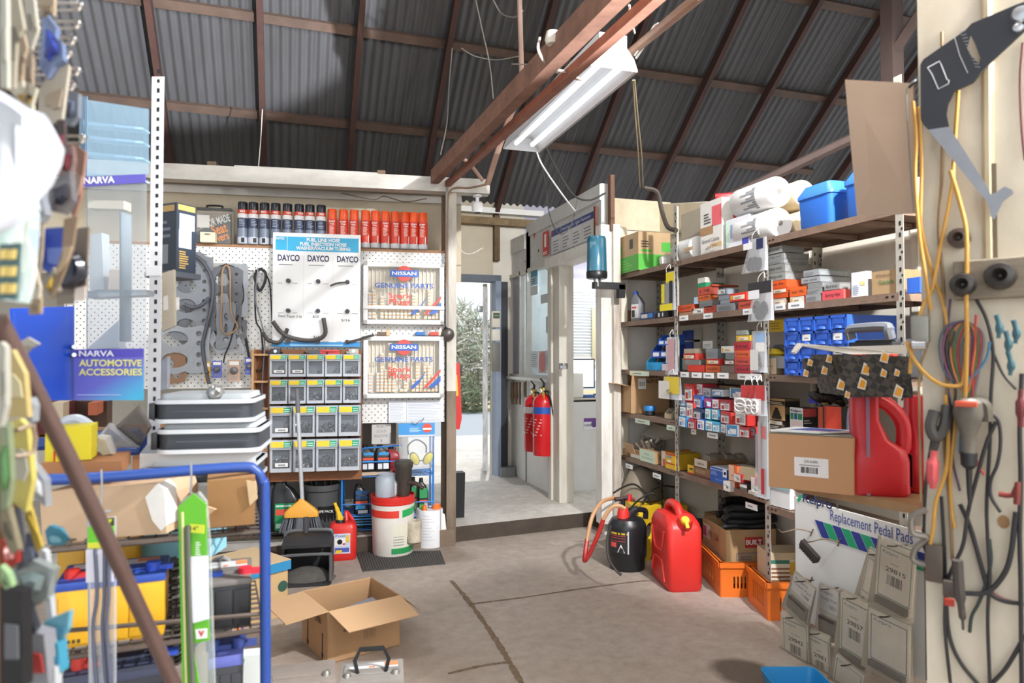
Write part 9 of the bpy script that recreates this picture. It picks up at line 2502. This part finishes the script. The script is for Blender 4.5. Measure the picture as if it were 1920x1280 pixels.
br=nt.nodes.new('ShaderNodeTexChecker');br.inputs['Scale'].default_value=1;br.inputs['Color1'].default_value=lin('#4a443e');br.inputs['Color2'].default_value=lin('#26221f');link(nt,mp,'Vector',br,'Vector')
link(nt,br,'Color',p_,'Base Color')
A=[at(1572,664,dd-.08),at(1705,668,dd-.2),at(1712,742,dd-.2),at(1590,748,dd-.08)]
Bk=[p+fv*.22 for p in A]
lo=min(p.z for p in A)
for p in(A[2],A[3],Bk[2],Bk[3]):
 p.z=zt_
b=B();b.corners([A[3],A[2],Bk[2],Bk[3],A[0],A[1],Bk[1],Bk[0]],PM);b.obj('carton_body',parent=t,smooth=False)
b=B();L0=[at(1508,672,dd+.05),at(1592,664,dd-.06),at(1598,702,dd-.06),at(1512,708,dd+.05)]
b.loft([L0,[p+fv*.02 for p in L0]],PM);L1=[at(1560,722,dd-.05),at(1600,706,dd-.08),at(1706,706,dd-.21),at(1710,742,dd-.21),at(1600,745,dd-.09)]
b.loft([L1,[p+fv*.015 for p in L1]],PM);b.obj('side_flap',parent=t,smooth=False,recalc=True)
b=B();L2=[at(1489,660,dd+.06),at(1500,643,dd+.06),at(1570,650,dd-.05),at(1702,646,dd-.2),at(1700,663,dd-.2),at(1595,664,dd-.09),at(1505,648,dd+.05),at(1493,663,dd+.06)]
b.loft([L2,[p+fv*.03 for p in L2]],mt('#e2ddd2',.6));b.obj('white_flap',parent=t,smooth=False,recalc=True)
b=B()
OR_,WH_=mt('#e8a02a',.5),mt('#e6e2d8',.5)
for i,(x,y,d2,s)in enumerate(((1660,670,-.16,1),(1625,693,-.12,1),(1618,720,-.12,1),(1578,722,-.07,.9),(1686,735,-.2,1.1),(1658,700,-.17,.7),(1683,699,-.2,.6),(1556,673,-.02,.7),(1547,695,-.01,.7),(1520,680,.03,.6),(1512,700,.04,.6),(1590,740,-.08,.6),(1588,690,-.06,.7))):
 for(w_,h_,c_,dz)in((13*s,14*s,WH_,.006),(9*s,9*s,OR_,.009)):
  q_=[(x-w_*.2-(2 if c_ is WH_ else 0),y-h_),(x+w_*.6,y-h_*.4),(x+w_*.3,y+h_*.8),(x-w_*.8,y+h_*.5)]
  slab(b,[(a,e,dd+d2-dz)for a,e in q_],.002,c_)
b.obj('flower_pattern',parent=t,smooth=False)
KX=2.40
A0,A1=onX(1490,928,KX),onX(1733,1003,KX)
kt=(A0.z+A1.z)/2
w=A0.y-A1.y
kb=.12
h=kt-kb
t=thing('pedal_pad_board','white display board for replacement pedal pads standing under the bench','display board',(KX,(A0.y+A1.y)/2,kb),-math.pi/2)
b=B();b.box((0,.006,h/2),(w,.01,h),mt('#dfe0de',.45));b.obj('board',parent=t,smooth=False)
b=B();b.box((w/2+.012,.01,h/2-.04),(.02,.03,h-.1),mt('#5a4636',.7,n=.5,ns=8));b.box((-w/2-.008,.02,h/2),(.012,.02,h),SHELF);b.obj('frame_strip',parent=t,smooth=False)
KB,KG=mt('#2b3a8f',.5),mt('#1aa070',.5)
b=B()
def ku(px,py):
 p=onX(px,py,KX)
 return((A0.y+A1.y)/2-p.y,p.z-kb)
(x,z)=ku(1532,940);b.text('Kelpro',x,z,.06,-.001,mt('#2f3a66',.5),w=.19,bold=.02)
(x,z)=ku(1564,948);b.text('2',x+.02,z,.03,-.001,GREYINK,w=.015)
(x0,z0),(x1,z1)=ku(1557,968),ku(1712,1008)
b.text('Replacement Pedal Pads',(x0+x1)/2,(z0+z1)/2,.07,-.001,mt('#3a4a9a',.5),w=x1-x0)
(x0,z0)=ku(1505,936);b.prism([(x0-.04,z0-.015),(x0-.02,z0+.02),(x0+.0,z0+.02),(x0-.02,z0-.015)],-.001,0,KG)
(xa_,za_),(xe,ze)=ku(1528,988),ku(1738,1046)
n=11
st=(xe-xa_)/n
zt2,zb2=ku(1545,979)[1],ku(1545,1000)[1]
for i in range(n):
 x=xa_+st*i
 b.prism([(x,zt2),(x+st*.92,zt2),(x+st*.92+.045,zb2-.02),(x+.045,zb2-.02)],-.001,0,KB if i%2==0 else KG)
b.obj('lettering',parent=t,smooth=False)
for i,(px,py)in enumerate(((1512,994),(1562,1012),(1510,1083))):
 x,z=ku(px,py)
 b=B();b.tube([(x+.04,0,z),(x,-.05,z+.01),(x-.02,-.12,z-.005),(x-.03,-.14,z+.01)],.003,mt('#6f5a48',.5,.4),n=3);b.cyl((x+.03,-.004,z-.02),(x+.05,-.004,z+.02),.003,mt('#6f5a48',.5),seg=5);b.obj('peg_hook',parent=t)
x,z=ku(1544,1030)
t2=thing('pedal_pad','single ribbed black pedal pad on a hook of the white board','pedal pad',(KX-.08,(A0.y+A1.y)/2-x,kb+z),-math.pi/2,rot=(0,R(28),-math.pi/2))
b=B();b.box((0,0,0),(.12,.025,.035),mt('#34302e',.6),bev=.006);b.obj('pad_body',parent=t2)
b=B()
for k in range(9):
 b.box((-.048+.012*k,0,-.02),(.006,.024,.012),mt('#2a2725',.6))
b.obj('rib',parent=t2,smooth=False)
DUST=mt('#e8e1d6',.5,n=.45,ns=12,n2='#beb29e')
DUSTC=clear('#c9bda6',.5,.2)
for i,(x0,y0,x1,y1,num,off,lab,pad,rot_)in enumerate(((1640,1020,1708,1140,'29815',.10,'dusty pedal pad pack highest on the board, hanging in front',True,.1),(1612,1030,1645,1125,'',.05,'dusty pack tilted behind the highest pedal pad pack',False,.25),(1574,1120,1628,1240,'29857',.09,'dusty pedal pad pack in the middle of the board',True,.05),(1628,1155,1705,1262,'',.11,'brown-smeared wide pedal pad pack at the lower right of the board',True,.03),(1470,1160,1520,1262,'29842',.12,'dusty pedal pad pack at the lower left of the board',True,-.06),(1520,1190,1560,1290,'2981',.11,'narrow dusty pedal pad pack in the lower middle of the board',False,-.05),(1476,1080,1515,1150,'',.13,'white-headed pack on the left hook of the board',True,.3),(1538,1104,1574,1190,'',.06,'white-labelled pack with a ribbed black pad in the middle left',True,0.0),(1560,1240,1612,1300,'',.13,'crumpled clear pack at the bottom of the board',False,.2),(1606,1130,1632,1180,'',.04,'brown crumpled pack between the middle and the highest packs',False,.1))):
 X=KX-off
 ym=(y0+y1)/2
 a,e=onX(x0,ym,X),onX(x1,ym,X)
 zt2,zb2=onX((x0+x1)/2,y0,X).z,onX((x0+x1)/2,y1,X).z
 w2,h2=a.y-e.y,zt2-zb2
 wh=i in(6,7)
 t2=thing('pedal_pad_pack',lab,'pedal pad pack',(X,(a.y+e.y)/2,zb2),0,'pedal pad packs on the white board',rot=(0,rot_,-math.pi/2))
 b=B();b.box((0,0,h2/2),(w2,.004,h2),DUST if not wh else mt('#c9c3b8',.5));b.obj('card',parent=t2,smooth=False)
 b=B()
 if wh:
  b.q(-w2*.5,h2*.5,w2*.5,h2*1.02,-.003,mt('#e0e1e2',.5));b.text('Kelpro',-w2*.1,h2*.9,h2*.1,-.004,INK,w=w2*.6);b.text('Pedal Pad',-w2*.02,h2*.76,h2*.09,-.004,mt('#3a4a66',.5),w=w2*.8);b.code(0,h2*.56,w2*.4,h2*.66,-.004,GREYINK,7)
 else:
  for q in((-.44,.12,.44,.135),(-.44,.9,.44,.915),(-.44,.12,-.42,.915),(.42,.12,.44,.915)):
   b.q(w2*q[0],h2*q[1],w2*q[2],h2*q[3],-.003,mt('#3f5a72' if i%2 else '#4a7a5a',.5))
  b.text('Kelpro',-w2*.15,h2*.84,h2*.07,-.003,mt('#3f5a72',.5),w=w2*.42)
  if num:
   b.lines(-w2*.15,h2*.68,w2*.2,h2*.71,-.003,1,GREYINK);b.text(num,w2*.02,h2*.58,h2*.1,-.003,INK,w=w2*.55,bold=.02);b.code(-w2*.2,h2*.34,w2*.22,h2*.5,-.003,INK,12)
 b.obj('card_print',parent=t2,smooth=False)
 if pad:
  b=B();b.box((0,-.012,h2*(.05 if not wh else .2)),(w2*.85,.02,h2*(.12 if not wh else .36)),mt('#4a4340',.6,n=.3,ns=20),bev=.004);b.obj('pad',parent=t2)
 b=B();b.corners([(-w2*.55,-.03,-h2*.06),(w2*.55,-.03,-h2*.06),(w2*.55,.006,-h2*.06),(-w2*.55,.006,-h2*.06),(-w2*.5,-.006,h2*1.05),(w2*.5,-.006,h2*1.05),(w2*.5,.006,h2*1.05),(-w2*.5,.006,h2*1.05)],clear('#d6ccba',.2,.2));b.obj('clear_bag',parent=t2,smooth=False)
 b=B();b.tube([(0,.05,h2*1.0),(0,-.02,h2*1.0),(0,-.05,h2*1.02)],.003,mt('#4a3f36',.5,.4),n=2);b.obj('hook',parent=t2)
b=B();b.box((0,0,.1),(.06,.03,.2),BLACK,bev=.012);tag(b.obj('black_case',loc=(SX+.03,onX(1446,942,SX+.03).y,.602),rz=-1.5),'small black case standing on the shelf edge left of the parcel carton','case')
b=B();b.box((0,0,.06),(.14,.1,.12),mt('#dcdcdc',.5));b.box((0,-.052,.105),(.15,.004,.02),mt('#8fb0b4',.5));tag(b.obj('white_carton',loc=(SX+.06,onX(1476,950,SX+.06).y,.602),rz=-1.5,smooth=False),'white carton edge behind the top corner of the pedal pad board','carton')
W=bpy.data.worlds.new('world')
SC.world=W
W.use_nodes=True
nt=W.node_tree
bg=nt.nodes['Background']
bg.inputs['Color'].default_value=(.86,.93,1.0,1)
bg.inputs['Strength'].default_value=1.6
def lamp(name,kind,loc,energy,color,size=.1,target=None,sy=None,**k):
 d=bpy.data.lights.new(name,kind)
 d.energy=energy
 d.color=color
 if kind=='AREA':
  d.size=size
  if sy:
   d.shape='RECTANGLE';d.size_y=sy
 elif kind in('POINT','SPOT'):
  d.shadow_soft_size=size
 for a,v in k.items():
  setattr(d,a,v)
 o=bpy.data.objects.new(name,d)
 COL.objects.link(o)
 o.location=loc
 if target is not None:
  o.rotation_euler=(Vector(target)-Vector(loc)).to_track_quat('-Z','Y').to_euler()
 return o
lamp('work_lamp','POINT',(2.0,.6,3.3),850,(.97,.98,1),.06)
lamp('front_daylight','AREA',(-.6,-6.0,2.2),190,(1,.98,.95),8.0,(-.2,4,1.3),4.0)
for i,(x,y,e)in enumerate(((-1.2,3.0,30),(1.9,2.6,42),(.4,1.2,18))):
 lamp('added_roof_fill','AREA',(x,y,3.75),e,(1,.98,.95),.3,(x,y,0),1.3)  # unseen area lamps added under the roof as even ambient fill
lamp('added_roof_spot','SPOT',(1.75,-1.9,.8),8500,(.86,.92,1),.03,(-.85,5.3,5.0),spot_size=R(26),spot_blend=.2)  # added spot that throws the lit patch onto the left roof
lamp('added_office_fill','AREA',(3.5,6.3,2.55),34,(1,1,1),.6,(3.5,6.3,0),1.2)  # added unseen fill that brightens the office interior
lamp('sun','SUN',(4,20,12),2.2,(1,.96,.9),.02,(3.0,17,0))
vs=SC.view_settings
vs.view_transform='Standard'
vs.look='None'
vs.exposure=0.0
vs.gamma=1.0
vs.use_curve_mapping=False
SC.cycles.use_denoising=True
SC.cycles.max_bounces=7
SC.cycles.diffuse_bounces=4
SC.cycles.glossy_bounces=3
SC.cycles.transmission_bounces=4
